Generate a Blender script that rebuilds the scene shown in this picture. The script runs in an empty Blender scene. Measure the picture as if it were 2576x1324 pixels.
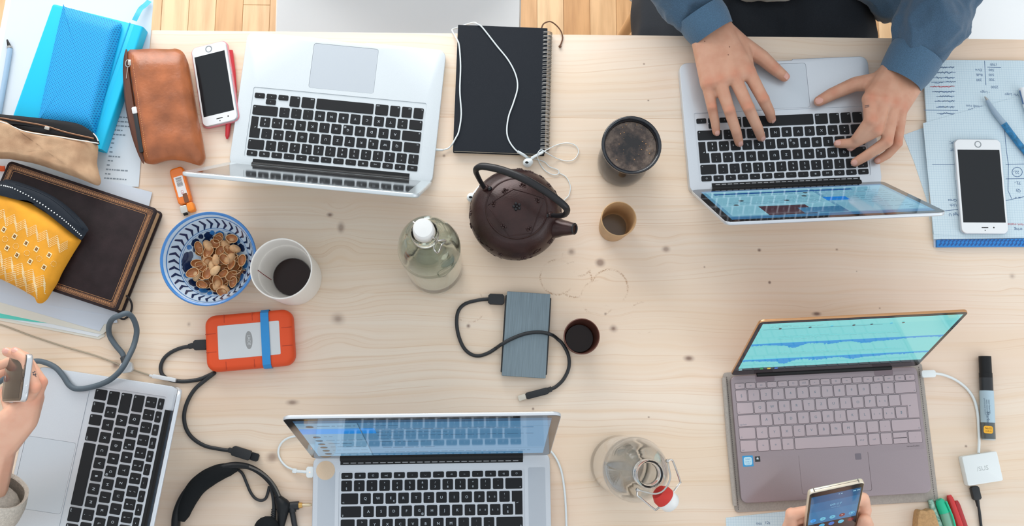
import bpy, bmesh, math, random
from math import sin, cos, pi, radians as RAD
from mathutils import Vector, Matrix, noise
from mathutils.bvhtree import BVHTree
random.seed(11)
scene = bpy.context.scene
COL = scene.collection

# ------------------------------------------------------------------ camera (table top is z = 0, metres)
CAMF, CAMH = 2400.0, 1.496
RC = Matrix.Rotation(.1651, 3, 'X') @ Matrix.Rotation(-.0301, 3, 'Y') @ Matrix.Rotation(.0035, 3, 'Z')
cam_data = bpy.data.cameras.new('camera')
cam_data.sensor_fit = 'HORIZONTAL'; cam_data.sensor_width = 36.0
cam_data.lens = CAMF / 2576 * 36.0
cam_data.clip_start = .05; cam_data.clip_end = 50
cam = bpy.data.objects.new('camera', cam_data)
cam.matrix_world = Matrix.Translation((0, 0, CAMH)) @ RC.to_4x4()
COL.objects.link(cam); scene.camera = cam

# ------------------------------------------------------------------ light
world = bpy.data.worlds.new('world'); scene.world = world; world.use_nodes = True
bg = world.node_tree.nodes['Background']
bg.inputs[0].default_value = (.91, .955, 1.0, 1); bg.inputs[1].default_value = .90
def area(name, loc, target, sx, sy, power, col):
    l = bpy.data.lights.new(name, 'AREA'); l.shape = 'RECTANGLE'; l.size = sx; l.size_y = sy
    l.energy = power; l.color = col
    o = bpy.data.objects.new(name, l); COL.objects.link(o); o.location = loc
    o.rotation_euler = (Vector(target) - Vector(loc)).to_track_quat('-Z', 'Y').to_euler()
    return o
area('window_light', (-.65, 2.6, .98), (-.1, .2, 0), 2.5, 1.5, 68, (1.0, .985, .965))
area('side_window_light', (2.7, -1.2, 1.3), (.4, .1, 0), 1.6, 1.4, 12, (.93, .97, 1.0))
scene.view_settings.view_transform = 'Standard'
scene.view_settings.look = 'None'
scene.view_settings.gamma = 1.0
scene.view_settings.use_curve_mapping = False
scene.view_settings.exposure = 0.16
scene.cycles.max_bounces = 20; scene.cycles.transmission_bounces = 20; scene.cycles.transparent_max_bounces = 16

# ------------------------------------------------------------------ helpers
def at(px, py, z=0.0):
    """point of the place seen at pixel (px, py) of the 2576x1324 frame, at height z over the table"""
    d = RC @ Vector(((px - 1288) / CAMF, -(py - 662) / CAMF, -1.0))
    return Vector((0, 0, CAMH)) + d * ((z - CAMH) / d.z)
def lin(c):
    return tuple(((v / 255) / 12.92 if v / 255 <= .04045 else ((v / 255 + .055) / 1.055) ** 2.4) for v in c[:3])
MATS = {}
def M(name, rgb=(128, 128, 128), rough=.5, metal=0., spec=.5, coat=0., var=None, bump=None, emit=None, sheen=0., sss=0., coatr=.08, coords='Object', aniso=None, rgb2=None):
    if name in MATS: return MATS[name]
    m = bpy.data.materials.new(name); m.use_nodes = True; MATS[name] = m
    nt = m.node_tree; p = nt.nodes['Principled BSDF']; L = nt.links
    base = lin(rgb) + (1,)
    p.inputs['Base Color'].default_value = base
    p.inputs['Roughness'].default_value = rough
    p.inputs['Metallic'].default_value = metal
    p.inputs['Specular IOR Level'].default_value = spec
    p.inputs['Coat Weight'].default_value = coat; p.inputs['Coat Roughness'].default_value = coatr
    if sheen:
        p.inputs['Sheen Weight'].default_value = sheen; p.inputs['Sheen Roughness'].default_value = .5
    if sss:
        p.inputs['Subsurface Weight'].default_value = sss; p.inputs['Subsurface Radius'].default_value = (.004, .0014, .0008)
        p.inputs['Subsurface Scale'].default_value = 1.0
    if emit:
        p.inputs['Emission Color'].default_value = lin(emit[0]) + (1,); p.inputs['Emission Strength'].default_value = emit[1]
    tc = None
    if var or bump:
        tc = nt.nodes.new('ShaderNodeTexCoord'); mp = nt.nodes.new('ShaderNodeMapping'); L.new(tc.outputs[coords], mp.inputs[0])
    if var:   # (noise scale, amount, stretch)
        sc, am, st = var
        mp.inputs['Scale'].default_value = st
        n = nt.nodes.new('ShaderNodeTexNoise'); n.inputs['Scale'].default_value = sc; n.inputs['Detail'].default_value = 5
        L.new(mp.outputs[0], n.inputs['Vector'])
        r = nt.nodes.new('ShaderNodeValToRGB'); r.color_ramp.elements[0].position = .3; r.color_ramp.elements[1].position = .7
        if rgb2: c0, c1 = lin(rgb2), lin(rgb)
        else: c0 = tuple(max(0, x * (1 - am)) for x in base[:3]); c1 = tuple(min(1, x * (1 + am)) for x in base[:3])
        r.color_ramp.elements[0].color = c0 + (1,); r.color_ramp.elements[1].color = c1 + (1,)
        L.new(n.outputs['Fac'], r.inputs[0]); L.new(r.outputs[0], p.inputs['Base Color'])
    if bump:  # (noise scale, strength, distance)
        mb = nt.nodes.new('ShaderNodeMapping'); L.new(tc.outputs[coords], mb.inputs[0])
        if len(bump) > 3: mb.inputs['Scale'].default_value = bump[3]
        n2 = nt.nodes.new('ShaderNodeTexNoise'); n2.inputs['Scale'].default_value = bump[0]; n2.inputs['Detail'].default_value = 4
        L.new(mb.outputs[0], n2.inputs['Vector'])
        b = nt.nodes.new('ShaderNodeBump'); b.inputs['Strength'].default_value = bump[1]; b.inputs['Distance'].default_value = bump[2]
        L.new(n2.outputs['Fac'], b.inputs['Height']); L.new(b.outputs[0], p.inputs['Normal'])
    return m

class G:
    """geometry collector: vertices, faces, material slot per face"""
    def __init__(s): s.v = []; s.f = []; s.m = []
    def add(s, v, f, mi=0):
        o = len(s.v); s.v += [Vector(x) for x in v]; s.f += [tuple(i + o for i in q) for q in f]; s.m += [mi] * len(f); return s
    def merge(s, g, mat=None, mi=None):
        o = len(s.v); s.v += [(mat @ x if mat else x.copy()) for x in g.v]; s.f += [tuple(i + o for i in q) for q in g.f]
        s.m += [(mi if mi is not None else k) for k in g.m]; return s
    def box(s, x0, x1, y0, y1, z0, z1, mi=0):
        return s.add([(x0, y0, z0), (x1, y0, z0), (x1, y1, z0), (x0, y1, z0), (x0, y0, z1), (x1, y0, z1), (x1, y1, z1), (x0, y1, z1)],
                     [(3, 2, 1, 0), (4, 5, 6, 7), (0, 1, 5, 4), (1, 2, 6, 5), (2, 3, 7, 6), (3, 0, 4, 7)], mi)
    def quad(s, a, b, c, d, mi=0): return s.add([a, b, c, d], [(0, 1, 2, 3)], mi)
    def slab(s, out, z0, z1, bev=0., mi=0, bevb=0., steps=2):
        """out: ccw xy outline; z0/z1 scalars; rounded top edge"""
        out = [Vector((p[0], p[1])) for p in out]; n = len(out)
        if sum(out[i].x * out[(i + 1) % n].y - out[(i + 1) % n].x * out[i].y for i in range(n)) < 0: out = out[::-1]
        def inset(d):
            if d == 0: return out
            r = []
            for i in range(n):
                a, b, c = out[i - 1], out[i], out[(i + 1) % n]
                e1 = (b - a).normalized(); e2 = (c - b).normalized()
                n1 = Vector((-e1.y, e1.x)); n2 = Vector((-e2.y, e2.x)); m = (n1 + n2)
                m = m.normalized() if m.length > 1e-6 else n1
                k = max(.35, m.dot(n1)); r.append(b + m * (d / k))
            return r
        rings = []
        if bevb:
            for k in range(steps, 0, -1):
                a = pi / 2 * k / steps; rings.append((inset(bevb * (1 - cos(a))), z0 + bevb * (1 - sin(a))))
            rings.append((out, z0 + bevb))
        else: rings.append((out, z0))
        if bev:
            for k in range(steps + 1):
                a = pi / 2 * k / steps; rings.append((inset(bev * (1 - cos(a))), z1 - bev * (1 - sin(a))))
        else: rings.append((out, z1))
        v = []; f = []
        for o, z in rings: v += [(p.x, p.y, z) for p in o]
        for k in range(len(rings) - 1):
            for i in range(n):
                j = (i + 1) % n; f.append((k * n + i, k * n + j, (k + 1) * n + j, (k + 1) * n + i))
        f.append(tuple(range(n - 1, -1, -1))); f.append(tuple((len(rings) - 1) * n + i for i in range(n)))
        return s.add(v, f, mi)
    def lathe(s, prof, seg=32, mi=0, c=(0, 0, 0), cap0=False, cap1=False):
        v = []; f = []; n = len(prof)
        for k in range(seg):
            a = 2 * pi * k / seg
            for r, z in prof: v.append((c[0] + r * cos(a), c[1] + r * sin(a), c[2] + z))
        for k in range(seg):
            k2 = (k + 1) % seg
            for i in range(n - 1): f.append((k * n + i, k2 * n + i, k2 * n + i + 1, k * n + i + 1))
        if cap0: f.append(tuple(k * n for k in range(seg - 1, -1, -1)))
        if cap1: f.append(tuple(k * n + n - 1 for k in range(seg)))
        return s.add(v, f, mi)
    def tube(s, pts, r, seg=8, mi=0, smooth=4, closed=False, flat=None, capr=True):
        """swept tube through points; r number or list per point"""
        pts = [Vector(p) for p in pts]; rr = list(r) if isinstance(r, (list, tuple)) else [r] * len(pts)
        if smooth > 1: pts, rr = spline(pts, rr, smooth, closed)
        n = len(pts); v = []; f = []; up = None
        for i in range(n):
            a = pts[(i - 1) % n] if (closed or i > 0) else pts[i]; b = pts[(i + 1) % n] if (closed or i < n - 1) else pts[i]
            t = (b - a); t = t.normalized() if t.length > 1e-9 else Vector((1, 0, 0))
            if up is None: up = Vector((0, 0, 1)) if abs(t.z) < .9 else Vector((0, 1, 0))
            x = t.cross(up)
            x = x.normalized() if x.length > 1e-6 else Vector((1, 0, 0))
            y = x.cross(t).normalized(); up = y
            fx, fy = flat or (1, 1)
            for k in range(seg):
                an = 2 * pi * k / seg; v.append(pts[i] + (x * cos(an) * fx + y * sin(an) * fy) * rr[i])
        m = n if closed else n - 1
        for i in range(m):
            j = (i + 1) % n
            for k in range(seg):
                k2 = (k + 1) % seg; f.append((i * seg + k, i * seg + k2, j * seg + k2, j * seg + k))
        if not closed:
            f.append(tuple(range(seg - 1, -1, -1))); f.append(tuple((n - 1) * seg + k for k in range(seg)))
        return s.add(v, f, mi)
    def ball(s, c, r, seg=10, mi=0, sc=(1, 1, 1)):
        v = []; f = []; n = seg // 2
        c = Vector(c); v.append(c + Vector((0, 0, r * sc[2])))
        for i in range(1, n):
            t = pi * i / n
            for k in range(seg):
                a = 2 * pi * k / seg; v.append(c + Vector((r * sin(t) * cos(a) * sc[0], r * sin(t) * sin(a) * sc[1], r * cos(t) * sc[2])))
        v.append(c - Vector((0, 0, r * sc[2])))
        for k in range(seg): f.append((0, 1 + k, 1 + (k + 1) % seg))
        for i in range(n - 2):
            for k in range(seg):
                a = 1 + i * seg + k; b = 1 + i * seg + (k + 1) % seg; f.append((a, a + seg, b + seg, b))
        e = len(v) - 1; o = 1 + (n - 2) * seg
        for k in range(seg): f.append((o + k, e, o + (k + 1) % seg))
        return s.add(v, f, mi)
    def text(s, body, size, x=0, y=0, z=0, mi=0, mat=None, align='CENTER'):
        v, f = glyphs(body, align)
        T = Matrix.Translation((x, y, z)) @ Matrix.Scale(size, 4)
        if mat: T = mat @ T
        return s.add([T @ p for p in v], f, mi)
GL = {}
def glyphs(body, align='CENTER'):
    k = (body, align)
    if k not in GL:
        cu = bpy.data.curves.new('lettering', 'FONT'); cu.body = body; cu.size = 1; cu.resolution_u = 2
        cu.align_x = align; cu.align_y = 'CENTER'
        ob = bpy.data.objects.new('lettering', cu); me = bpy.data.meshes.new_from_object(ob)
        GL[k] = ([v.co.copy() for v in me.vertices], [tuple(p.vertices) for p in me.polygons])
        bpy.data.objects.remove(ob); bpy.data.meshes.remove(me); bpy.data.curves.remove(cu)
    return GL[k]
def spline(pts, rr, k, closed=False):
    n = len(pts); op = []; orr = []
    rng = n if closed else n - 1
    for i in range(rng):
        p0 = pts[(i - 1) % n] if (closed or i > 0) else pts[i] * 2 - pts[i + 1]
        p1 = pts[i]; p2 = pts[(i + 1) % n]
        p3 = pts[(i + 2) % n] if (closed or i + 2 < n) else p2 * 2 - p1
        for j in range(k):
            t = j / k
            op.append(.5 * ((2 * p1) + (p2 - p0) * t + (2 * p0 - 5 * p1 + 4 * p2 - p3) * t * t + (3 * p1 - p0 - 3 * p2 + p3) * t ** 3))
            orr.append(rr[i] * (1 - t) + rr[(i + 1) % n] * t)
    if not closed: op.append(pts[-1]); orr.append(rr[-1])
    return op, orr
def rrect(w, d, r, seg=4, cx=0, cy=0):
    o = []
    for (sx, sy, a0) in ((1, 1, 0), (-1, 1, 90), (-1, -1, 180), (1, -1, 270)):
        for k in range(seg + 1):
            a = RAD(a0 + 90 * k / seg); o.append((cx + sx * (w / 2 - r) + r * cos(a), cy + sy * (d / 2 - r) + r * sin(a)))
    return o
def circle(r, n=24, cx=0, cy=0): return [(cx + r * cos(2 * pi * k / n), cy + r * sin(2 * pi * k / n)) for k in range(n)]
def pxo(pts, z): return [at(x, y, z) for x, y in pts]
def smooth_outline(pts, k=5):
    v = [Vector((p[0], p[1], 0)) for p in pts]; o, _ = spline(v, [1] * len(v), k, True); return o

WM = {}
def tag(o, label, cat, group=None):
    o['label'] = label; o['category'] = cat
    if group: o['group'] = group
    return o
def thing(name, label, cat, loc=(0, 0, 0), rot=0.0, group=None, mat=None):
    o = bpy.data.objects.new(name, None); o.empty_display_size = .02; COL.objects.link(o)
    mt = mat if mat is not None else Matrix.Translation(loc) @ Matrix.Rotation(rot, 4, 'Z')
    o.matrix_world = mt; WM[o.name] = mt.copy()
    return tag(o, label, cat, group)
def mesh_data(name, g, mats, smooth=True, angle=40):
    me = bpy.data.meshes.new(name); me.from_pydata([tuple(v) for v in g.v], [], g.f)
    if not isinstance(mats, (list, tuple)): mats = [mats]
    for m in mats: me.materials.append(m)
    me.polygons.foreach_set('material_index', g.m)
    if smooth:
        me.polygons.foreach_set('use_smooth', [True] * len(g.f))
        me.set_sharp_from_angle(angle=RAD(angle))
    me.update(); return me
def part(name, g, mats, parent, smooth=True, world=False, label=None, angle=40, local=None, kind=None):
    """a mesh under its thing (or part). world=True: the vertices are in world space. local: matrix within the parent"""
    if world:
        inv = WM[parent.name].inverted(); g2 = G(); g2.merge(g, inv); g = g2
    o = bpy.data.objects.new(name, mesh_data(name, g, mats, smooth, angle)); COL.objects.link(o); o.parent = parent
    if local is not None: o.matrix_local = local
    WM[o.name] = WM[parent.name] @ (local if local is not None else Matrix.Identity(4))
    if label: o['label'] = label
    if kind: o['kind'] = kind
    return o
def solo(name, g, mats, label, cat, group=None, smooth=True, angle=40, kind=None):
    """a thing that is one mesh, its vertices in world space; origin set at its base"""
    xs = [v.x for v in g.v]; ys = [v.y for v in g.v]; zs = [v.z for v in g.v]
    c = Vector(((min(xs) + max(xs)) / 2, (min(ys) + max(ys)) / 2, min(zs)))
    g2 = G(); g2.merge(g, Matrix.Translation(-c))
    o = bpy.data.objects.new(name, mesh_data(name, g2, mats, smooth, angle)); COL.objects.link(o); o.location = c
    WM[o.name] = Matrix.Translation(c)
    if kind: o['kind'] = kind
    return tag(o, label, cat, group) if label else o
def copy_tree(o, parent=None):
    c = o.copy(); COL.objects.link(c); c.parent = parent
    for ch in o.children: copy_tree(ch, c)
    return c
def frame_px(o, xdir, z):
    """matrix with origin o, x axis along xdir (in plan)"""
    a = math.atan2(xdir.y, xdir.x); return Matrix.Translation((o.x, o.y, z)) @ Matrix.Rotation(a, 4, 'Z')
def bvh_of(g): return BVHTree.FromPolygons([tuple(v) for v in g.v], g.f)
def drop(b, x, y, dflt=0.0):
    h = b.ray_cast(Vector((x, y, 2)), Vector((0, 0, -1)))
    return h[0].z if h[0] is not None else dflt
def pillow(out, z0, h, n=9, flat=.5, rim=.25, wob=.0, ws=30., hf=None, seed=0, bottom=True):
    """soft body over an outline (world xy points): rises from the seam at mid height to the crown"""
    g = G(); m = len(out); c = Vector((sum(p[0] for p in out) / m, sum(p[1] for p in out) / m, 0)); v = []
    zs = z0 + h * rim
    for k in range(n + 1):
        s = 1 - k / (n + .0) * .96
        u = 1 - s
        zz = zs + (h - h * rim) * min(1, 1 - (1 - min(1, u / flat)) ** 2.2)
        for p in out:
            x = c.x + (p[0] - c.x) * s; y = c.y + (p[1] - c.y) * s; z = zz
            if hf: z = zs + (z - zs) * hf(x, y)
            if wob and k > 0: z += wob * noise.noise(Vector((x * ws, y * ws, seed))) * min(1, k / 2)
            v.append((x, y, z))
    f = []
    for k in range(n):
        for i in range(m):
            j = (i + 1) % m; f.append((k * m + i, k * m + j, (k + 1) * m + j, (k + 1) * m + i))
    f.append(tuple(n * m + i for i in range(m)))
    if bottom:
        o = len(v)
        for s, z in ((.97, zs - h * rim * .5), (.9, z0)):
            v += [(c.x + (p[0] - c.x) * s, c.y + (p[1] - c.y) * s, z) for p in out]
        for i in range(m):
            j = (i + 1) % m; f.append((i, o + i, o + j, j)); f.append((o + i, o + m + i, o + m + j, o + j))
        f.append(tuple(o + m + i for i in range(m - 1, -1, -1)))
    area2 = sum(out[i][0] * out[(i + 1) % m][1] - out[(i + 1) % m][0] * out[i][1] for i in range(m))
    if area2 < 0: f = [q[::-1] for q in f]
    return g.add(v, f)
def ribbon(g, pts, w, z=None, mi=0, b=None, off=.0003, up=None):
    """flat strip along points; draped on bvh b when given"""
    pts = [Vector(p) for p in pts]; n = len(pts); v = []; f = []
    for i in range(n):
        t = (pts[min(i + 1, n - 1)] - pts[max(i - 1, 0)]); t.z = 0; t = t.normalized() if t.length else Vector((1, 0, 0)); s = Vector((-t.y, t.x, 0)) * w / 2
        for q in (pts[i] + s, pts[i] - s):
            q = q.copy()
            if b is not None: q.z = drop(b, q.x, q.y, q.z) + off
            elif z is not None: q.z = z
            v.append(q)
    for i in range(n - 1): f.append((2 * i, 2 * i + 1, 2 * i + 3, 2 * i + 2))
    return g.add(v, f, mi)
def hull_g(g, sph, sub=1):
    """convex hull of spheres [(centre, radius), ...]"""
    bm = bmesh.new()
    for c, r in sph:
        bmesh.ops.create_icosphere(bm, subdivisions=2, radius=r, matrix=Matrix.Translation(c))
    bm.faces.ensure_lookup_table()
    bmesh.ops.delete(bm, geom=list(bm.edges) + list(bm.faces), context='EDGES_FACES')
    res = bmesh.ops.convex_hull(bm, input=list(bm.verts))
    keep = [f for f in bm.faces]
    bm.verts.index_update()
    g.add([v.co.copy() for v in bm.verts], [tuple(v.index for v in f.verts) for f in keep])
    bm.free(); return g
def chain(g, pts):
    for a, b in zip(pts[:-1], pts[1:]): hull_g(g, [a, b])
def fuse(g, voxel, smooth=6, fac=.5):
    """merge overlapping volumes into one continuous surface"""
    me = bpy.data.meshes.new('fuse'); me.from_pydata([tuple(v) for v in g.v], [], g.f)
    ob = bpy.data.objects.new('fuse', me); COL.objects.link(ob)
    r = ob.modifiers.new('r', 'REMESH'); r.mode = 'VOXEL'; r.voxel_size = voxel; r.adaptivity = 0
    s = ob.modifiers.new('s', 'SMOOTH'); s.iterations = smooth; s.factor = fac
    dg = bpy.context.evaluated_depsgraph_get(); dg.update()
    m2 = bpy.data.meshes.new_from_object(ob.evaluated_get(dg))
    out = G(); out.add([v.co.copy() for v in m2.vertices], [tuple(p.vertices) for p in m2.polygons])
    bpy.data.objects.remove(ob); bpy.data.meshes.remove(me); bpy.data.meshes.remove(m2)
    return out
# ------------------------------------------------------------------ pine wood of the table
FLOOR_Z = -.74
KNOTS = [(830, 541, 13, 9, .75), (858, 574, 14, 24, .5), (1437, 633, 15, 13, .5), (1510, 661, 15, 13, .6), (1675, 627, 15, 12, .5),
         (1543, 827, 17, 15, .8), (1733, 902, 20, 11, .8), (850, 803, 27, 22, .5), (1178, 820, 8, 8, .7), (735, 1013, 21, 9, .6),
         (685, 1150, 22, 18, .5), (2055, 790, 17, 8, .9), (1910, 630, 7, 6, .8), (2105, 628, 6, 5, .6), (1772, 672, 5, 5, .6), (1936, 711, 5, 5, .8),
         (2213, 776, 5, 5, .6), (2155, 683, 4, 4, .5), (1620, 161, 5, 4, .8), (1631, 253, 5, 4, .9), (1117, 392, 6, 6, .6), (475, 816, 9, 10, .4),
         (291, 919, 14, 16, .6), (2546, 695, 14, 12, .35), (2430, 1123, 6, 5, .7), (1341, 1029, 5, 5, .7), (1632, 1050, 4, 3, .6), (1523, 790, 5, 5, .5)]
RINGS = [(1402, 698, 43), (1445, 704, 43), (1505, 750, 43), (1534, 724, 45), (1618, 800, 38), (1452, 655, 40), (1180, 770, 40)]
def pine():
    m = bpy.data.materials.new('pine'); m.use_nodes = True; nt = m.node_tree; L = nt.links; N = nt.nodes.new
    p = nt.nodes['Principled BSDF']
    def math_(op, a, b=None, c=None):
        n = N('ShaderNodeMath'); n.operation = op
        for i, x in enumerate((a, b, c)):
            if x is None: continue
            if isinstance(x, (int, float)): n.inputs[i].default_value = x
            else: L.new(x, n.inputs[i])
        return n.outputs[0]
    def vec(op, a, b):
        n = N('ShaderNodeVectorMath'); n.operation = op
        for i, x in enumerate((a, b)):
            if isinstance(x, (tuple, list, Vector)): n.inputs[i].default_value = tuple(x)
            else: L.new(x, n.inputs[i])
        return n.outputs['Value'] if op == 'LENGTH' else n.outputs[0]
    def ss(x, a, b):
        n = N('ShaderNodeMapRange'); n.interpolation_type = 'SMOOTHSTEP'; L.new(x, n.inputs[0])
        n.inputs[1].default_value = a; n.inputs[2].default_value = b; n.inputs[3].default_value = 1; n.inputs[4].default_value = 0
        return n.outputs[0]
    def nz(v, scale, detail=3, rough=.5):
        n = N('ShaderNodeTexNoise'); n.inputs['Scale'].default_value = scale; n.inputs['Detail'].default_value = detail; n.inputs['Roughness'].default_value = rough
        L.new(v, n.inputs['Vector']); return n.outputs['Fac']
    def mixc(fac, a, b):
        n = N('ShaderNodeMix'); n.data_type = 'RGBA'
        if isinstance(fac, (int, float)): n.inputs[0].default_value = fac
        else: L.new(fac, n.inputs[0])
        for i, x in ((6, a), (7, b)):
            if isinstance(x, tuple): n.inputs[i].default_value = x + (1,)
            else: L.new(x, n.inputs[i])
        return n.outputs[2]
    geo = N('ShaderNodeNewGeometry'); oi = N('ShaderNodeObjectInfo')
    pos = geo.outputs['Position']; rnd = oi.outputs['Random']
    flat = vec('MULTIPLY', pos, (1, 1, 0))
    wob = nz(vec('MULTIPLY', flat, (9, 30, 0)), 1.0, 2)
    dark = None; disp = None; core = None
    for (x, y, rx, ry, s) in KNOTS:
        c = at(x, y); dv = vec('MULTIPLY', vec('SUBTRACT', flat, (c.x, c.y, 0)), (1580 / rx, 1530 / ry, 0))
        d = math_('ADD', vec('LENGTH', dv, (0, 0, 0)), math_('MULTIPLY', math_('SUBTRACT', wob, .5), 1.2))
        k = math_('MULTIPLY', ss(d, .15, .95), s)
        dark = k if dark is None else math_('MAXIMUM', dark, k)
        k2 = math_('MULTIPLY', ss(d, .05, .5), s)
        core = k2 if core is None else math_('MAXIMUM', core, k2)
        if rx > 12:
            sep = N('ShaderNodeSeparateXYZ'); L.new(dv, sep.inputs[0])
            q = math_('MULTIPLY', math_('MULTIPLY', sep.outputs[1], ss(d, .2, 4.5)), ry / 1530 * .55)
            disp = q if disp is None else math_('ADD', disp, q)
    ring = None
    rmask = nz(flat, 24., 3)
    for (x, y, r) in RINGS:
        c = at(x, y); d = vec('LENGTH', vec('MULTIPLY', vec('SUBTRACT', flat, (c.x, c.y, 0)), (1580 / r, 1540 / r, 0)), (0, 0, 0))
        k = ss(math_('ABSOLUTE', math_('SUBTRACT', d, 1.0)), .0, .09)
        ring = k if ring is None else math_('MAXIMUM', ring, k)
    ring = math_('MULTIPLY', math_('MULTIPLY', ring, ss(rmask, .66, .50)), ss(nz(flat, 420., 2), .58, .40))
    # grain lines run along x, bend round the knots
    sep = N('ShaderNodeSeparateXYZ'); L.new(flat, sep.inputs[0])
    low = nz(vec('MULTIPLY', flat, (2.2, 5, 0)), 1.0, 2)
    yy = math_('ADD', math_('ADD', sep.outputs[1], math_('MULTIPLY', math_('SUBTRACT', low, .5), .07)), disp)
    yy = math_('ADD', yy, math_('MULTIPLY', rnd, 3.7))
    cmb = N('ShaderNodeCombineXYZ'); L.new(math_('MULTIPLY', sep.outputs[0], .55), cmb.inputs[0]); L.new(math_('MULTIPLY', yy, 95.), cmb.inputs[1])
    g1 = nz(cmb.outputs[0], 1.0, 3, .55)
    cmb2 = N('ShaderNodeCombineXYZ'); L.new(math_('MULTIPLY', sep.outputs[0], 1.4), cmb2.inputs[0]); L.new(math_('MULTIPLY', yy, 340.), cmb2.inputs[1])
    g2 = nz(cmb2.outputs[0], 1.0, 2, .5)
    tone = nz(vec('MULTIPLY', flat, (1.1, 7, 0)), 1.0, 3)
    tone2 = nz(vec('ADD', vec('MULTIPLY', flat, (2.5, 4.5, 0)), (7, 3, 0)), 1.0, 2)
    r = N('ShaderNodeValToRGB'); e = r.color_ramp.elements
    e[0].position = .28; e[0].color = lin((230, 207, 182)) + (1,); e[1].position = .62; e[1].color = lin((238, 224, 208)) + (1,)
    x = r.color_ramp.elements.new(.42); x.color = lin((236, 219, 201)) + (1,)
    L.new(g1, r.inputs[0])
    c = r.outputs[0]
    c = mixc(math_('MULTIPLY', ss(tone, .62, .40), .40), c, lin((232, 206, 176)))
    c = mixc(math_('MULTIPLY', ss(tone2, .66, .44), .25), c, lin((238, 206, 188)))
    c = mixc(math_('MULTIPLY', ss(g2, .30, .44), .30), c, lin((208, 170, 134)))
    c = mixc(math_('MULTIPLY', ring, .75), c, lin((170, 130, 98)))
    c = mixc(math_('MULTIPLY', dark, .80), c, lin((132, 106, 96)))
    c = mixc(math_('MULTIPLY', core, .7), c, lin((104, 78, 68)))
    bright = math_('ADD', .96, math_('MULTIPLY', rnd, .05))
    hs = N('ShaderNodeHueSaturation'); L.new(c, hs.inputs['Color']); L.new(bright, hs.inputs['Value']); hs.inputs['Saturation'].default_value = 1.12
    L.new(hs.outputs[0], p.inputs['Base Color'])
    p.inputs['Roughness'].default_value = .42; p.inputs['Specular IOR Level'].default_value = .4
    b = N('ShaderNodeBump'); b.inputs['Strength'].default_value = .12; b.inputs['Distance'].default_value = .0006
    L.new(math_('ADD', g1, math_('MULTIPLY', g2, .5)), b.inputs['Height']); L.new(b.outputs[0], p.inputs['Normal'])
    MATS['pine'] = m; return m
PINE = pine()

# ------------------------------------------------------------------ floor
def floor_mat():
    m = bpy.data.materials.new('parquet'); m.use_nodes = True; nt = m.node_tree; L = nt.links; p = nt.nodes['Principled BSDF']
    g = nt.nodes.new('ShaderNodeNewGeometry'); mp = nt.nodes.new('ShaderNodeMapping'); mp.inputs['Rotation'].default_value = (0, 0, RAD(90)); L.new(g.outputs['Position'], mp.inputs[0])
    b = nt.nodes.new('ShaderNodeTexBrick'); L.new(mp.outputs[0], b.inputs['Vector']); b.inputs['Scale'].default_value = 1
    b.inputs['Color1'].default_value = lin((214, 168, 118)) + (1,); b.inputs['Color2'].default_value = lin((240, 208, 164)) + (1,); b.inputs['Mortar'].default_value = lin((150, 108, 70)) + (1,)
    b.inputs['Mortar Size'].default_value = .0008; b.inputs['Brick Width'].default_value = .34; b.inputs['Row Height'].default_value = .066; b.offset = .37
    L.new(b.outputs['Color'], p.inputs['Base Color']); p.inputs['Roughness'].default_value = .4
    MATS['parquet'] = m; return m
FLOORM = floor_mat()
def plank_mat():
    m = bpy.data.materials.new('parquet_strip'); m.use_nodes = True; nt = m.node_tree; L = nt.links; p = nt.nodes['Principled BSDF']
    oi = nt.nodes.new('ShaderNodeObjectInfo'); r = nt.nodes.new('ShaderNodeValToRGB')
    r.color_ramp.elements[0].color = lin((216, 170, 120)) + (1,); r.color_ramp.elements[1].color = lin((242, 212, 170)) + (1,)
    L.new(oi.outputs['Random'], r.inputs[0])
    g = nt.nodes.new('ShaderNodeNewGeometry'); mp = nt.nodes.new('ShaderNodeMapping'); mp.inputs['Scale'].default_value = (55, 5, 1); L.new(g.outputs['Position'], mp.inputs[0])
    n = nt.nodes.new('ShaderNodeTexNoise'); n.inputs['Scale'].default_value = 1; n.inputs['Detail'].default_value = 4; L.new(mp.outputs[0], n.inputs['Vector'])
    mx = nt.nodes.new('ShaderNodeMix'); mx.data_type = 'RGBA'; mx.blend_type = 'MULTIPLY'; mx.inputs[0].default_value = .45
    r2 = nt.nodes.new('ShaderNodeValToRGB'); r2.color_ramp.elements[0].position = .35; r2.color_ramp.elements[0].color = (.55, .45, .35, 1); r2.color_ramp.elements[1].position = .6
    L.new(n.outputs['Fac'], r2.inputs[0]); L.new(r.outputs[0], mx.inputs[6]); L.new(r2.outputs[0], mx.inputs[7]); L.new(mx.outputs[2], p.inputs['Base Color'])
    p.inputs['Roughness'].default_value = .38
    return m
PLANKM = plank_mat()
g = G().box(-4, 4, -4, 4.4, FLOOR_Z - .03, FLOOR_Z - .0025)
floor = bpy.data.objects.new('floor', mesh_data('floor', g, FLOORM, False)); COL.objects.link(floor); floor['kind'] = 'structure'; WM['floor'] = Matrix.Identity(4)
plank_cache = {}
px0 = -1.65
for i in range(52):
    y = .58 - random.random() * .3
    while y < 1.32:
        ln = random.choice((.24, .3, .36, .44))
        if ln not in plank_cache:
            plank_cache[ln] = mesh_data('plank', G().slab([(0, 0), (.0652, 0), (.0652, ln - .0008), (0, ln - .0008)], -.0025, 0, .0006, steps=1), PLANKM, False)
        o = bpy.data.objects.new('plank', plank_cache[ln]); COL.objects.link(o); o.parent = floor; o.location = (px0 + i * .066, y, FLOOR_Z)
        y += ln

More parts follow.
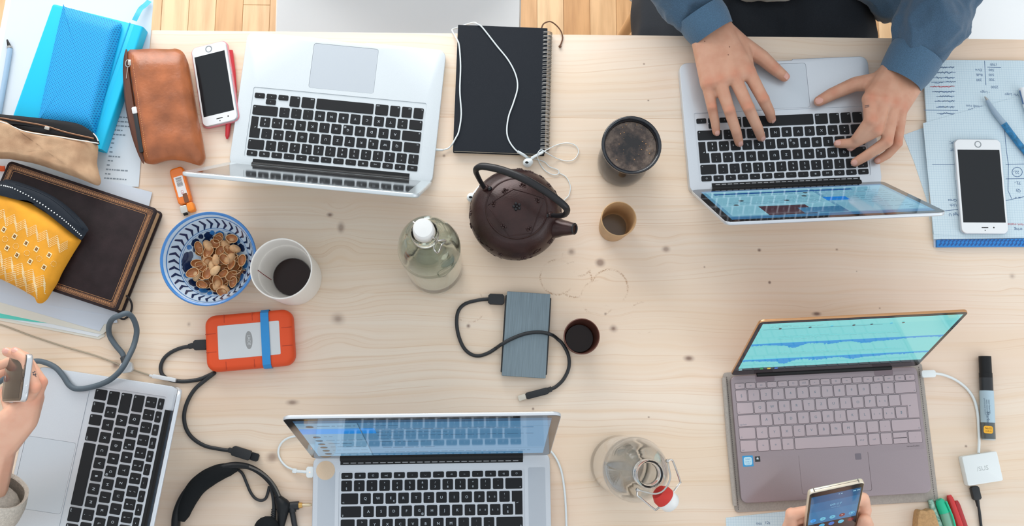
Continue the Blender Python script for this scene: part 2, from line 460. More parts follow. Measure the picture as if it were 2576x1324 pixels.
# ------------------------------------------------------------------ table
TX0, TX1, TY1 = -.86, 1.02, .635
table = thing('table', 'long pale pine plank table carrying the laptops and cups', 'table', ((TX0 + TX1) / 2, TY1 - .5075, FLOOR_Z))
for i in range(7):
    y1 = TY1 - .145 * i
    part('board', G().slab([(TX0, y1 - .14495), (TX1, y1 - .14495), (TX1, y1), (TX0, y1)], -.03, 0, 0 if i else .0025, steps=2), PINE, table, world=True)
for x in (TX0 + .06, TX1 - .13):
    for y in (TY1 - .17, TY1 - .145 * 7 + .10):
        part('leg', G().slab([(x, y), (x + .07, y), (x + .07, y + .07), (x, y + .07)], FLOOR_Z, -.0302, .002), PINE, table, world=True)
ap = G()
for y in (TY1 - .155, TY1 - 1.015 + .155):
    part('apron', G().box(TX0 + .1305, TX1 - .1305, y - .012, y + .012, -.12, -.0302), PINE, table, world=True)

# ------------------------------------------------------------------ white shell chairs
WPLAST = M('white_plastic', (232, 236, 238), .35)
BEECH = M('beech', (205, 165, 120), .5, var=(6, .15, (1, 1, .2)))
def chair_shell():
    prof = [(0, -.035), (.02, -.008), (.08, .004), (.18, -.004), (.30, -.012), (.38, -.004), (.43, .04), (.455, .11), (.475, .2), (.49, .29), (.495, .33)]
    pts, _ = spline([Vector((0, a, b)) for a, b in prof], [1] * len(prof), 3)
    n = len(pts); m = 17; P = []
    for i, q in enumerate(pts):
        t = i / (n - 1); w = .195 + .04 * sin(pi * min(1, t * 1.25)) - .035 * max(0, t - .75) / .25 - .03 * max(0, .08 - t) / .08
        row = []
        for k in range(m):
            u = -1 + 2 * k / (m - 1)
            seatness = max(0, 1 - max(0, t - .45) / .2)
            z = q.z + .045 * abs(u) ** 3.5 * seatness * min(1, t * 5); y = q.y - .06 * abs(u) ** 2.5 * (1 - seatness)
            if t > .9: z -= .05 * abs(u) ** 3 * (t - .9) / .1
            row.append(Vector((u * w, y, z)))
        P.append(row)
    g = G(); v = [x for r in P for x in r]; o = len(v); off = []
    for i in range(n):
        for k in range(m):
            a = P[min(i + 1, n - 1)][k] - P[max(i - 1, 0)][k]; b = P[i][min(k + 1, m - 1)] - P[i][max(k - 1, 0)]
            off.append(P[i][k] - b.cross(a).normalized() * .006)
    f = []
    for i in range(n - 1):
        for k in range(m - 1):
            a = i * m + k; f.append((a, a + 1, a + m + 1, a + m)); f.append((o + a, o + a + m, o + a + m + 1, o + a + 1))
    rim = [k for k in range(m)] + [i * m + m - 1 for i in range(1, n)] + [(n - 1) * m + k for k in range(m - 2, -1, -1)] + [i * m for i in range(n - 2, 0, -1)]
    for a, b in zip(rim, rim[1:] + rim[:1]): f.append((b, a, o + a, o + b))
    return g.add(v + off, f)
def make_chair(label, x, y, rot, h=.45):
    t = thing('shell_chair', label, 'chair', (x, y, FLOOR_Z), rot, 'white shell chairs along the far edge')
    part('seat_shell', G().merge(chair_shell(), Matrix.Translation((0, 0, h))), WPLAST, t, angle=60)
    for sx in (-1, 1):
        for (ya, yb) in ((.10, .02), (.32, .42)):
            part('leg', G().tube([(sx * .11, ya, h - .022), (sx * .2, yb, 0)], [.016, .010], 10, smooth=1), BEECH, t)
    part('crossbar', G().tube([(-.118, .12, h - .05), (.118, .12, h - .05)], .006, 8, smooth=1).tube([(-.118, .31, h - .05), (.118, .31, h - .05)], .006, 8, smooth=1), M('black_steel', (40, 42, 44), .4, .8), t)
    return t
make_chair('white moulded plastic chair facing the silver laptop beside the brown leather pouch', at(1007, 40, -.29).x, .545, 0)
make_chair('white moulded plastic chair beside the seated person in the blue hoodie', at(2640, 40, -.29).x, .60, RAD(-14))
# ------------------------------------------------------------------ far wall with the window, out of the frame
WALLM = M('wall_plaster', (236, 236, 232), .85)
wy = 2.75; wx0, wx1 = -4.0, 4.0; ww0, ww1, wz0, wz1 = -2.0, .75, .1, 1.75
wl = G().box(wx0, ww0, wy, wy + .15, FLOOR_Z - .03, 2.2).box(ww1, wx1, wy, wy + .15, FLOOR_Z - .03, 2.2).box(ww0, ww1, wy, wy + .15, FLOOR_Z - .03, wz0).box(ww0, ww1, wy, wy + .15, wz1, 2.2)
wall = bpy.data.objects.new('wall_far', mesh_data('wall_far', wl, WALLM, False)); COL.objects.link(wall); wall['kind'] = 'structure'
wf = G().box(ww0, ww0 + .06, wy + .03, wy + .1, wz0, wz1).box(ww1 - .06, ww1, wy + .03, wy + .1, wz0, wz1).box(ww0, ww1, wy + .03, wy + .1, wz0, wz0 + .06).box(ww0, ww1, wy + .03, wy + .1, wz1 - .06, wz1).box(-.655, -.595, wy + .03, wy + .1, wz0, wz1)
win = bpy.data.objects.new('window_1', mesh_data('window_1', wf, WPLAST, False)); COL.objects.link(win); win['kind'] = 'structure'

pane = bpy.data.materials.new('window_glass'); pane.use_nodes = True; pp_ = pane.node_tree.nodes['Principled BSDF']; pp_.inputs['Transmission Weight'].default_value = 1.0; pp_.inputs['Roughness'].default_value = 0.0
for xa, xb in ((ww0 + .06, -.655), (-.595, ww1 - .06)):
    o = bpy.data.objects.new('pane', mesh_data('pane', G().box(xa, xb, wy + .06, wy + .066, wz0 + .06, wz1 - .06), pane, False)); COL.objects.link(o); o.parent = win
# ------------------------------------------------------------------ laptops
ALU = M('aluminium', (206, 212, 218), .38, .55, var=(900, .02, (1, 1, 1)))
ALU_DK = M('aluminium_well', (178, 184, 190), .45, .5)
ALU_AIR = M('aluminium_pale', (214, 222, 226), .40, .45, var=(900, .02, (1, 1, 1)))
PADM = M('trackpad_glass', (196, 204, 211), .32, .35)
KEYM = M('key_black', (25, 27, 30), .6, spec=.3)
LEGM = M('key_print', (205, 215, 222), .6)
BLACKPL = M('black_plastic', (22, 24, 26), .5, spec=.3)
GLASSBLK = M('screen_border_glass', (30, 28, 29), .06, coat=.6)
DARKSLOT = M('dark_slot', (14, 15, 16), .7)
UI = {}
def uimat(c, s=1.0):
    k = (tuple(c), s)
    if k not in UI:
        UI[k] = M('display_%d_%d_%d_%d' % (c[0], c[1], c[2], int(s * 100)), (8, 8, 9), .09, spec=.55, emit=(c, s), coat=.35, coatr=.03)
    return UI[k]
def ui_mesh(w, h, x0, y0, z, rects, s=1.0):
    """rects: (x0,y0,x1,y1,colour) or (polygon points, colour), in 0..1 of the display; y up"""
    g = G(); mats = []; idx = {}
    for k, r in enumerate(rects):
        c = r[-1]; key = tuple(c)
        if key not in idx: idx[key] = len(mats); mats.append(uimat(c, s))
        zz = z + k * 2.0e-6
        if isinstance(r[0], (list, tuple)): pts = r[0]
        else: pts = [(r[0], r[1]), (r[2], r[1]), (r[2], r[3]), (r[0], r[3])]
        if k == 0: g.add([(x0 + w * a, y0 + h * b, z) for a, b in pts], [tuple(range(len(pts)))], idx[key])
        else: g.add([(x0 + w * a, y0 + h * b, zz + .00003) for a, b in pts], [tuple(range(len(pts)))], idx[key])
    return g, mats
def disc_pts(cx, cy, rx, ry, n=14): return [(cx + rx * cos(2 * pi * k / n), cy + ry * sin(2 * pi * k / n)) for k in range(n)]

def plate_with_holes(out, holes, z0, z1, bev, depth):
    """slab with a rounded top edge whose top face carries recesses"""
    g = G(); n = len(out)
    bm = bmesh.new()
    def ring(o, z): return [bm.verts.new((p[0], p[1], z)) for p in o]
    t = G().slab(out, z0, z1, bev, bevb=min(.004, bev * 2), steps=3)
    vs = [bm.verts.new(v) for v in t.v]
    for f in t.f[:-1]: bm.faces.new([vs[i] for i in f])
    top = [vs[i] for i in t.f[-1]]
    edges = []
    for a, b in zip(top, top[1:] + top[:1]):
        e = bm.edges.get((a, b)) or bm.edges.new((a, b)); edges.append(e)
    floors = []
    for h in holes:
        a = ring(h, z1); b = ring(h, z1 - depth)
        for i in range(len(a)):
            j = (i + 1) % len(a); edges.append(bm.edges.new((a[i], a[j])))
            bm.faces.new((a[j], a[i], b[i], b[j]))
        floors.append(bm.faces.new(b))
    bmesh.ops.triangle_fill(bm, edges=edges, use_beauty=True, normal=(0, 0, 1))
    bm.normal_update()
    for f in bm.faces:
        if abs(f.normal.z) > .9 and abs(f.calc_center_median().z - z1) < 1e-5 and f.normal.z < 0: f.normal_flip()
    bm.verts.index_update()
    g.add([v.co.copy() for v in bm.verts], [tuple(v.index for v in f.verts) for f in bm.faces]); bm.free()
    return g
KEYCACHE = {}
def key_mesh(w, h, leg, km, lm, hgt=.0016, r=.0016, ls=1.0, outline=None):
    k = (round(w, 5), round(h, 5), leg, km.name, outline is not None)
    if k in KEYCACHE: return KEYCACHE[k]
    g = G().slab(outline or rrect(w, h, r, 3), 0, hgt, .00035, steps=1)
    z = hgt + .00004
    if leg:
        if leg[0] == '#':       # small word in a lower corner
            g.text(leg[1:], .0030 * ls, -w / 2 + .0014, -h / 2 + .0028, z, 1, align='LEFT')
        elif leg[0] == '~':     # small word, right corner
            g.text(leg[1:], .0030 * ls, w / 2 - .0014, -h / 2 + .0028, z, 1, align='RIGHT')
        elif leg[0] == '=' and len(leg) > 1:   # two characters one above the other
            g.text(leg[1], .0042 * ls, 0, h * .22, z, 1); g.text(leg[2], .0046 * ls, 0, -h * .22, z, 1)
        elif leg[0] == '|' and len(leg) == 3:     # two characters side by side
            g.text(leg[1], .0042 * ls, -w * .25, 0, z, 1); g.text(leg[2], .0042 * ls, w * .25, 0, z, 1)
        elif leg[0] == '!' and len(leg) > 1:     # tiny centred icon
            g.text(leg[1:], .0034 * ls, 0, 0, z, 1)
        elif leg[0] == '^' and len(leg) == 3:     # letter with a small extra sign
            g.text(leg[1], .0054 * ls, 0, .0004, z, 1); g.text(leg[2], .0038 * ls, w * .3, -h * .26, z, 1)
        else: g.text(leg, .0056 * ls, 0, 0, z, 1)
    KEYCACHE[k] = mesh_data('key', g, [km, lm], True, 30); return KEYCACHE[k]
def add_key(root, x, y, z, w, h, leg, km=None, lm=None, name='key', **kw):
    o = bpy.data.objects.new(name, key_mesh(w, h, leg, km or KEYM, lm or LEGM, **kw)); COL.objects.link(o); o.parent = root; o.location = (x, y, z); return o
U = .01905
ROW1 = ['=°§', '=+1', '="2', '=*3', '=ç4', '=%5', '=&6', '=/7', '=(8', '=)9', '==0', "=?'", '=`^']
ROW2 = ['Q', 'W', '^E€', 'R', 'T', 'Z', 'U', 'I', 'O', 'P', '|èü', '=!¨']
ROW3 = ['A', 'S', 'D', 'F', '^G@', 'H', 'J', 'K', 'L', '|éö', '|àä', '=£$']
ROW4 = ['=><', 'Y', 'X', 'C', 'V', 'B', 'N', 'M', '=;,', '=:.', '=_-']
FROW = ['!esc', '!☼', '!☀', '!oo|', '!▦', '!–', '!◡', '!◂◂', '!▸II', '!▸▸', '!◂', '!◂)', '!◂))', '!⏻']
def keyboard(root, yr, z, gap=.0032):
    """yr: y of the rear edge of the function row, z: well floor"""
    k = U - gap; x0 = -7.25 * U
    def row(y, items, h):
        x = x0
        for w, leg in items:
            if leg is not None: add_key(root, x + w * U / 2, y, z, w * U - gap, h, leg)
            x += w * U
    y = yr - .0044
    row(y, [(14.5 / 14, f) for f in FROW], .0088)
    ys = [y - .0148 - i * U for i in range(4)]
    row(ys[0], [(1, a) for a in ROW1] + [(1.5, '~←')], k)
    row(ys[1], [(1.5, '#→|')] + [(1, a) for a in ROW2], k)
    row(ys[2], [(1.75, '#⇪')] + [(1, a) for a in ROW3], k)
    row(ys[3], [(1.25, '#⇧')] + [(1, a) for a in ROW4] + [(2.25, '~⇧')], k)
    # tall return key
    xr = x0 + 14.5 * U - gap / 2; xa = x0 + 13.5 * U + gap / 2; xb = x0 + 13.75 * U + gap / 2; yt = ys[1] + k / 2; ym = ys[1] - k / 2; yb = ys[2] - k / 2
    cx, cy = (xa + xr) / 2, (yt + yb) / 2
    out = [(xr - cx, yt - cy), (xa - cx, yt - cy), (xa - cx, ym - cy), (xb - cx, ym - cy), (xb - cx, yb - cy), (xr - cx, yb - cy)]
    add_key(root, cx, cy, z, xr - xa, yt - yb, '!↵', outline=out)
    y5 = ys[3] - U - .0008; h5 = k + .0016
    row(y5, [(1, '#fn'), (1, '#ctrl'), (1, '#alt'), (1.25, '~cmd'), (5, ''), (1.25, '#cmd'), (1, '#alt')], h5)
    hh = h5 / 2 - .0004
    xs = x0 + 11.5 * U
    add_key(root, xs + .5 * U, y5 - h5 / 2 + hh / 2, z, k, hh, '!◂'); add_key(root, xs + 2.5 * U, y5 - h5 / 2 + hh / 2, z, k, hh, '!▸')
    add_key(root, xs + 1.5 * U, y5 - h5 / 2 + hh / 2, z, k, hh, '!▾'); add_key(root, xs + 1.5 * U, y5 + h5 / 2 - hh / 2, z, k, hh, '!▴')
    return ys, y5, h5
def pose(corners, z):
    FL, FR, RR, RL = [at(x, y, z) for x, y in corners]
    u = (FR - FL).normalized() + (RR - RL).normalized(); c = (FL + FR + RR + RL) / 4
    return c.x, c.y, math.atan2(u.y, u.x)
def laptop(label, W, D, hb, px, py, rot, lean, alu, kb_rear, pad, bezel, rects, bright, scr=(.012, .012, .012, .018), hingew=.77, notch=.03, lidt=.0055, rim=.0, group='silver laptops on the table', vents=False, speakers=False, z0=0.0):
    t = thing('laptop', label, 'laptop', (px, py, z0), rot, group)
    out = rrect(W, D, .013, 5)
    # finger notch in the front edge
    o2 = []
    for i, p in enumerate(out):
        o2.append(p)
        if i == 17 - 0: o2 += [(-notch - .002, -D / 2), (-notch, -D / 2 + .0022), (notch, -D / 2 + .0022), (notch + .002, -D / 2)]
    yr = D / 2 - kb_rear
    wellc = yr + .0025 - .0585
    well = rrect(14.5 * U + .004, .117, .003, 3, 0, wellc)
    pw, pd, pf = pad; pc = -D / 2 + pf + pd / 2
    base = part('base', plate_with_holes(o2, [well, rrect(pw + .0006, pd + .0006, .004, 3, 0, pc)], 0, hb, .0012, .0012), alu, t, angle=30)
    part('keyboard_well', G().slab(rrect(14.5 * U + .0036, .1166, .003, 3, 0, wellc), hb - .0012, hb - .0010), alu if alu is not ALU_AIR else ALU_AIR, t)
    part('trackpad', G().slab(rrect(pw, pd, .0038, 3, 0, pc), hb - .0012, hb - .0002, .0002, steps=1), PADM, t)
    keyboard(t, yr, hb - .0010)
    # hinge
    hy = D / 2 - .004; hz = hb + .0015
    hg = G().box(-W * hingew / 2, W * hingew / 2, D / 2 - .0145, D / 2 - .001, hb + .00005, hb + .0006)
    hg.tube([(-W * hingew / 2, hy, hz), (W * hingew / 2, hy, hz)], .0052, 14, smooth=1)
    part('hinge', hg, BLACKPL, t)
    if vents:
        vg = G(); nv = 24
        for i in range(nv):
            x = -W * hingew / 2 * .97 + i * W * hingew * .97 / nv; vg.box(x, x + W * hingew / nv * .72, D / 2 - .0126, D / 2 - .0112, hb + .0006, hb + .0009)
        part('vent_strip', vg, M('vent_grey', (150, 152, 155), .5), t, False)
    if speakers:
        for s in (-1, 1):
            xc = s * (7.25 * U + (W / 2 - 7.25 * U) / 2)
            part('speaker_grille', G().slab(rrect(.026, .2, .002, 2, xc, yr + .004 - .1), hb + .00005, hb + .00012), M('speaker_mesh', (192, 199, 206), .55, .35, bump=(4000, .4, .0003)), t)
    # lid: local y runs from the hinge to the free edge, local z faces the user
    LL = D - .006
    lm = Matrix.Translation((0, hy, hz + .003)) @ Matrix.Rotation(pi / 2 - lean, 4, 'X')
    lo = rrect(W, LL, .012, 5, 0, LL / 2)
    lid = part('lid', G().slab(lo, -lidt, 0, .0008, bevb=.0022, steps=3), alu, t, local=lm, angle=35)
    part('screen_border', G().slab(rrect(W - rim * 2 - .002, LL - rim * 2 - .002, .009, 4, 0, LL / 2), .00002, .0004, .0002, steps=1), bezel, lid)
    l, r_, tp, b_ = scr
    g, mats = ui_mesh(W - l - r_, LL - tp - b_, -W / 2 + l, b_, .00045, rects, bright)
    part('display', g, mats, lid, False)
    # emblem on the back of the lid
    em = G()
    em.add([(x * .016, LL / 2 + y * .018, -lidt - .00006) for x, y in smooth_heart()], [tuple(range(len(smooth_heart())))])
    em.add([(x * .006 + .004, LL / 2 + .021 + y * .007, -lidt - .00006) for x, y in [(-.6, -.7), (.6, .9), (.75, .1), (.1, -.7)]], [(0, 1, 2, 3)])
    part('emblem', em, M('emblem_white', (240, 244, 246), .25), lid, False)
    t['lidnote'] = 0; del t['lidnote']
    return t, lid
def smooth_heart():
    """round fruit outline with a bite on one side"""
    pts = [(0, .86), (.45, 1.0), (.86, .8), (.7, .45), (.66, .1), (.8, -.25), (.9, -.35), (.7, -.8), (.35, -1.05), (0, -.95), (-.35, -1.05), (-.75, -.75), (-.98, -.1), (-.9, .6), (-.5, .98)]
    return [(p.x, p.y) for p in smooth_outline(pts, 3)]
def textlines(x0, x1, ys, col, rnd, h=.008):
    r = []
    for y in ys:
        x = x0
        while x < x1:
            w = rnd.uniform(.01, .05); r.append((x, y, min(x1, x + w), y + h, col)); x += w + .008
            if rnd.random() < .12: break
    return r
rn = random.Random(3)
# 1: pale laptop seen from behind its owner, upper left
cx, cy, a = pose([(1120.5, 125), (626.7, 78.1), (573.6, 416.8), (1086.4, 466.2)], .0115)
R2 = [(0, 0, 1, 1, (16, 17, 19))]
LT_A, _ = laptop('pale silver laptop with dark screen between the white phone and the black notebook', .325, .227, .0115, cx, cy, a, RAD(19), ALU_AIR, .0195, (.105, .076, .0095), M('silver_border', (196, 206, 210), .25, .6), R2, .6, scr=(.0165, .0165, .0155, .010))
# 2: laptop the hooded person types on
cx, cy, a = pose([(2185, 137.4), (1712.6, 157.7), (1735, 487.6), (2213.6, 468)], .0145)
bgc = (92, 150, 182); lt = (150, 196, 212); dkc = (40, 66, 86)
R3 = [(0, 0, 1, 1, bgc), (0, .93, 1, 1, (60, 116, 160)), (.02, .05, .40, .90, (120, 176, 200)), (.42, .05, .98, .90, (128, 186, 206)), (.56, .62, .80, .92, (70, 44, 54)), (.40, .72, .62, .90, (60, 120, 160)),
      (.30, .40, .42, .52, (20, 128, 220)), (.20, .12, .95, .17, (30, 88, 150)), (.0, 0, 1, .035, (58, 100, 140))]
R3 += textlines(.05, .38, [.2, .26, .32, .40, .47, .55, .62, .7, .78, .84], (66, 104, 128), rn) + textlines(.45, .94, [.22, .27, .32, .37, .42, .47, .52, .57], (62, 104, 130), rn)
for x, y in ((.5, .33), (.47, .22), (.62, .46), (.85, .41), (.9, .55)): R3.append((disc_pts(x, y, .014, .022), (44, 40, 46)))
LT_B, _ = laptop('silver laptop with lit screen under the typing hands', .314, .219, .0145, cx, cy, a, RAD(26), ALU, .0185, (.105, .076, .0080), GLASSBLK, R3, .8, vents=True)
# 3: large laptop at the near edge
RL_, RR_ = at(790.5, 1147, .0145), at(1380.5, 1138, .0145); u = (RR_ - RL_).normalized(); c = (RL_ + RR_) / 2 - Vector((-u.y, u.x, 0)) * .1235
R4 = [(0, 0, 1, 1, (84, 134, 172)), (0, .94, 1, 1, (58, 92, 124)), (0, .0, .24, .94, (112, 158, 190)), (0, .66, .30, .80, (26, 140, 226)), (.24, 0, .245, .94, (70, 110, 140)), (.26, .80, 1, .805, (64, 100, 130)), (.26, .18, 1, .185, (70, 106, 136))]
R4 += textlines(.08, .23, [.08, .18, .28, .38, .48, .58, .86], (62, 92, 116), rn, .012) + textlines(.30, .94, [.1, .24, .32, .42, .5, .6, .69, .77, .86], (56, 84, 110), rn, .012)
for y in (.07, .17, .27, .37, .47, .57, .85): R4.append((disc_pts(.05, y + .005, .016, .026), (40, 44, 54)))
LT_C, lidc = laptop('large silver laptop with a round beige sticker above its speaker grille', .359, .247, .0145, c.x, c.y, math.atan2(u.y, u.x), RAD(14), ALU, .0265, (.105, .076, .008), GLASSBLK, R4, .8, vents=True, speakers=True)
part('sticker', G().slab(circle(.0142, 32, -.1605, .1015), .01456, .0148), M('beige_sticker', (226, 200, 170), .6, var=(1500, .06, (1, 1, 1))), LT_C)
# 4: laptop turned sideways at the left, placed by its keys
def kpos(rowi, u_, D, kb_rear):
    yr = D / 2 - kb_rear; y = yr - .0044
    return Vector((-7.25 * U + u_ * U, y if rowi == 0 else y - .0148 - (rowi - 1) * U, 0))
zk = .0185; Dk = .219
src = [kpos(0, .518, Dk, .0185), kpos(2, 2.0, Dk, .0185), kpos(2, 10.0, Dk, .0185), kpos(5, .5, Dk, .0185)]
dst = [at(402.7, 1016, zk), at(336.9, 1055, zk), at(282.5, 1316, zk), at(255.8, 993, zk)]
sc_ = sum(src, Vector()) / 4; dc_ = sum(dst, Vector()) / 4
num = sum((s - sc_).x * (d - dc_).y - (s - sc_).y * (d - dc_).x for s, d in zip(src, dst)); den = sum((s - sc_).x * (d - dc_).x + (s - sc_).y * (d - dc_).y for s, d in zip(src, dst))
a = math.atan2(num, den); off = Vector((dc_.x, dc_.y, 0)) - Matrix.Rotation(a, 3, 'Z') @ sc_
LT_D, _ = laptop('silver laptop turned sideways with the grey cable plugged into its side', .314, .219, .0175, off.x, off.y, a, RAD(18.5), ALU, .0185, (.105, .076, .008), GLASSBLK, [(0, 0, 1, 1, (40, 60, 80))], .5)
LTD_A, LTD_O = a, off
# ------------------------------------------------------------------ rose-grey laptop in its sleeve, lower right
ROSE = M('rose_grey_metal', (156, 143, 147), .42, .45, var=(1200, .03, (1, 1, 1)))
ROSE_K = M('rose_grey_key', (186, 168, 172), .5)
ROSE_L = M('rose_key_print', (88, 116, 130), .6)
FL, FR = at(1866.5, 1267.7, .013), at(2345.6, 1240.4, .013); u = (FR - FL).normalized(); nrm = Vector((-u.y, u.x, 0))
W5, D5, H5 = .296, .194, .0085
c5 = (FL + FR) / 2 + nrm * (D5 / 2); a5 = math.atan2(u.y, u.x)
SLV = M('sleeve_felt', (168, 160, 152), .95, var=(400, .08, (1, 1, 1)), bump=(1800, .4, .0005))
sl = thing('laptop_sleeve', 'grey felt laptop sleeve lying open under the rose-grey laptop', 'sleeve', (c5.x, c5.y, 0), a5)
part('sleeve_panel', G().slab(rrect(.318, .214, .006, 3, .002, -.004), 0, .0032, .0012), SLV, sl)
part('folded_edge', G().tube([(-.1565, -.10, .0048), (-.1575, 0, .005), (-.1565, .095, .005)], .0038, 10, smooth=4), SLV, sl)
st = G()
for i in range(62):
    y = -.107 + i * .0033; st.box(.1545, .1551, y, y + .002, .0032, .0036); st.box(-.1520, -.1514, y, y + .002, .0032, .0036)
part('stitching', st, M('sleeve_thread', (92, 88, 88), .8), sl, False, kind='stuff')
LT_E = thing('laptop', 'rose-grey laptop with teal waveform screen beside the white adapter', 'laptop', (c5.x, c5.y, .0033), a5, 'laptops on the table')
padc = -D5 / 2 + .0085 + .0305
part('base', plate_with_holes(rrect(W5, D5, .010, 5), [rrect(.1086, .0616, .003, 3, .001, padc)], 0, H5, .0012, .0006), ROSE, LT_E, angle=30)
part('trackpad', G().slab(rrect(.108, .061, .003, 3, .001, padc), H5 - .0006, H5 - .0001, .0002, steps=1), ROSE, LT_E)
part('fingerprint_reader', G().slab(rrect(.0095, .0095, .0015, 3, .0395, padc + .0215), H5 - .00012, H5 + .00012, .0001, steps=1), M('reader', (120, 112, 120), .5, .3), LT_E)
P5 = .0193; KG = .0022; kz = H5 + .00005
xl = -W5 / 2 + .0048; ytop = D5 / 2 - .0165
def akey(x0, x1, y, h, leg, outline=None): add_key(LT_E, (x0 + x1) / 2, y, kz, x1 - x0 - KG, h, leg, ROSE_K, ROSE_L, hgt=.0008, r=.0015, ls=1.0, outline=outline)
SURR = M('key_gap', (70, 66, 72), .6)
XR = xl + 14.85 * P5
row_f = ['!esc', '!zz', '!oo', '!-◦', '!+◦', '!□', '!□□', '!x', '!▭▭', '!▤', '!◂x', '!◂-', '!◂+', '!ps', '!prt', '!del', '!⏻']
fw = (XR - xl) / 17
kbd = part('keyboard_gap', G(), SURR, LT_E) if False else None
for i, l_ in enumerate(row_f): akey(xl + i * fw, xl + (i + 1) * fw, ytop, .0085, l_)
yr_ = [ytop - .0150 - i * P5 for i in range(5)]; kh = P5 - KG
A1 = ['=°§', '=+1', '="2', '=*3', '=ç4', '=%5', '=&6', '=/7', '=(8', '=)9', '==0', "=?'", '=`^']
def arow(y, items):
    x = xl
    for w, l_ in items:
        if l_ is not None: akey(x, x + w * P5 if w > 0 else XR, y, kh, l_)
        x += w * P5
arow(yr_[0], [(1, a_[-1]) for a_ in A1] + [(1.85, '~←')])
arow(yr_[1], [(1.4, '#⇥')] + [(1, a_) for a_ in ['Q', 'W', 'E', 'R', 'T', 'Z', 'U', 'I', 'O', 'P', '|èü', '¨']])
arow(yr_[2], [(1.85, '#caps lock')] + [(1, a_) for a_ in ['A', 'S', 'D', 'F', 'G', 'H', 'J', 'K', 'L', '|éö', '|àä', '$']])
arow(yr_[3], [(1.4, '#⇧')] + [(1, a_) for a_ in ['<', 'Y', 'X', 'C', 'V', 'B', 'N', 'M', ',', '.', '-']] + [(2.45, '~⇧')])
arow(yr_[4], [(1.4, '#ctrl'), (1, '!fn'), (1, '!⊞'), (1, '!alt'), (5, ''), (1, '!alt gr'), (1, '!ctrl'), (1, '!◂'), (1.25, None), (1.2, '!▸')])
xe = xl + 12.4 * P5
for dy, l_ in ((kh / 4 + .0002, '!▴'), (-kh / 4 - .0002, '!▾')):
    add_key(LT_E, xe + .625 * P5, yr_[4] + dy, kz, 1.25 * P5 - KG, kh / 2 - .0005, l_, ROSE_K, ROSE_L, hgt=.0008, r=.001)
xa, xb = xl + 13.4 * P5 + KG / 2, xl + 13.85 * P5 + KG / 2; xr2 = XR - KG / 2; yt, ym, yb = yr_[1] + kh / 2, yr_[1] - kh / 2, yr_[2] - kh / 2
cxe, cye = (xa + xr2) / 2, (yt + yb) / 2
add_key(LT_E, cxe, cye, kz, xr2 - xa, yt - yb, '!↵', ROSE_K, ROSE_L, hgt=.0008, outline=[(xr2 - cxe, yt - cye), (xa - cxe, yt - cye), (xa - cxe, ym - cye), (xb - cxe, ym - cye), (xb - cxe, yb - cye), (xr2 - cxe, yb - cye)])
# dark outline round each key: a recessed dark bed under the key field
part('key_bed', G().slab(rrect(XR - xl + .001, ytop - yr_[4] + .0285, .002, 3, (xl + XR) / 2, (ytop + yr_[4]) / 2 - .0045), H5 - .0001, H5 + .00006), ROSE, LT_E)
KR = G()
for ch in [o for o in LT_E.children if o.name.split('.')[0] == 'key']:
    vs = ch.data.vertices; w = max(v.co.x for v in vs) - min(v.co.x for v in vs); h = max(v.co.y for v in vs) - min(v.co.y for v in vs)
    x, y = ch.location.x, ch.location.y; e = .00045
    if h > .03: continue
    KR.slab(rrect(w + 2 * e, h + 2 * e, .0017, 3, x, y), H5 + .00005, H5 + .00022)
part('key_outline', KR, SURR, LT_E, False, kind='stuff')
stx, sty = -W5 / 2 + .0155, yr_[4] - .0225
sg = G().slab(rrect(.0165, .0165, .001, 2, stx, sty), H5, H5 + .00015, mi=0)
sg.slab(rrect(.0125, .0125, .003, 3, stx, sty), H5 + .00015, H5 + .0002, mi=1).text('intel', .0042, stx, sty + .003, H5 + .00023, 0).text('CORE i7', .0026, stx, sty - .0012, H5 + .00023, 0).text('inside', .0024, stx, sty - .0042, H5 + .00023, 0)
part('chip_sticker', sg, [M('sticker_blue', (52, 150, 205), .4), M('sticker_pale', (186, 222, 236), .4)], LT_E, False, label='blue chip maker sticker')
sg = G().slab(rrect(.0082, .0082, .0004, 2, stx + .0152, sty + .0022), H5, H5 + .00015).text('★', .006, stx + .0152, sty + .0028, H5 + .0002, 1)
part('energy_sticker', sg, [M('sticker_black', (40, 46, 48), .5), LEGM], LT_E, False, label='small black energy sticker')
part('maker_lettering', G().text('harman/kardon', .0032, W5 / 2 - .021, yr_[4] - .0135, H5 + .00006), M('tone_print', (116, 106, 112), .6), LT_E, False)
hz5 = H5 + .001; hy5 = D5 / 2 + .0005
part('hinge', G().tube([(-W5 * .36, hy5, hz5), (W5 * .36, hy5, hz5)], .0042, 12, smooth=1), BLACKPL, LT_E)
for s in (-1, 1): part('rear_foot', G().slab(rrect(.030, .010, .002, 2, s * .094, D5 / 2 - .0065), H5 + .00002, H5 + .0002), M('rose_dark', (132, 116, 122), .5, .3), LT_E)
LL5 = .190
lm5 = Matrix.Translation((0, hy5, hz5 + .002)) @ Matrix.Rotation(pi / 2 - RAD(20), 4, 'X')
lid5 = part('lid', G().slab(rrect(W5, LL5, .008, 5, 0, LL5 / 2), -.0045, 0, .0005, bevb=.0015, steps=2), [M('rose_gold_edge', (196, 150, 108), .3, .7)], LT_E, local=lm5)
part('screen_border', G().slab(rrect(W5 - .0012, LL5 - .0012, .007, 4, 0, LL5 / 2), .00002, .0004, .0002, steps=1), M('screen_border_black', (22, 22, 24), .12, coat=.4), lid5)
tl = (112, 196, 198); wv = (30, 138, 200); gy = (86, 140, 146)
R5 = [(0, 0, 1, 1, tl), (0, 0, 1, .045, (30, 52, 58)), (0, .90, 1, 1, (120, 200, 200)), (.02, .875, .62, .88, (74, 120, 126))]
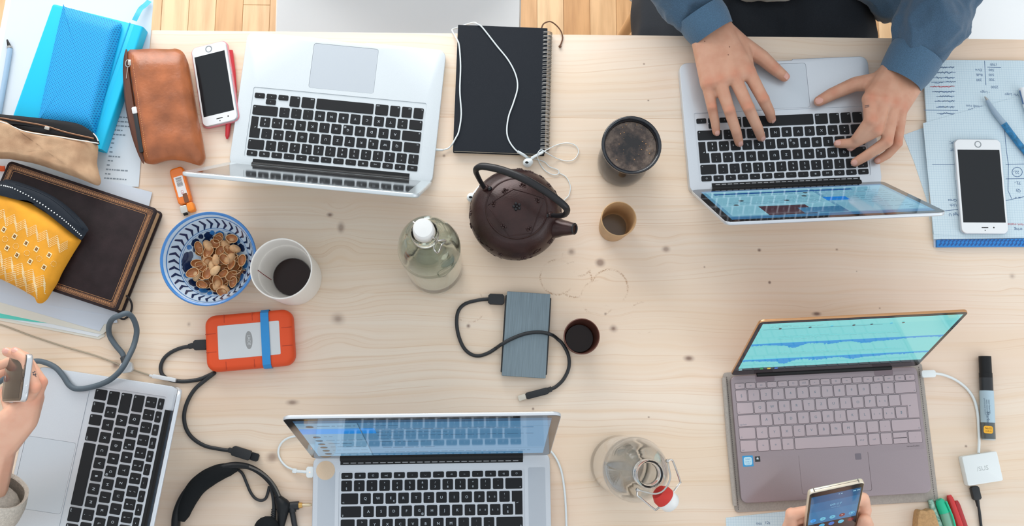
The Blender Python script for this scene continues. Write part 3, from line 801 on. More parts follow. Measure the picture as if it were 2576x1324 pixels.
def wave(y0, ph):
    n = 150; pts = [(0, y0), (1, y0)]; low = []
    for i in range(n + 1):
        x = 1 - i / n
        d = .012 + .026 * abs(noise.noise(Vector((x * 45, ph, 0)))) + .03 * max(0, noise.noise(Vector((x * 110, ph, 3)))) * math.exp(-((x - .4) / .25) ** 2) + .055 * math.exp(-((x - .24) / .035) ** 2) + .022 * math.exp(-((x - .42) / .06) ** 2) + .040 * math.exp(-((x - .60) / .05) ** 2) + .02 * math.exp(-((x - .7) / .08) ** 2) + .02 * math.exp(-((x - .18) / .08) ** 2)
        d *= 1.35
        low.append((x, y0 - d))
    r = []
    for (xa_, ya_), (xb_, yb_) in zip(low[:-1], low[1:]): r.append((xb_, ya_, xa_, y0 + .012, wv))
    return r
R5 += wave(.58, 1.0) + wave(.235, 5.0)
R5 += textlines(.05, .60, [.93, .955], (96, 160, 160), rn, .006) + textlines(.12, .8, [.73, .70, .67, .38, .355], (100, 176, 180), rn, .006)
for i, x in enumerate((.1, .25, .36, .47, .56, .66, .72)): R5.append((disc_pts(x, .90, .008, .012, 8), ((60, 40, 40), (40, 60, 70), (70, 170, 200))[i % 3]))
for x, c_ in ((.12, (60, 170, 90)), (.16, (220, 190, 60)), (.2, (60, 110, 200)), (.005, (150, 200, 210))): R5.append((x, .012, x + .018, .034, c_))
g, mats = ui_mesh(W5 - .012, LL5 - .026, -W5 / 2 + .006, .0195, .00045, R5, 1.0)
part('display', g, mats, lid5, False, label='teal display with two blue waveforms')
# ------------------------------------------------------------------ glass and crockery
def glass(name, col, rough=.0, ior=1.45):
    m = bpy.data.materials.new(name); m.use_nodes = True; p = m.node_tree.nodes['Principled BSDF']
    p.inputs['Base Color'].default_value = tuple(col) + (1,); p.inputs['Roughness'].default_value = rough; p.inputs['IOR'].default_value = ior
    p.inputs['Transmission Weight'].default_value = 1.0; MATS[name] = m; return m
GREEN = glass('green_glass', (.90, .955, .90)); CLEAR = glass('clear_glass', (.975, .99, .99))
STEEL = M('steel_wire', (190, 188, 184), .28, 1.0)
BPROF = [(0, .006), (.03, .004), (.038, 0), (.0425, .004), (.0440, .012), (.0436, .026), (.0440, .032), (.0440, .165), (.0432, .182), (.0408, .202), (.0362, .222), (.0300, .239), (.0225, .250), (.0172, .258), (.0158, .267), (.0160, .273), (.0180, .277), (.0180, .286), (.0168, .290)]
BIN = [(.0150, .2895), (.0138, .282), (.0134, .270), (.0142, .257), (.019, .2475), (.0270, .235), (.0335, .219), (.0382, .200), (.0408, .181), (.0416, .165), (.0416, .016), (.038, .010), (0, .012)]
def bottle_glass(seg=64):
    g = G(); pr, _ = spline([Vector((a, b, 0)) for a, b in BPROF[1:]], [1] * (len(BPROF) - 1), 3); pi_, _ = spline([Vector((a, b, 0)) for a, b in BIN[:-1]], [1] * (len(BIN) - 1), 3)
    prof = [(.0004, .006)] + [(p.x, p.y) for p in pr] + [(p.x, p.y) for p in pi_] + [(.0004, .012)]
    return g.lathe(prof, seg, cap0=True, cap1=True)
def ringwire(r, z, rad, n=28, cx=0, cy=0): return [(cx + r * cos(2 * pi * k / n), cy + r * sin(2 * pi * k / n), z) for k in range(n)]
def make_bottle(label, px, py, m, rot):
    c = at(px, py, 0)
    t = thing('swing_top_bottle', label, 'bottle', (c.x, c.y, 0), rot, 'swing-top glass bottles')
    part('glass', bottle_glass(), m, t, angle=80)
    part('neck_wire', G().tube(ringwire(.0168, .2665, 0), .0011, 8, smooth=1, closed=True), STEEL, t)
    return t
gb = make_bottle('green-tinted swing-top bottle closed with a white cap beside the teapot', 1095, 674, GREEN, RAD(-38))
wg = G().lathe([(.0003, .291), (.0128, .291), (.0136, .296), (.0138, .306), (.0132, .3115), (.0115, .3145), (.0003, .3155)], 32, cap0=True, cap1=True)
part('cap', wg, M('porcelain_cap', (226, 228, 226), .3), gb, angle=50)
part('gasket', G().lathe([(.012, .2895), (.0143, .2895), (.0143, .2925), (.012, .2925)], 24), M('pale_gasket', (196, 190, 180), .6), gb)
for s in (-1, 1):
    part('bail_wire', G().tube([(s * .0172, 0, .2665), (s * .0182, .002, .280), (s * .0176, 0, .300), (s * .0138, 0, .303)], .0011, 8), STEEL, gb)
lv = G().tube([(.0172, .004, .2665), (.021, .010, .262), (.024, .012, .255), (.022, .006, .250), (.0255, -.002, .258), (.026, -.008, .262), (.0215, -.008, .268), (.0172, -.004, .2665)], .0011, 8)
part('lever_wire', lv, STEEL, gb)
cb = make_bottle('clear glass swing-top bottle standing open, its red and white cap hanging', 1553, 1168, CLEAR, 0)
pa, pb = at(1604, 1233, .262), at(1679, 1160, .262)
c0, c1 = at(1661, 1243, .258), at(1690, 1269, .250); ax = (c1 - c0).normalized()
part('bail_wire', G().tube([pa, at(1603, 1246, .26), at(1612, 1254, .258), at(1645, 1281, .252), at(1653, 1281, .252), c0 + (c1 - c0) * .62], .0012, 8, smooth=3), STEEL, cb, world=True)
part('bail_wire', G().tube([pb, at(1688, 1157, .26), at(1695, 1166, .258), at(1711, 1212, .252), at(1709, 1217, .252), c0 + (c1 - c0) * .62], .0012, 8, smooth=3), STEEL, cb, world=True)
part('lever_wire', G().tube([pa + Vector((.002, 0, 0)), at(1618, 1237, .262), at(1650, 1243, .266), at(1672, 1232, .27), at(1686, 1205, .27), at(1683, 1180, .268), pb], .0012, 8), STEEL, cb, world=True)
for p_ in (pa, pb): part('wire_coil', G().ball(p_, .0028, 8, sc=(1, 1, 1.6)), STEEL, cb, world=True)
RM = Matrix.Translation(c0) @ Vector((0, 0, 1)).rotation_difference(ax).to_matrix().to_4x4()
part('gasket', G().merge(G().lathe([(.0003, -.004), (.0095, -.004), (.0135, .003), (.0137, .009), (.0003, .009)], 24), RM), M('red_rubber', (196, 44, 34), .55), cb, world=True)
part('cap', G().merge(G().lathe([(.0003, .009), (.0130, .009), (.0136, .012), (.0132, .020), (.0110, .0235), (.0003, .0245)], 28), RM), M('porcelain_cap'), cb, world=True)

# white tall cup with tea
WHITEC = M('white_stoneware', (238, 234, 228), .42, bump=(60, .15, .002))
def cup(name, label, px, py, z, prof, m, seg=56, cat='cup', grp=None):
    c = at(px, py, z)
    t = thing(name, label, cat, (c.x, c.y, 0), 0, grp)
    pts, _ = spline([Vector((a, b, 0)) for a, b in prof], [1] * len(prof), 3)
    part('body', G().lathe([(max(p.x, .0003), p.y) for p in pts], seg, cap0=True, cap1=True), m, t, angle=70)
    return t
def liquid(t, r, z, m, name='liquid'): return part(name, G().slab(circle(r, 40), z - .001, z), m, t)
TEA = M('black_tea', (38, 20, 16), .15, spec=.25); COFFEE = M('coffee', (34, 26, 24), .12)
mg = cup('tall_cup', 'tall white stoneware cup half full of dark tea beside the blue bowl', 707.2, 675.6, .102,
         [(0, .004), (.036, .003), (.041, 0), (.0432, .006), (.0440, .04), (.0452, .085), (.0456, .1), (.0446, .1025), (.0432, .1), (.0425, .082), (.0408, .07), (.0395, .068), (.036, .05), (.0315, .03), (.0270, .014), (0, .010)], WHITEC)
liquid(mg, .0288, .020, TEA, 'tea')
part('tea_bag_string', G().tube([(-.030, -.006, .0285), (-.036, -.002, .052), (-.0402, .0015, .074)], .0005, 6), M('red_thread', (140, 50, 56), .7), mg)
bk = cup('waisted_cup', 'black glazed waisted cup of frothy coffee above the bamboo cup', 1588.7, 365, .105,
         [(0, .003), (.033, .002), (.036, 0), (.0402, .006), (.0408, .028), (.0370, .050), (.0325, .066), (.0345, .082), (.0430, .097), (.0455, .102), (.0455, .106), (.0432, .1075), (.0405, .105), (.0392, .1), (.037, .088), (0, .084)], M('black_glaze', (16, 22, 30), .12, coat=.5))
def froth():
    m = bpy.data.materials.new('coffee_froth'); m.use_nodes = True; nt = m.node_tree; L = nt.links; p = nt.nodes['Principled BSDF']
    tc = nt.nodes.new('ShaderNodeTexCoord'); n = nt.nodes.new('ShaderNodeTexNoise'); n.inputs['Scale'].default_value = 55; n.inputs['Detail'].default_value = 8; n.inputs['Roughness'].default_value = .7
    L.new(tc.outputs['Object'], n.inputs['Vector'])
    ln = nt.nodes.new('ShaderNodeVectorMath'); ln.operation = 'LENGTH'; L.new(tc.outputs['Object'], ln.inputs[0])
    mr = nt.nodes.new('ShaderNodeMapRange'); L.new(ln.outputs['Value'], mr.inputs[0]); mr.inputs[1].default_value = .012; mr.inputs[2].default_value = .036; mr.inputs[3].default_value = -.12; mr.inputs[4].default_value = .16
    ad = nt.nodes.new('ShaderNodeMath'); L.new(n.outputs['Fac'], ad.inputs[0]); L.new(mr.outputs[0], ad.inputs[1])
    r = nt.nodes.new('ShaderNodeValToRGB'); e = r.color_ramp.elements
    e[0].position = .40; e[0].color = lin((26, 24, 26)) + (1,); e[1].position = .74; e[1].color = lin((116, 100, 88)) + (1,)
    x = e.new(.55); x.color = lin((66, 54, 48)) + (1,)
    L.new(ad.outputs[0], r.inputs[0]); L.new(r.outputs[0], p.inputs['Base Color']); p.inputs['Roughness'].default_value = .22
    b = nt.nodes.new('ShaderNodeBump'); b.inputs['Strength'].default_value = .25; b.inputs['Distance'].default_value = .001; L.new(n.outputs['Fac'], b.inputs['Height']); L.new(b.outputs[0], p.inputs['Normal'])
    MATS['coffee_froth'] = m; return m
cf = part('coffee', G().slab(circle(.0390, 40), -.001, 0), froth(), bk, local=Matrix.Translation((0, 0, .0975)))
bub = G(); rb = random.Random(5)
for k in range(26):
    a_, r_ = rb.uniform(0, 2 * pi), rb.uniform(.012, .037) ; bub.ball((r_ * cos(a_), r_ * sin(a_), .0975), rb.uniform(.0004, .0012), 8)
part('bubbles', bub, M('froth_bubble', (170, 130, 90), .15), bk, kind='stuff')
bm_ = cup('small_cup', 'small tan cup with a pale rim below the black coffee cup', 1556.4, 551, .07,
          [(0, .003), (.018, .002), (.0215, 0), (.0228, .005), (.0250, .035), (.0272, .066), (.0274, .070), (.0266, .0712), (.0254, .069), (.0232, .035), (.0205, .008), (0, .007)], M('tan_ceramic', (196, 160, 118), .55, var=(90, .08, (1, 1, .3))), grp='small tea cups')
liquid(bm_, .0206, .0095, M('pale_tea', (120, 100, 74), .2), 'tea_dregs')
br_ = cup('small_cup', 'small dark reddish-brown cup holding dark liquid beside the grey drive', 1463.5, 846.5, .05,
          [(0, .003), (.017, .002), (.0200, 0), (.0225, .004), (.0260, .028), (.0275, .047), (.0275, .050), (.0267, .051), (.0258, .049), (.0240, .026), (.0195, .006), (0, .005)], M('brown_clay', (96, 56, 44), .40, var=(60, .15, (1, 1, 1))), grp='small tea cups')
liquid(br_, .0213, .014, TEA, 'tea')

# painted bowl
bc = at(524, 650.7, .058)
BG, BW, BB, BD = M('bowl_glaze', (206, 224, 240), .16, coat=.4), None, M('bowl_blue', (52, 122, 190), .2, coat=.4), M('bowl_dark_blue', (22, 44, 84), .2, coat=.4)
bowl = thing('painted_bowl', 'white bowl painted with blue leaves and holding pistachio shells', 'bowl', (bc.x, bc.y, 0), 0)
INP = [(.0, .0085), (.020, .0088), (.034, .0105), (.044, .0150), (.052, .0225), (.059, .0335), (.0645, .0455), (.0685, .0565)]
OUTP = [(0, .004), (.030, .004), (.033, 0), (.036, .003), (.040, .010), (.052, .019), (.062, .033), (.0685, .047), (.0722, .057), (.0715, .0585), (.0700, .0582)]
po, _ = spline([Vector((a, b, 0)) for a, b in OUTP], [1] * len(OUTP), 3); pn, _ = spline([Vector((a, b, 0)) for a, b in INP], [1] * len(INP), 6)
part('body', G().lathe([(max(p.x, .0003), p.y) for p in po] + [(max(p.x, .0003), p.y) for p in pn[::-1]], 72, cap0=True, cap1=True), BG, bowl, angle=70)
def inpt(r, th, off=.0004):
    for a_, b_ in zip(pn[:-1], pn[1:]):
        if a_.x <= r <= b_.x + 1e-9:
            t_ = (r - a_.x) / (b_.x - a_.x + 1e-9); z = a_.y + (b_.y - a_.y) * t_; nx, nz_ = -(b_.y - a_.y), (b_.x - a_.x); l_ = math.hypot(nx, nz_)
            return Vector(((r + nx / l_ * off) * cos(th), (r + nx / l_ * off) * sin(th), z + nz_ / l_ * off))
    return Vector((r * cos(th), r * sin(th), pn[-1].y + off))
def band(r0, r1, m, off=.0003, n=72, wav=0):
    g = G(); v = []; f = []; k = max(2, int((r1 - r0) / .002) + 1)
    for i in range(n):
        th = 2 * pi * i / n
        for j in range(k + 1): v.append(inpt(r0 + (r1 - r0) * j / k, th, off))
    for i in range(n):
        i2 = (i + 1) % n
        for j in range(k): f.append((i * (k + 1) + j, i * (k + 1) + j + 1, i2 * (k + 1) + j + 1, i2 * (k + 1) + j))
    return g.add(v, f)
part('rim_stripe', G().lathe([(.0682, .0569), (.0700, .0588), (.0716, .0591), (.0727, .0576), (.0716, .0540)], 72), BB, bowl, label='blue painted rim')
part('painted_line', band(.0655, .0662, BB), BB, bowl); part('painted_line', band(.0535, .0541, BB), BB, bowl); part('painted_line', band(.0516, .0520, BB), BB, bowl)
cm = None
for i in range(34):
    th = 2 * pi * i / 34; g = G()
    for sgn in (-1, 1):
        q = []
        for s_ in range(5):
            u_ = s_ / 4; r_ = .0592 + sgn * .0050 * u_; tt = th + .075 * u_ - .02; w_ = .036 * (1 - .45 * u_)
            q.append((inpt(r_, tt - w_), inpt(r_, tt + w_)))
        for (a_, b_), (c_, d_) in zip(q[:-1], q[1:]): g.quad(a_, b_, d_, c_) if sgn > 0 else g.quad(c_, d_, b_, a_)
    part('painted_leaf', g, BD, bowl, False)
rb = random.Random(8)
def blob(r, th, sr, st, m, off=.0005):
    n = 16; v = [inpt(r, th, off)] + [inpt(min(.0525, max(.002, r + sr * cos(2 * pi * k / n) * (1 + .15 * sin(5 * k)))), th + st * sin(2 * pi * k / n), off) for k in range(n)]
    return part('painted_petal', G().add(v, [(0, 1 + k, 1 + (k + 1) % n) for k in range(n)]), m, bowl, False)
for i in range(13):
    th = 2 * pi * i / 13 + rb.uniform(-.08, .08)
    blob(.0462, th, .0048, .15, BD if i % 3 else BB); blob(.0400, th + .16, .0044, .15, BD, .0006); blob(.0485, th + .24, .0030, .08, BB if i % 2 else BD, .0007)
blob(.047, RAD(178), .0046, .34, BD, .0009); blob(.043, RAD(196), .005, .2, BD, .001); blob(.043, RAD(166), .004, .2, BD, .001)
# pistachio shells, one by one
def shell_mesh():
    g = G(); v = []; f = []; n, mr = 16, 6
    for lay, k in ((0, 1.0), (1, .90)):
        for i in range(mr + 1):
            t_ = pi / 2 * i / mr
            for j in range(n):
                a_ = 2 * pi * j / n; x = .0100 * cos(a_) * cos(t_) * k; y = .0070 * sin(a_) * cos(t_) * k * (1 + .12 * cos(a_)); z = -.0052 * sin(t_) * k
                v.append((x, y, z))
    for lay in (0, 1):
        o = lay * (mr + 1) * n
        for i in range(mr):
            for j in range(n):
                q = (o + i * n + j, o + i * n + (j + 1) % n, o + (i + 1) * n + (j + 1) % n, o + (i + 1) * n + j); f.append(q[::-1] if lay == 0 else q)
    o = (mr + 1) * n
    for j in range(n): f.append((j, (j + 1) % n, o + (j + 1) % n, o + j))
    g.add(v, f); k_ = mr * n; g.m = [0] * k_ + [1] * k_ + [2] * n; return g
SHELLM = M('pistachio_shell', (204, 158, 112), .5, var=(160, .20, (1, 1, 1))); SHELLIN = M('pistachio_inside', (168, 106, 58), .42, var=(120, .18, (1, 1, 1)))
SHELLM2 = M('pistachio_shell_pale', (212, 172, 126), .45, var=(120, .15, (1, 1, 1)))
sh1 = mesh_data('shell', shell_mesh(), [SHELLM, SHELLIN, SHELLM2], True, 50); sh2 = mesh_data('shell_pale', shell_mesh(), [SHELLM2, SHELLIN, SHELLM2], True, 50)
pos = []; rb = random.Random(21)
hc = Vector((bc.x + .006, bc.y - .003, 0))
for lay, (nn, R_, zb) in enumerate(((26, .044, .0165), (24, .041, .0235), (14, .031, .0300))):
    for k in range(nn):
        r_ = R_ * math.sqrt((k + .5) / nn); th = k * 2.39996 + lay
        pos.append((hc.x + r_ * cos(th) * .92 + .006 * (lay > 0) * 0, hc.y + r_ * sin(th) * 1.08, zb + .010 * (r_ / .04) ** 2 * (lay == 0) + rb.uniform(-.001, .001) - .004 * (r_ / .04) * (lay > 0)))
for i, (x, y, z) in enumerate(pos):
    o = bpy.data.objects.new('pistachio_shell', sh1 if i % 3 else sh2); COL.objects.link(o); o.location = (x, y, z)
    fl = rb.random() < .24
    o.rotation_euler = (rb.uniform(-.5, .5) + (pi if fl else 0), rb.uniform(-.5, .5), rb.uniform(0, 6.28)); s_ = rb.uniform(.88, 1.1); o.scale = (s_, s_, s_)
    tag(o, 'empty tan pistachio half shell heaped in the blue painted bowl', 'pistachio shell', 'pistachio shells in the bowl')

# ------------------------------------------------------------------ cast iron teapot
IRON = M('cast_iron', (50, 28, 26), .33, .25, var=(45, .28, (1, 1, 1)), bump=(420, .35, .0007)); IRONB = M('black_iron', (34, 34, 37), .38, .3)
tpc = at(1297, 541, .045)
tp = thing('teapot', 'dark reddish cast iron teapot with arched black handle', 'teapot', (tpc.x, tpc.y, 0), 0)
body = [(0, .003), (.045, .002), (.050, 0), (.056, .006), (.066, .022), (.0715, .042), (.0705, .058), (.064, .074), (.054, .085), (.0475, .089)]
pts, _ = spline([Vector((a, b, 0)) for a, b in body], [1] * len(body), 4)
part('body', G().lathe([(max(p.x, .0004), p.y) for p in pts], 72, cap0=True, cap1=True), IRON, tp, angle=70)
lidp = [(.0478, .0880), (.0470, .0905), (.0455, .0912), (.036, .0962), (.024, .1003), (.012, .1026), (0, .1034)]
pts, _ = spline([Vector((a, b, 0)) for a, b in lidp], [1] * len(lidp), 4)
lid_t = part('lid', G().lathe([(max(p.x, .0004), p.y) for p in pts], 64, cap0=True, cap1=True), IRON, tp, angle=70)
lb = bvh_of(G().lathe([(max(p.x, .0004), p.y) for p in pts], 64, cap1=True))
def onlid(r, a_): return Vector((r * cos(a_), r * sin(a_), drop(lb, r * cos(a_), r * sin(a_), .09)))
rid = [(90, 210), (90, 330), (210, 330), (30, 150), (30, 270), (150, 270)]
part('lid_rim', G().tube([onlid(.0462, 2 * pi * k / 40) for k in range(40)], .0009, 6, smooth=1, closed=True), IRON, lid_t)
for a_, b_ in ((100, 20), (100, 175), (20, -60), (175, 255), (-60, 255)):
    A_, B_ = onlid(.0445 if a_ != 100 else .028, RAD(a_)), onlid(.0445, RAD(b_)); ps = []
    for k in range(7):
        q = A_.lerp(B_, k / 6); ps.append(Vector((q.x, q.y, drop(lb, q.x, q.y, .09) + .0002)))
    part('raised_line', G().tube(ps, .0007, 6, smooth=2), IRON, lid_t)
def blossom(c, s=1.0, nrm=Vector((0, 0, 1))):
    g = G()
    for k in range(5): g.ball(Vector((cos(k * 1.2566) * .0036 * s, sin(k * 1.2566) * .0036 * s, 0)), .0020 * s, 8, sc=(1, 1, .8))
    g.ball((0, 0, 0), .0016 * s, 8)
    return G().merge(g, Matrix.Translation(c) @ nrm.to_track_quat('Z', 'Y').to_matrix().to_4x4())
part('knob', blossom(Vector((0, 0, .1042)), 1.25), IRONB, lid_t)
for r_, a_ in ((.03, 125), (.032, 20), (.035, 75), (.034, 170), (.036, 300), (.034, 235)): part('blossom', blossom(onlid(r_, RAD(a_)), 1.0), IRON, lid_t)
bb = bvh_of(G().lathe([(max(p.x, .0004), p.y) for p in spline([Vector((a, b, 0)) for a, b in body], [1] * len(body), 4)[0]], 64))
for a_, zz in ((70, .068), (85, .06), (55, .062), (100, .07), (180, .06), (195, .05), (215, .06), (250, .06), (280, .055), (320, .06), (40, .07), (140, .062)):
    rr = .062 + (.074 - zz) * .45; d_ = Vector((cos(RAD(a_)), sin(RAD(a_)), 0)); h = bb.ray_cast(d_ * .2 + Vector((0, 0, zz)), -d_)
    if h[0] is not None: part('blossom', blossom(h[0], .9, h[1] if h[1].dot(d_) > 0 else -h[1]), IRON, tp)
rb = random.Random(4)
for k in range(26):   # raised twigs on the shoulder
    a0 = rb.uniform(0, 2 * pi); z0_ = rb.uniform(.040, .070); ps = []
    for s_ in range(4):
        aa = a0 + s_ * .07 * rb.choice((-1, 1, 1)); zz = z0_ + rb.uniform(-.004, .004); d_ = Vector((cos(aa), sin(aa), 0)); h = bb.ray_cast(d_ * .2 + Vector((0, 0, zz)), -d_)
        if h[0] is not None: ps.append(h[0])
    if len(ps) > 2: part('raised_twig', G().tube(ps, .0008, 5, smooth=2), IRON, tp)
l1, l2 = at(1222, 473, .084), at(1385, 541, .084)
for q, d_ in ((l1, 1), (l2, -1)):
    part('handle_lug', hull_g(G(), [(q, .0055), (q - Vector((0, 0, .010)), .007), (q + Vector((.002 * d_, 0, .004)), .003)]), IRON, tp, world=True)
    part('lug_pin', G().ball(q + Vector((.006 * d_, -.002, .004)), .0038, 10), IRONB, tp, world=True)
hp = [(1219, 474, .084), (1206, 452, .105), (1197, 431, .128), (1202, 422, .141), (1218, 419, .148), (1262, 428, .155), (1320, 451, .160), (1372, 481, .156), (1412, 511, .147), (1426, 527, .136), (1421, 540, .120), (1404, 543, .10), (1388, 542, .086)]
part('handle', G().tube([at(*q) for q in hp], [.0034, .0036, .0042, .0048, .0054, .0058, .0060, .0058, .0054, .0050, .0042, .0036, .0034], 14, smooth=5), IRONB, tp, world=True)
s0, s1 = at(1352, 570, .045), at(1444, 576, .083)
sp = [s0, s0.lerp(s1, .35) + Vector((0, 0, -.001)), s0.lerp(s1, .7) + Vector((0, 0, .001)), s1]
part('spout', G().tube(sp, [.026, .019, .0125, .0088], 24, smooth=6), IRON, tp, world=True)
sd = (sp[3] - sp[2]).normalized()
part('spout_mouth', G().merge(G().lathe([(.0088, -.001), (.0090, .0012), (.0078, .0022), (.0058, .0016), (.0052, -.001), (.0003, -.0012)], 24), Matrix.Translation(s1) @ sd.to_track_quat('Z', 'Y').to_matrix().to_4x4()), IRONB, tp, world=True)

# ------------------------------------------------------------------ drives, leads, lighter
def lead(name, label, pts, r, m, cat='cable', smooth=5, seg=8):
    """root empty at the first point plus the cable mesh"""
    p0 = pts[0]; t = thing(name, label, cat, (p0.x, p0.y, max(0, p0.z - r)), 0)
    part('cord', G().tube(pts, r, seg, smooth=smooth), m, t, world=True, angle=60); return t
RUB = M('cable_rubber', (34, 38, 42), .5)
def zp(lst, s, ox, oy, z): return [at(ox + x / s, oy + y / s, z) for x, y in lst]
def boxalong(a_, b_, w, h, bev=.0008, up=Vector((0, 0, 1)), taper=1.0):
    """rounded block from point a to b"""
    d_ = (b_ - a_); l_ = d_.length; m_ = Matrix.Translation(a_) @ d_.to_track_quat('X', 'Z').to_matrix().to_4x4()
    out = [(0, -w / 2), (l_, -w / 2 * taper), (l_, w / 2 * taper), (0, w / 2)]
    o2 = []
    for i in range(4):
        p_, q, r_ = Vector(out[i - 1]), Vector(out[i]), Vector(out[(i + 1) % 4]); c_ = min(w * .18, l_ * .2)
        o2 += [q + (p_ - q).normalized() * c_, q + (r_ - q).normalized() * c_]
    return G().merge(G().slab(o2, -h / 2, h / 2, bev, bevb=bev), m_)
hd = [(1273.3, 732.9), (1388.4, 740.3), (1375, 953), (1257.9, 945.2)]
P_ = pxo(hd, .013); c_ = sum(P_, Vector()) / 4; u_ = ((P_[1] - P_[0]) + (P_[2] - P_[3])).normalized(); w_ = ((P_[1] - P_[0]).length + (P_[2] - P_[3]).length) / 2; d_ = ((P_[3] - P_[0]).length + (P_[2] - P_[1]).length) / 2
hdd = thing('portable_drive', 'grey brushed metal portable drive with a black lead across it', 'drive', (c_.x, c_.y, 0), math.atan2(u_.y, u_.x))
part('shell', G().slab(rrect(w_, d_ - .012, .001, 2), 0, .0115, .0006), M('drive_black', (24, 28, 32), .5), hdd)
part('top_plate', G().slab(rrect(w_ - .004, d_, .0012, 2), .0116, .0132, .0004, steps=1), M('brushed_blue_grey', (120, 136, 144), .42, .5, var=(60, .14, (14, .4, 1))), hdd)
part('bottom_plate', G().slab(rrect(w_ - .005, d_ - .001, .0012, 2), .0002, .0115 * .3), MATS['brushed_blue_grey'], hdd)
zz = .004
raw = [(425, 205), (330, 215), (200, 250), (130, 320), (112, 430), (130, 560), (180, 680), (250, 745), (330, 762), (420, 735), (500, 685)]
pts = zp(raw, 3.894, 1120, 700, .0035) + [at(1120 + x / 3.894, 700 + y / 3.894, z) for x, y, z in ((535, 660, .0135), (565, 642, .0166), (640, 600, .0165), (750, 555, .0165), (850, 533, .0165), (960, 533, .0165), (1035, 553, .0165), (1068, 570, .010))] + zp([(1100, 597), (1150, 645), (1207, 760), (1210, 880), (1160, 990), (1090, 1060), (1040, 1088)], 3.894, 1120, 700, .0035)
ld = lead('drive_cable', 'short black lead looping over the grey portable drive', pts, .0028, RUB)
part('plug', boxalong(at(1228, 752.5, .006), at(1268.5, 754.4, .006), .0165, .0085), M('plug_black', (30, 33, 36), .55), ld, world=True)
for k in range(3):
    q = at(1387 - k * 3.4 - 1, 979.5 + k * 1.3, .0045); part('strain_relief', G().merge(G().slab(rrect(.0016, .0085 - k * .0, .0006, 2), -.003, .003), frame_px(q, at(1324, 996, 0) - at(1386, 980, 0), q.z)), RUB, ld, world=True)
part('usb_plug_grip', boxalong(at(1379, 983, .005), at(1323, 997.5, .005), .0105, .0075), MATS['plug_black'], ld, world=True)
part('usb_contact', boxalong(at(1323.5, 997.5, .005), at(1303.5, 1003, .005), .0085, .004, .0003), M('nickel', (206, 200, 186), .3, .9), ld, world=True)
# rugged orange drive
OR = M('orange_rubber', (226, 78, 26), .55); q4 = [(516.6, 797), (736, 777), (742.6, 918.6), (522.4, 937.7)]
P_ = pxo(q4, .014); c_ = sum(P_, Vector()) / 4; u_ = ((P_[1] - P_[0]) + (P_[2] - P_[3])).normalized(); w_ = ((P_[1] - P_[0]).length + (P_[2] - P_[3]).length) / 2; d_ = ((P_[3] - P_[0]).length + (P_[2] - P_[1]).length) / 2
rg = thing('rugged_drive', 'bright orange rubber cased drive with a pale top plate', 'drive', (c_.x, c_.y, 0), math.atan2(u_.y, u_.x))
part('bumper', G().slab(rrect(w_, d_, .016, 6), 0, .0225, .0075, bevb=.005, steps=4), OR, rg, angle=50)
pw_, pd_ = w_ * .705, d_ * .60
part('top_plate', G().slab(rrect(pw_, pd_, .002, 3), .0222, .0229, .0003, steps=1), M('plate_silver', (206, 210, 212), .4, .25), rg)
for sx, fr in ((-1, (-.2, .12)), (1, (-.2, .12))):
    for f_ in fr:
        xx = f_ * w_ - .01
        part('rib_groove', G().box(xx, xx + .0009, sx * d_ / 2 * .985 - (.013 if sx > 0 else 0), sx * d_ / 2 * .985 + (0 if sx > 0 else .013), .0215, .02265), M('orange_dark', (176, 56, 18), .6), rg, False)
    for yy in (-.014, .014):
        x0_ = sx * (w_ / 2 - .001); part('rib_groove', G().box(min(x0_, x0_ - sx * .016), max(x0_, x0_ - sx * .016), yy, yy + .0009, .0215, .02265), MATS['orange_dark'], rg, False)
lg = G().add([(x * .0055, y * .014, .02298) for x, y in circle(1, 32)], [tuple(range(32))]).text('LACIE', .0062, 0, 0, .02302, 1, Matrix.Rotation(RAD(-90), 4, 'Z'))
part('maker_badge', lg, [M('badge_grey', (150, 152, 152), .4, .3), MATS['plate_silver']], rg, False, label='grey oval maker badge')
# blue rubber band round the drive
bx = w_ * .19; bw = .0125; ys = d_ / 2
prof = [(-ys - .0012, .004), (-ys - .0012, .016), (-ys + .004, .0232), (-ys + .010, .0238), (0, .0238), (ys - .010, .0238), (ys - .004, .0232), (ys + .0012, .016), (ys + .0012, .004)]
g = G()
for (ya, za), (yb, zb) in zip(prof[:-1], prof[1:]): g.add([(bx - bw / 2, ya, za), (bx + bw / 2, ya, za), (bx + bw / 2, yb, zb), (bx - bw / 2, yb, zb)], [(0, 1, 2, 3)]); g.add([(bx - bw / 2, ya * 1.012, za + .0008), (bx + bw / 2, ya * 1.012, za + .0008), (bx + bw / 2, yb * 1.012, zb + .0008), (bx - bw / 2, yb * 1.012, zb + .0008)], [(0, 1, 2, 3)])
solo('rubber_band', G().merge(g, WM[rg.name]), M('blue_rubber', (36, 140, 208), .5), 'wide sky blue rubber band stretched round the orange drive', 'rubber band')
pts = [at(x, y, z) for x, y, z in ((478, 872, .007), (455, 876, .004), (430, 887, .003), (412, 903, .003), (404, 925, .003), (410, 945, .003), (432, 957, .003), (465, 960, .003), (500, 955, .003), (525, 945, .003), (540, 938, .0035), (532, 945, .006), (515, 958, .004), (490, 980, .003), (472, 1010, .003), (463, 1045, .003), (468, 1078, .003), (485, 1103, .003), (515, 1122, .003), (550, 1130, .003), (578, 1134, .004))]
l3 = lead('usb_cable', 'black usb lead curling from the orange drive towards the headset', pts, .0030, RUB)
part('plug', boxalong(at(487, 869, .009), at(522, 867.5, .009), .0155, .0085), MATS['plug_black'], l3, world=True)
part('plug_neck', boxalong(at(474, 873, .008), at(488, 869, .009), .008, .0065), MATS['plug_black'], l3, world=True)
part('usb_plug_grip', boxalong(at(584, 1133, .005), at(632, 1148, .005), .0150, .0085), MATS['plug_black'], l3, world=True)
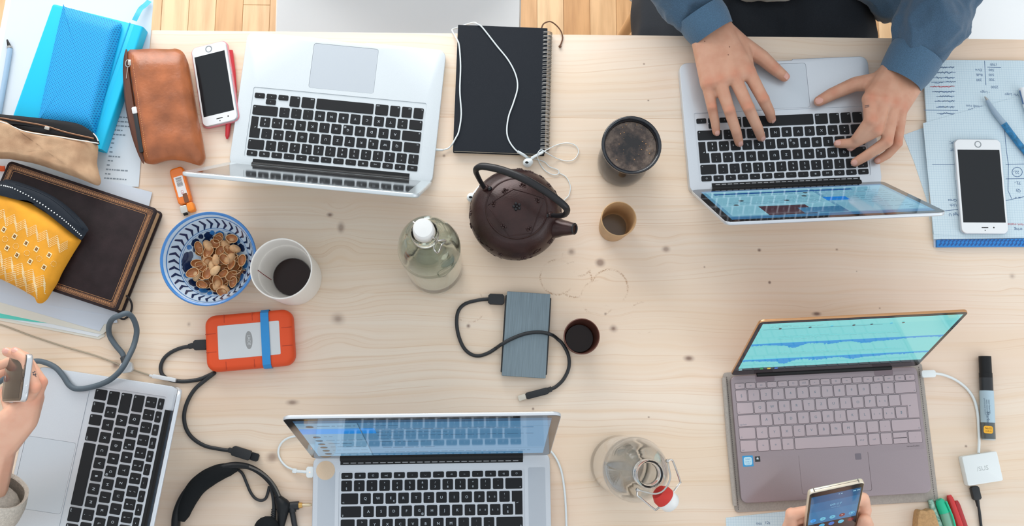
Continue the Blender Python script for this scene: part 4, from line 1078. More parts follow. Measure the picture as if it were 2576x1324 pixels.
part('plug_neck', boxalong(at(574, 1132, .005), at(587, 1135, .005), .0075, .0065), MATS['plug_black'], l3, world=True)
part('usb_contact', boxalong(at(630, 1147, .005), at(651, 1153, .005), .0120, .0045, .0003), M('black_metal', (28, 30, 32), .35, .5), l3, world=True)
# lighter
a_, b_ = at(444, 424, .0055), at(475.5, 537, .0055); u_ = (b_ - a_); Lg = u_.length
lt_m = frame_px((a_ + b_) / 2, u_, 0)
li = thing('lighter', 'translucent orange lighter with a barcode sticker beside the bowl', 'lighter', mat=lt_m)
ORP = M('orange_plastic', (238, 120, 24), .22, coat=.3, var=(30, .12, (1, 1, 1)))
part('tank', G().slab(rrect(Lg * .80, .0225, .006, 4, -Lg * .10, 0), 0, .0115, .003, bevb=.003, steps=3), ORP, li)
part('inner_tube', G().slab(rrect(Lg * .2, .007, .001, 2, Lg * .19, .003), .0116, .012), M('tube_brown', (120, 70, 40), .4), li)
part('hood', G().slab(rrect(Lg * .16, .0115, .002, 2, Lg * .40, -.0052), .001, .0105, .001), M('hood_metal', (206, 202, 194), .35, .7), li)
part('button', G().slab(rrect(Lg * .19, .0110, .003, 3, Lg * .395, .0060), .001, .0125, .002), M('orange_button', (246, 138, 30), .4), li)
part('spark_wheel', G().merge(G().lathe([(.0003, -.003), (.003, -.003), (.003, .003), (.0003, .003)], 14), Matrix.Translation((Lg * .487, -.005, .006)) @ Matrix.Rotation(pi / 2, 4, 'X')), BLACKPL, li)
sg = G().slab(rrect(Lg * .44, .0145, .001, 2, -Lg * .08, 0), .0116, .0118)
for k in range(14): sg.box(-Lg * .27 + k * .0011, -Lg * .27 + k * .0011 + rb.choice((.0004, .0006)), -.0045, .0045, .01182, .01186, 1)
sg.text('CE', .006, Lg * .05, 0, .01188, 2)
part('sticker', sg, [M('paper_sticker', (226, 222, 220), .6), M('barcode_black', (44, 42, 44), .7), M('print_red', (196, 92, 92), .7)], li, False, label='white barcode sticker')
# ------------------------------------------------------------------ papers, books and pouches at the left
def sheet(name, label, px, z, m, cat='paper', th=.0004, group=None, extra=None):
    o = pxo(px, z); g = G().slab([(p.x, p.y) for p in o], z, z + th)
    if extra is None: return solo(name, g, m, label, cat, group, smooth=False)
    c = sum(o, Vector()) / len(o); t = thing(name, label, cat, (c.x, c.y, z), 0, group)
    part('sheet', g, m, t, False, world=True)
    return t
PAPER = M('paper_white', (226, 232, 236), .7); PAPERC = M('paper_cream', (222, 220, 208), .7); PAPERB = M('paper_bluish', (206, 216, 228), .7); FILM = M('folder_film', (214, 224, 232), .25, coat=.2)
INKG = M('grey_ink', (130, 142, 152), .8)
sheet('paper_sheet', 'large white sheet under the blue notebook reaching over the table edge', [(26, -60), (372, -60), (333, 452), (-70, 440)], .0006, PAPER)
pf = sheet('plastic_folder', 'clear plastic folder of printed pages under the blue notebook', [(40, -60), (391, -60), (349, 470), (-60, 470)], .0012, FILM, 'folder', extra=1)
tg = G(); rb = random.Random(14)
def printed(g, p0, p1, nrow, dy, z, rnd, h=.0022):
    """rows of short dashes from p0 towards p1 (pixel points), stepping by dy pixels"""
    for r in range(nrow):
        x = 0.0
        while x < 1:
            w = rnd.uniform(.06, .16); a_ = [(p0[0] + (p1[0] - p0[0]) * t + dy[0] * r, p0[1] + (p1[1] - p0[1]) * t + dy[1] * r) for t in (x, min(1, x + w))]
            ribbon(g, [at(*a_[0], z), at(*a_[1], z)], h, z); x += w + .035
            if rnd.random() < .15: break
    return g
printed(tg, (262, 448), (318, 452), 15, (2.2, -11), .0018, rb)
part('printed_text', tg, INKG, pf, False, world=True, kind='stuff')
sheet('paper_sheet', 'white sheet with a folded corner sticking out above the dark leather book', [(180, 430), (383, 484), (372, 532), (150, 500)], .0022, PAPERB)
# paper stack at lower left
STK = [([(-90, 640), (240, 700), (264, 846), (249, 854), (-90, 790)], PAPERC, 'cream page at the bottom of the paper stack under the leather book'),
       ([(-90, 640), (240, 700), (262, 838), (246, 848), (-90, 782)], PAPER, 'white page second from the bottom of the paper stack'),
       ([(-90, 640), (250, 700), (276, 826), (258, 842), (-90, 770)], PAPERC, 'cream page third from the bottom of the paper stack'),
       ([(-90, 640), (270, 700), (296, 812), (262, 816), (251, 834), (-90, 734)], PAPERB, 'bluish white page with a stepped corner on top of the paper stack'),
       ([(-90, 640), (270, 680), (298, 797), (120, 768), (-90, 712)], PAPERB, 'bluish page tucked against the lower edge of the leather book')]
for i, (o_, m_, lb_) in enumerate(STK): sheet('paper_sheet', lb_, o_, .0006 + i * .0009, m_, group='pages of the lower paper stack', th=.0007)
solo('divider_strip', G().slab([(p.x, p.y) for p in pxo([(-90, 768), (0, 786), (90, 800), (168, 812), (166, 817), (90, 811), (0, 800), (-90, 788)], .0024)], .0024, .0029), M('teal_card', (92, 206, 190), .6), 'teal divider strip between pages of the lower paper stack', 'divider', smooth=False)
# cord under the stack running to the laptop
solo('thin_cord', G().tube([at(x, y, .0012) for x, y in ((-60, 800), (10, 820), (80, 846), (160, 872), (240, 895), (300, 918), (345, 934), (382, 946))], .0012, 6, smooth=4), M('beige_cord', (172, 160, 140), .6), 'thin beige cord running from the paper stack to the sideways laptop', 'cable')
# blue notebook
BLUE = M('blue_cover', (0, 196, 240), .5); BLUE2 = M('blue_ribbon', (30, 176, 216), .5)
zt = .026; q4 = [(120, 3), (346, 60), (262, 381), (36, 324)]
P_ = pxo(q4, zt); u_ = ((P_[1] - P_[0]) + (P_[2] - P_[3])).normalized(); c_ = sum(P_, Vector()) / 4; bw_ = .148; bd_ = .212
nb = thing('notebook', 'sky blue hardback notebook under the perforated blue case', 'notebook', (c_.x, c_.y, .0018), math.atan2(u_.y, u_.x))
WM[nb.name]
part('front_cover', G().slab(rrect(bw_, bd_, .004, 3), .0215, .0242, .0008), BLUE, nb)
part('back_cover', G().slab(rrect(bw_, bd_, .004, 3), 0, .0026, .0005), BLUE, nb)
part('page_block', G().slab(rrect(bw_ - .006, bd_ - .006, .002, 2, -.001, 0), .0027, .0214), PAPERC, nb)
sp_ = G()
prof = [(bw_ / 2 - .001, .0), (bw_ / 2 + .0022, .001), (bw_ / 2 + .0032, .012), (bw_ / 2 + .0022, .0228), (bw_ / 2 - .0030, .0245), (bw_ / 2 - .012, .0246)]
pp, _ = spline([Vector((a, b, 0)) for a, b in prof], [1] * 6, 4)
v = []; f = []
for y in (-bd_ / 2 + .0005, bd_ / 2 - .0005): v += [(p.x, y, p.y) for p in pp]
n_ = len(pp)
for i in range(n_ - 1): f.append((i, i + 1, n_ + i + 1, n_ + i))
f += [tuple(range(n_ - 1, -1, -1)), tuple(range(n_, 2 * n_))]
part('spine', G().add(v, f), BLUE, nb, angle=50)
part('elastic_band', G().slab([(bw_ / 2 - .020, -bd_ / 2 - .0006), (bw_ / 2 - .0185, -bd_ / 2 - .0006), (bw_ / 2 - .0185, bd_ / 2 + .0006), (bw_ / 2 - .020, bd_ / 2 + .0006)], .0243, .0249), M('blue_elastic', (0, 164, 214), .6), nb)
rg_ = G(); ribbon(rg_, spline([at(x, y, z) for x, y, z in ((338, 52, .020), (346, 36, .018), (354, 22, .014), (366, 12, .010), (376, 2, .006))], [1] * 5, 4)[0], .0085)
part('ribbon_marker', rg_, BLUE2, nb, False, world=True)
# perforated blue case on it
def dotmat():
    m = bpy.data.materials.new('perforated_blue'); m.use_nodes = True; nt = m.node_tree; L = nt.links; p = nt.nodes['Principled BSDF']
    tc = nt.nodes.new('ShaderNodeTexCoord'); mp = nt.nodes.new('ShaderNodeMapping'); mp.inputs['Rotation'].default_value = (0, 0, RAD(45)); mp.inputs['Scale'].default_value = (1 / .0031,) * 3
    L.new(tc.outputs['Object'], mp.inputs[0])
    fr = nt.nodes.new('ShaderNodeVectorMath'); fr.operation = 'FRACTION'; L.new(mp.outputs[0], fr.inputs[0])
    sb = nt.nodes.new('ShaderNodeVectorMath'); sb.operation = 'SUBTRACT'; sb.inputs[1].default_value = (.5, .5, 0); L.new(fr.outputs[0], sb.inputs[0])
    ml = nt.nodes.new('ShaderNodeVectorMath'); ml.operation = 'MULTIPLY'; ml.inputs[1].default_value = (1, 1, 0); L.new(sb.outputs[0], ml.inputs[0])
    ln = nt.nodes.new('ShaderNodeVectorMath'); ln.operation = 'LENGTH'; L.new(ml.outputs[0], ln.inputs[0])
    r = nt.nodes.new('ShaderNodeValToRGB'); r.color_ramp.elements[0].position = .20; r.color_ramp.elements[0].color = lin((4, 92, 168)) + (1,); r.color_ramp.elements[1].position = .30; r.color_ramp.elements[1].color = lin((18, 164, 226)) + (1,)
    L.new(ln.outputs['Value'], r.inputs[0]); L.new(r.outputs[0], p.inputs['Base Color']); p.inputs['Roughness'].default_value = .65
    b = nt.nodes.new('ShaderNodeBump'); b.inputs['Strength'].default_value = .5; b.inputs['Distance'].default_value = .0008; L.new(r.outputs[0], b.inputs['Height']); L.new(b.outputs[0], p.inputs['Normal'])
    MATS['perforated_blue'] = m; return m
zc = .0264
oc = pxo([(154, 19), (162, 15), (230, 34), (295, 53), (303, 60), (301, 75), (270, 200), (240, 322), (230, 336), (160, 322), (97, 310), (93, 300), (122, 160)], .034)
c_ = sum(oc, Vector()) / len(oc); cs = thing('perforated_case', 'perforated blue fabric case lying on the sky blue notebook', 'pencil case', (c_.x, c_.y, zc), math.atan2(u_.y, u_.x))
def hfc(x, y):
    lx = (Matrix.Rotation(-math.atan2(u_.y, u_.x), 3, 'Z') @ Vector((x - c_.x, y - c_.y, 0))).x; return .45 + .9 * min(1, max(0, (lx + .05) / .09))
part('body', pillow(smooth_outline(oc, 3), zc, .015, n=8, flat=.22, rim=.2, hf=hfc), dotmat(), cs, world=True, angle=60)
# pen at the far left
pn_ = thing('pen', 'pale blue pen with a black clip lying on the white folder edge', 'pen', tuple(at(8, 190, .0016)), 0)
pl = [at(26, 112, .0058), at(14, 190, .0058), at(-2, 290, .0058)]
part('barrel', G().tube([at(25, 122, .0058), at(14, 190, .0058), at(-4, 290, .0058)], .0040, 12, smooth=2), M('pen_pale_blue', (160, 190, 216), .3), pn_, world=True)
part('tip', G().tube([at(25, 122, .0058), at(18, 100, .0058)], [.0036, .0012], 10, smooth=1), BLACKPL, pn_, world=True)
part('ferrule', G().tube([at(24, 117, .0058), at(24.6, 122, .0058)], .0043, 12, smooth=1), STEEL, pn_, world=True)

# ------------------------------------------------------------------ brown leather pouch
LEA = M('tan_leather', (164, 94, 54), .38, var=(30, .30, (1, 1, 1)), bump=(210, .45, .0011), coat=.12, coatr=.3)
LEAD_ = M('dark_leather', (92, 52, 34), .6); ZIPD = M('zip_dark', (44, 38, 38), .6); ZM = M('zip_metal', (190, 186, 178), .3, .9)
THR = M('leather_thread', (214, 150, 96), .7)
lo_ = [(327, 135), (352, 130), (385, 128), (430, 129), (448, 128), (464, 136), (474, 155), (481, 190), (488, 230), (498, 290), (507, 330), (516, 380), (518, 402), (507, 419), (490, 416), (470, 410), (450, 406), (430, 405), (410, 409), (392, 415), (378, 416), (366, 404), (352, 330), (340, 250), (330, 185)]
oL = smooth_outline(pxo(lo_, .018), 3)
cL = sum(oL, Vector()) / len(oL)
pch = thing('leather_pouch', 'tan leather zip pouch lying open beside the white phone', 'pouch', (cL.x, cL.y, 0), 0)
lp = pillow(oL, .002, .042, n=12, flat=.42, rim=.60, wob=.0022, ws=42., seed=3)
part('front_panel', lp, LEA, pch, world=True, angle=70)
bo = pxo([(328, 133), (321, 150), (318, 189), (323, 264), (334, 325), (346, 368), (362, 408), (372, 414), (360, 330), (346, 250), (336, 180)], .012)
part('back_panel', pillow(smooth_outline(bo, 3), .0225, .0105, n=3, flat=.5, rim=.5), LEAD_, pch, world=True)
zl = [at(x, y, z) for x, y, z in ((328, 138, .029), (333, 185, .031), (343, 250, .032), (354, 325, .031), (366, 400, .028))]
part('zip_tape', G().tube([p + Vector((-.0015, 0, -.001)) for p in zl], .0022, 8, smooth=6), ZIPD, pch, world=True)
lb_ = bvh_of(lp); sg = G(); zz, _ = spline(zl, [1] * 5, 14)
for i in range(1, len(zz) - 1):
    p_ = zz[i] + Vector((.0058, 0, 0)); q = zz[i + 1] + Vector((.0058, 0, 0)); q = p_.lerp(q, .55)
    p_.z = drop(lb_, p_.x, p_.y, p_.z) + .0002; q.z = drop(lb_, q.x, q.y, q.z) + .0002; sg.tube([p_, q], .0005, 5, smooth=1)
part('stitching', sg, THR, pch, world=True, kind='stuff')
za = at(323, 160, .033)
part('zip_pull', G().tube([za + Vector((.0042 * cos(t * .7854), .006 * sin(t * .7854), .001)) for t in range(8)], .0010, 6, smooth=2, closed=True).tube([za + Vector((0, -.006, .001)), at(318, 198, .033)], .0009, 6, smooth=1), ZM, pch, world=True)
part('zip_slider', G().merge(G().slab(rrect(.006, .009, .001, 2), -.0015, .0015, .0005), Matrix.Translation(at(327, 158, .034))), ZM, pch, world=True)
iph = thing('earpiece_case', 'white and black slim gadget tucked inside the open leather pouch', 'gadget', tuple(at(348, 330, .028)), 0)
part('body', boxalong(at(340, 280, .0345), at(357, 384, .0325), .0065, .005), M('gadget_black', (34, 40, 44), .3), iph, world=True)
part('end_cap', boxalong(at(338, 270, .0350), at(341, 287, .0346), .0078, .0062), M('gadget_white', (226, 228, 228), .3), iph, world=True)

# ------------------------------------------------------------------ dark leather-bound book
AL = M('dark_brown_cover', (40, 29, 31), .5, spec=.22, var=(50, .25, (1, 1, 1)), bump=(700, .2, .0005)); GILT = M('gilt', (150, 104, 70), .4, .4, var=(900, .35, (1, 1, 1)), rgb2=(58, 42, 38))
ztb = .033; q4 = [(26, 408), (393, 521), (297, 791), (-92, 655)]
P_ = pxo(q4, ztb); u_ = ((P_[1] - P_[0]) + (P_[2] - P_[3])).normalized(); c_ = sum(P_, Vector()) / 4; aw = ((P_[1] - P_[0]).length + (P_[2] - P_[3]).length) / 2; ad_ = ((P_[3] - P_[0]).length + (P_[2] - P_[1]).length) / 2
bk_ = thing('leather_bound_book', 'dark brown leather-bound book with gilt borders under the yellow pouch', 'book', (c_.x, c_.y, .0052), math.atan2(u_.y, u_.x))
part('front_cover', G().slab(rrect(aw, ad_, .007, 4), .0245, .0278, .0012), AL, bk_)
part('back_cover', G().slab(rrect(aw, ad_, .007, 4), 0, .0030, .0008), AL, bk_)
part('page_block', G().slab(rrect(aw - .007, ad_ - .008, .002, 2, 0, 0), .0031, .0244), M('page_edges', (196, 164, 128), .8, var=(40, .2, (1, 1, 40))), bk_)
def frame_strip(w, d, t, z):
    a_ = rrect(w, d, .003, 2); b2 = rrect(w - 2 * t, d - 2 * t, .002, 2); n = len(a_)
    return G().add([(x, y, z) for x, y in a_] + [(x, y, z) for x, y in b2], [(i, (i + 1) % n, n + (i + 1) % n, n + i) for i in range(n)])
GILT2 = M('gilt_line', (172, 124, 84), .35, .5)
part('gilt_border', frame_strip(aw - .012, ad_ - .012, .0058, .02795), GILT, bk_, False, label='worn gilt ornament border')
part('gilt_line', frame_strip(aw - .0095, ad_ - .0095, .0005, .0280), GILT2, bk_, False); part('gilt_line', frame_strip(aw - .0265, ad_ - .0265, .0007, .0280), GILT2, bk_, False)
orn = G(); rb = random.Random(3)
for sx in (-1, 1):
    for k in range(70):
        y = -ad_ / 2 + .012 + k * (ad_ - .024) / 70; orn.quad((sx * (aw / 2 - .009) - .0015, y, .02802), (sx * (aw / 2 - .009), y - .001, .02802), (sx * (aw / 2 - .009) + .0015, y, .02802), (sx * (aw / 2 - .009), y + .001, .02802))
        x = -aw / 2 + .012 + k * (aw - .024) / 70; orn.quad((x - .0012, sx * (ad_ / 2 - .009), .02802), (x, sx * (ad_ / 2 - .009) - .0015, .02802), (x + .0012, sx * (ad_ / 2 - .009), .02802), (x, sx * (ad_ / 2 - .009) + .0015, .02802))
part('gilt_ornament', orn, GILT2, bk_, False, kind='stuff')
# elastic loop at its lower corner
part('elastic_loop', G().tube([at(x, y, z) for x, y, z in ((318, 744, .018), (328, 756, .012), (332, 772, .006), (326, 792, .003), (312, 803, .003), (300, 800, .008))], .0016, 8, smooth=5), M('elastic_black', (36, 34, 36), .7), bk_, world=True)
# ------------------------------------------------------------------ canvas pouch
CANV = M('canvas_beige', (202, 168, 134), .85, var=(26, .18, (1, 1, 1)), rgb2=(158, 122, 92), bump=(900, .5, .0006)); LIN = M('black_lining', (24, 24, 26), .7, spec=.25); PIPE = M('white_piping', (222, 222, 216), .6)
cz = .012
oC = pxo([(-80, 300), (0, 300), (35, 318), (68, 330), (151, 343), (215, 354), (246, 360), (248, 385), (246, 411), (252, 440), (256, 458), (250, 468), (236, 465), (204, 452), (151, 433), (90, 413), (38, 402), (0, 396), (-80, 385)], .045)
cC = sum(oC, Vector()) / len(oC)
cp = thing('canvas_pouch', 'beige canvas pouch with open black zip top leaning on the blue notebook', 'pouch', (cC.x, cC.y, .028), 0)
cpg = pillow(smooth_outline(oC, 3), .0335, .034, n=10, flat=.35, rim=.5, wob=.0045, ws=60., seed=9)
part('front_panel', cpg, CANV, cp, world=True, angle=70)
oB = pxo([(-80, 280), (0, 287), (100, 297), (189, 309), (226, 328), (243, 345), (250, 360), (246, 364), (215, 356), (151, 346), (68, 334), (35, 322), (0, 308), (-80, 302)], .056)
part('lining', pillow(smooth_outline(oB, 3), .050, .010, n=4, flat=.4, rim=.55), LIN, cp, world=True, angle=70)
part('zip_tape', G().tube([at(x, y, .0605) for x, y in ((-60, 290), (0, 297), (60, 307), (113, 317), (166, 333), (236, 349))], .0013, 8, smooth=5, flat=(1, .5)), M('zip_gold', (120, 88, 66), .35, .7), cp, world=True)
part('piping', G().tube([at(x, y, .0655) for x, y in ((-60, 302), (0, 306), (35, 320), (68, 332), (151, 345), (248, 361))], .0009, 6, smooth=5), PIPE, cp, world=True)
part('piping', G().tube([at(x, y, .058) for x, y in ((235, 336), (242, 344), (247, 355))], .0009, 6, smooth=3), PIPE, cp, world=True)
part('zip_slider', G().merge(G().slab(rrect(.0078, .005, .001, 2), -.0015, .0018, .0006), Matrix.Translation(at(119, 323, .0632)) @ Matrix.Rotation(RAD(-12), 4, 'Z')), ZM, cp, world=True)
solo('orange_strap', G().tube([at(-40, 415, .014), at(0, 424, .016), at(12, 424, .016)], .0045, 8, smooth=3, flat=(1, .4)), M('orange_webbing', (232, 92, 36), .6), 'orange strap end poking out between the canvas pouch and the leather book', 'strap')
# ------------------------------------------------------------------ yellow embroidered pouch
YEL = M('mustard_cotton', (226, 156, 36), .8, var=(30, .14, (1, 1, 1)), bump=(1100, .4, .0005)); CRM = M('cream_thread', (240, 216, 164), .7); BRN = M('brown_thread', (92, 58, 34), .7); NAVY = M('navy_band', (24, 32, 42), .7, spec=.25, bump=(900, .3, .0005))
zy = .0332
oY = pxo([(-80, 470), (0, 470), (16, 472), (60, 490), (92, 510), (140, 540), (175, 567), (200, 598), (196, 612), (182, 634), (153, 684), (140, 712), (124, 737), (112, 756), (100, 763), (89, 760), (85, 749), (53, 729), (0, 702), (-80, 668)], .048)
cY = sum(oY, Vector()) / len(oY); yp = thing('embroidered_pouch', 'mustard yellow embroidered pouch with a navy zip band on the leather book', 'pouch', (cY.x, cY.y, zy), 0)
yg = pillow(smooth_outline(oY, 3), zy, .026, n=10, flat=.38, rim=.4, wob=.0020, ws=40., seed=5)
part('body', yg, YEL, yp, world=True, angle=70); yb = bvh_of(yg)
nv = pxo([(-80, 450), (0, 454), (16, 450), (66, 464), (132, 493), (185, 533), (219, 573), (216, 584), (204, 602), (197, 600), (158, 565), (92, 522), (16, 480), (-80, 472)], .056)
ng = pillow(smooth_outline(nv, 3), zy + .012, .0155, n=4, flat=.5, rim=.5); part('zip_band', ng, NAVY, yp, world=True, angle=70); nbv = bvh_of(ng)
def ydrop(x, y, b, o=.0004):
    p_ = at(x, y, .058)
    for _ in range(3): zz_ = drop(b, p_.x, p_.y, .05); p_ = at(x, y, zz_)
    p_.z += o; return p_
wd = G()
for k in range(40):
    t_ = k / 39; ct = [(-40, 462), (8, 467), (32, 473), (70, 492), (110, 517), (150, 545), (180, 570), (204, 593)]
    s_ = t_ * (len(ct) - 1); i = min(int(s_), len(ct) - 2); fx = s_ - i; x = ct[i][0] * (1 - fx) + ct[i + 1][0] * fx; y = ct[i][1] * (1 - fx) + ct[i + 1][1] * fx
    wd.ball(ydrop(x, y, nbv, .0003), .0011, 8, sc=(1, 1, .6))
part('white_stitches', wd, M('white_thread', (228, 232, 232), .7), yp, world=True, kind='stuff')
part('zip_pleat', G().tube([ydrop(x, y, nbv, -.0002) for x, y in ((40, 464), (95, 483), (140, 508), (180, 542), (208, 576))], .0016, 8, smooth=4), NAVY, yp, world=True)
def zig(p0, dx, dy, up, n, rows, name):
    """zigzag band of thread dashes"""
    g = G()
    for r in range(rows):
        pts = []
        for k in range(n):
            b_ = (p0[0] + dx[0] * k, p0[1] + dx[1] * k); off = up if k % 2 else (0, 0)
            pts.append((b_[0] + off[0] + dy[0] * r, b_[1] + off[1] + dy[1] * r))
        for (xa, ya), (xb, yb_) in zip(pts[:-1], pts[1:]):
            nd = 7
            for q in range(nd):
                t0, t1 = (q + .1) / nd, (q + .65) / nd
                ribbon(g, [ydrop(xa + (xb - xa) * t0, ya + (yb_ - ya) * t0, yb, 0), ydrop(xa + (xb - xa) * t1, ya + (yb_ - ya) * t1, yb, 0)], .0011, b=yb, off=.0004)
    part(name, g, CRM, yp, False, world=True, kind='stuff')
zig((-12, 538), (13.5, 6.6), (0, 4.6), (8, -18), 14, 5, 'zigzag_embroidery')
zig((-20, 640), (13.5, 7.6), (0, 5.0), (8, -16), 11, 6, 'zigzag_embroidery')
zig((-10, 676), (13.0, 7.2), (0, 5.0), (8, -15), 9, 5, 'zigzag_embroidery')
for i, (x, y) in enumerate(((10, 578), (37, 595), (66, 612), (92, 627), (124, 642), (18, 624), (43, 642), (76, 658), (111, 673))):
    g = G(); A_ = [ydrop(x + a_, y + b_, yb, .0005) for a_, b_ in ((-8, 3), (1, 9), (8, -3), (-1, -9))]; g.quad(*A_, 0)
    A_ = [ydrop(x + a_ * .55, y + b_ * .55, yb, .0009) for a_, b_ in ((-8, 3), (1, 9), (8, -3), (-1, -9))]; g.quad(*A_, 1)
    A_ = [ydrop(x + a_ * .2, y + b_ * .2, yb, .0012) for a_, b_ in ((-8, 3), (1, 9), (8, -3), (-1, -9))]; g.quad(*A_, 2)
    part('diamond_motif', g, [CRM, BRN, YEL], yp, False, world=True)
for i, (x, y) in enumerate(((13, 602), (40, 620), (68, 637), (99, 651), (135, 664))):
    g = G()
    for k in range(12):
        a_ = 2 * pi * k / 12; g.ball(ydrop(x + 7 * cos(a_), y + 7 * sin(a_), yb, .0002), .0006, 6)
    part('dotted_motif', g, CRM, yp, False, world=True, kind='stuff')

# ------------------------------------------------------------------ grey cable at the left and its plug
GC = M('grey_braid', (84, 98, 108), .6, bump=(1500, .3, .0004)); DKC = M('dark_grey_rubber', (52, 58, 64), .55)
pts = [at(x, y, z) for x, y, z in ((312, 905, .013), (308, 890, .012), (290, 868, .009), (276, 845, .006), (274, 822, .016), (283, 803, .034), (302, 794, .041), (319, 789, .040), (334, 800, .030), (344, 830, .018), (338, 865, .018), (325, 895, .028), (305, 930, .034), (275, 957, .030), (235, 973, .025), (195, 979, .0225), (175, 970, .022), (160, 948, .022), (142, 927, .022), (118, 914, .022), (92, 909, .022), (60, 917, .022), (25, 938, .022), (0, 960, .022), (-50, 990, .010))]
gc = lead('display_cable', 'thick grey cable looping across the corner of the sideways laptop', pts, .0042, GC, smooth=6, seg=10)
part('plug_boot', G().tube([at(309, 898, .013), at(316, 912, .0125)], [.0046, .0062], 12, smooth=1), DKC, gc, world=True)
part('plug', boxalong(at(317, 912, .0125), at(321, 938, .0115), .0185, .0085), M('plug_silver', (206, 210, 212), .35, .3), gc, world=True)
ms = thing('laptop_charge_plug', 'slim pale charging plug at the rear corner of the sideways laptop', 'plug', tuple(at(405, 948, .006)), 0)
part('plug', boxalong(at(384, 946.5, .0085), at(443, 957, .0085), .0062, .006), M('plug_pale', (214, 218, 220), .35, .2), ms, world=True)
part('tip', boxalong(at(376, 944.5, .008), at(386, 947, .0085), .0036, .0036), MATS['plug_pale'], ms, world=True)
# ------------------------------------------------------------------ black spiral notebook and earphones
NBK = M('black_cover', (30, 35, 42), .75, spec=.25, bump=(1400, .25, .0004)); q4 = [(1154.3, 62.5), (1381, 70.8), (1366.4, 388), (1137.3, 379)]
P_ = pxo(q4, .012); u_ = ((P_[1] - P_[0]) + (P_[2] - P_[3])).normalized(); c_ = sum(P_, Vector()) / 4; w_ = ((P_[1] - P_[0]).length + (P_[2] - P_[3]).length) / 2; d_ = ((P_[3] - P_[0]).length + (P_[2] - P_[1]).length) / 2
sn = thing('spiral_notebook', 'black spiral-bound notebook with white earphones lying across it', 'notebook', (c_.x, c_.y, 0), math.atan2(u_.y, u_.x))
part('front_cover', G().slab(rrect(w_, d_, .0008, 1), .0105, .0120, .0003, steps=1), NBK, sn)
part('back_cover', G().slab(rrect(w_, d_, .0008, 1), 0, .0014), NBK, sn)
part('page_block', G().slab(rrect(w_ - .004, d_ - .003, .0008, 1, -.001, 0), .0015, .0104), PAPERC, sn)
rings = mesh_data('ring', G().tube([(-.0065 + .0085 * cos(a_) + .0065, .0, .0066 + .0076 * sin(a_)) for a_ in [RAD(k * 24 + 190) for k in range(15)]], .00065, 5, smooth=1, closed=True), STEEL)
NR = 30
for i in range(NR):
    for dy in (-.0011, .0011):
        o = bpy.data.objects.new('ring', rings); COL.objects.link(o); o.parent = sn; o.location = (w_ / 2 - .0005, -d_ / 2 + .010 + i * (d_ - .018) / (NR - 1) + dy, 0)
part('spine_wire', G().tube([(w_ / 2 + .0065, -d_ / 2 + .007, .0022), (w_ / 2 + .0065, d_ / 2 - .006, .0022)], .0006, 5, smooth=1), STEEL, sn)
bt = [at(1080 + x / 2.758, 40 + y / 2.758, z) for x, y, z in ((770, 130, .0095), (782, 75, .0085), (800, 50, .0085), (840, 40, .007), (880, 65, .004), (912, 105, .0025), (925, 150, .0015), (915, 190, .0015), (908, 205, .0015))]
part('bookmark_cord', G().tube(bt, .0012, 6, smooth=5).ball(at(1080 + 907 / 2.758, 40 + 212 / 2.758, .0022), .0026, 8), M('brown_cord', (104, 70, 48), .7), sn, world=True)
EP = M('earphone_white', (226, 234, 236), .35)
def z5(l, z): return [at(1080 + x / 2.758, 40 + y / 2.758, z) for x, y in l]
main = z5([(95, 930)], .0055) + z5([(128, 921)], .0035) + z5([(150, 904)], .0050) + z5([(160, 890)], .0125) + [at(1080 + x / 2.758, 40 + y / 2.758, .0134) for x, y in ((185, 845), (205, 800), (222, 680), (212, 520), (217, 350), (208, 210))] + [at(1150, 100, .0128), at(1144, 89, .0040), at(1139, 80.5, .0024), at(1138, 74, -.006), at(1150, 70, -.018), at(1172, 62, -.018), at(1190, 57, -.004), at(1197, 58, .010)] + z5([(335, 58), (360, 72), (400, 120), (470, 210), (550, 310), (600, 410), (612, 500), (585, 600), (550, 700), (538, 800), (555, 870), (600, 932)], .0134) + z5([(640, 955)], .0138)
ep = lead('earphones', 'tangled white wired earphones running over the black notebook', main, .0013, EP, 'earphones', 5, 7)
part('jack_plug', G().tube([at(1092, 376.5, .0055), at(1114, 377.5, .0055)], [.0022, .0019], 10, smooth=1), EP, ep, world=True)
part('splitter', G().tube(z5([(612, 942)], .0150) + z5([(655, 966)], .0125) + z5([(682, 985)], .0040), [.0024, .0024, .0022], 10, smooth=3), EP, ep, world=True)
part('remote', boxalong(z5([(708, 988)], .0085)[0], z5([(790, 944)], .0158)[0], .0042, .004), EP, ep, world=True)
part('ear_cord', G().tube([p_ + Vector((0, 0, 0)) for p_ in (lambda L_: [at(1080 + x / 2.758, 40 + y / 2.758, .0145 if (y < 975 and x < 830) else .0022) for x, y in L_])([(680, 980), (720, 992), (760, 1000), (800, 1015), (835, 1048), (870, 1060), (898, 1075), (890, 1100), (850, 1100), (800, 1070), (765, 1020), (750, 965), (775, 930), (820, 955), (890, 992), (960, 1008), (1010, 992), (1036, 940), (1010, 897), (950, 882), (880, 898), (815, 930), (790, 944)])], .0008, 6, smooth=5), EP, ep, world=True)
part('ear_cord', G().tube(z5([(900, 1090), (950, 1120), (978, 1180), (970, 1240), (945, 1270)], .0016) + [Vector((tpc.x + .0605 * cos(RAD(a_)), tpc.y + .0605 * sin(RAD(a_)), .0012)) for a_ in (15, 40, 65, 90, 115, 140)] + [at(1211, 464, .003)], .0008, 6, smooth=5), EP, ep, world=True)
part('ear_cord', G().tube(z5([(680, 980), (700, 1000), (690, 1010)], .003), .0008, 6, smooth=4), EP, ep, world=True)
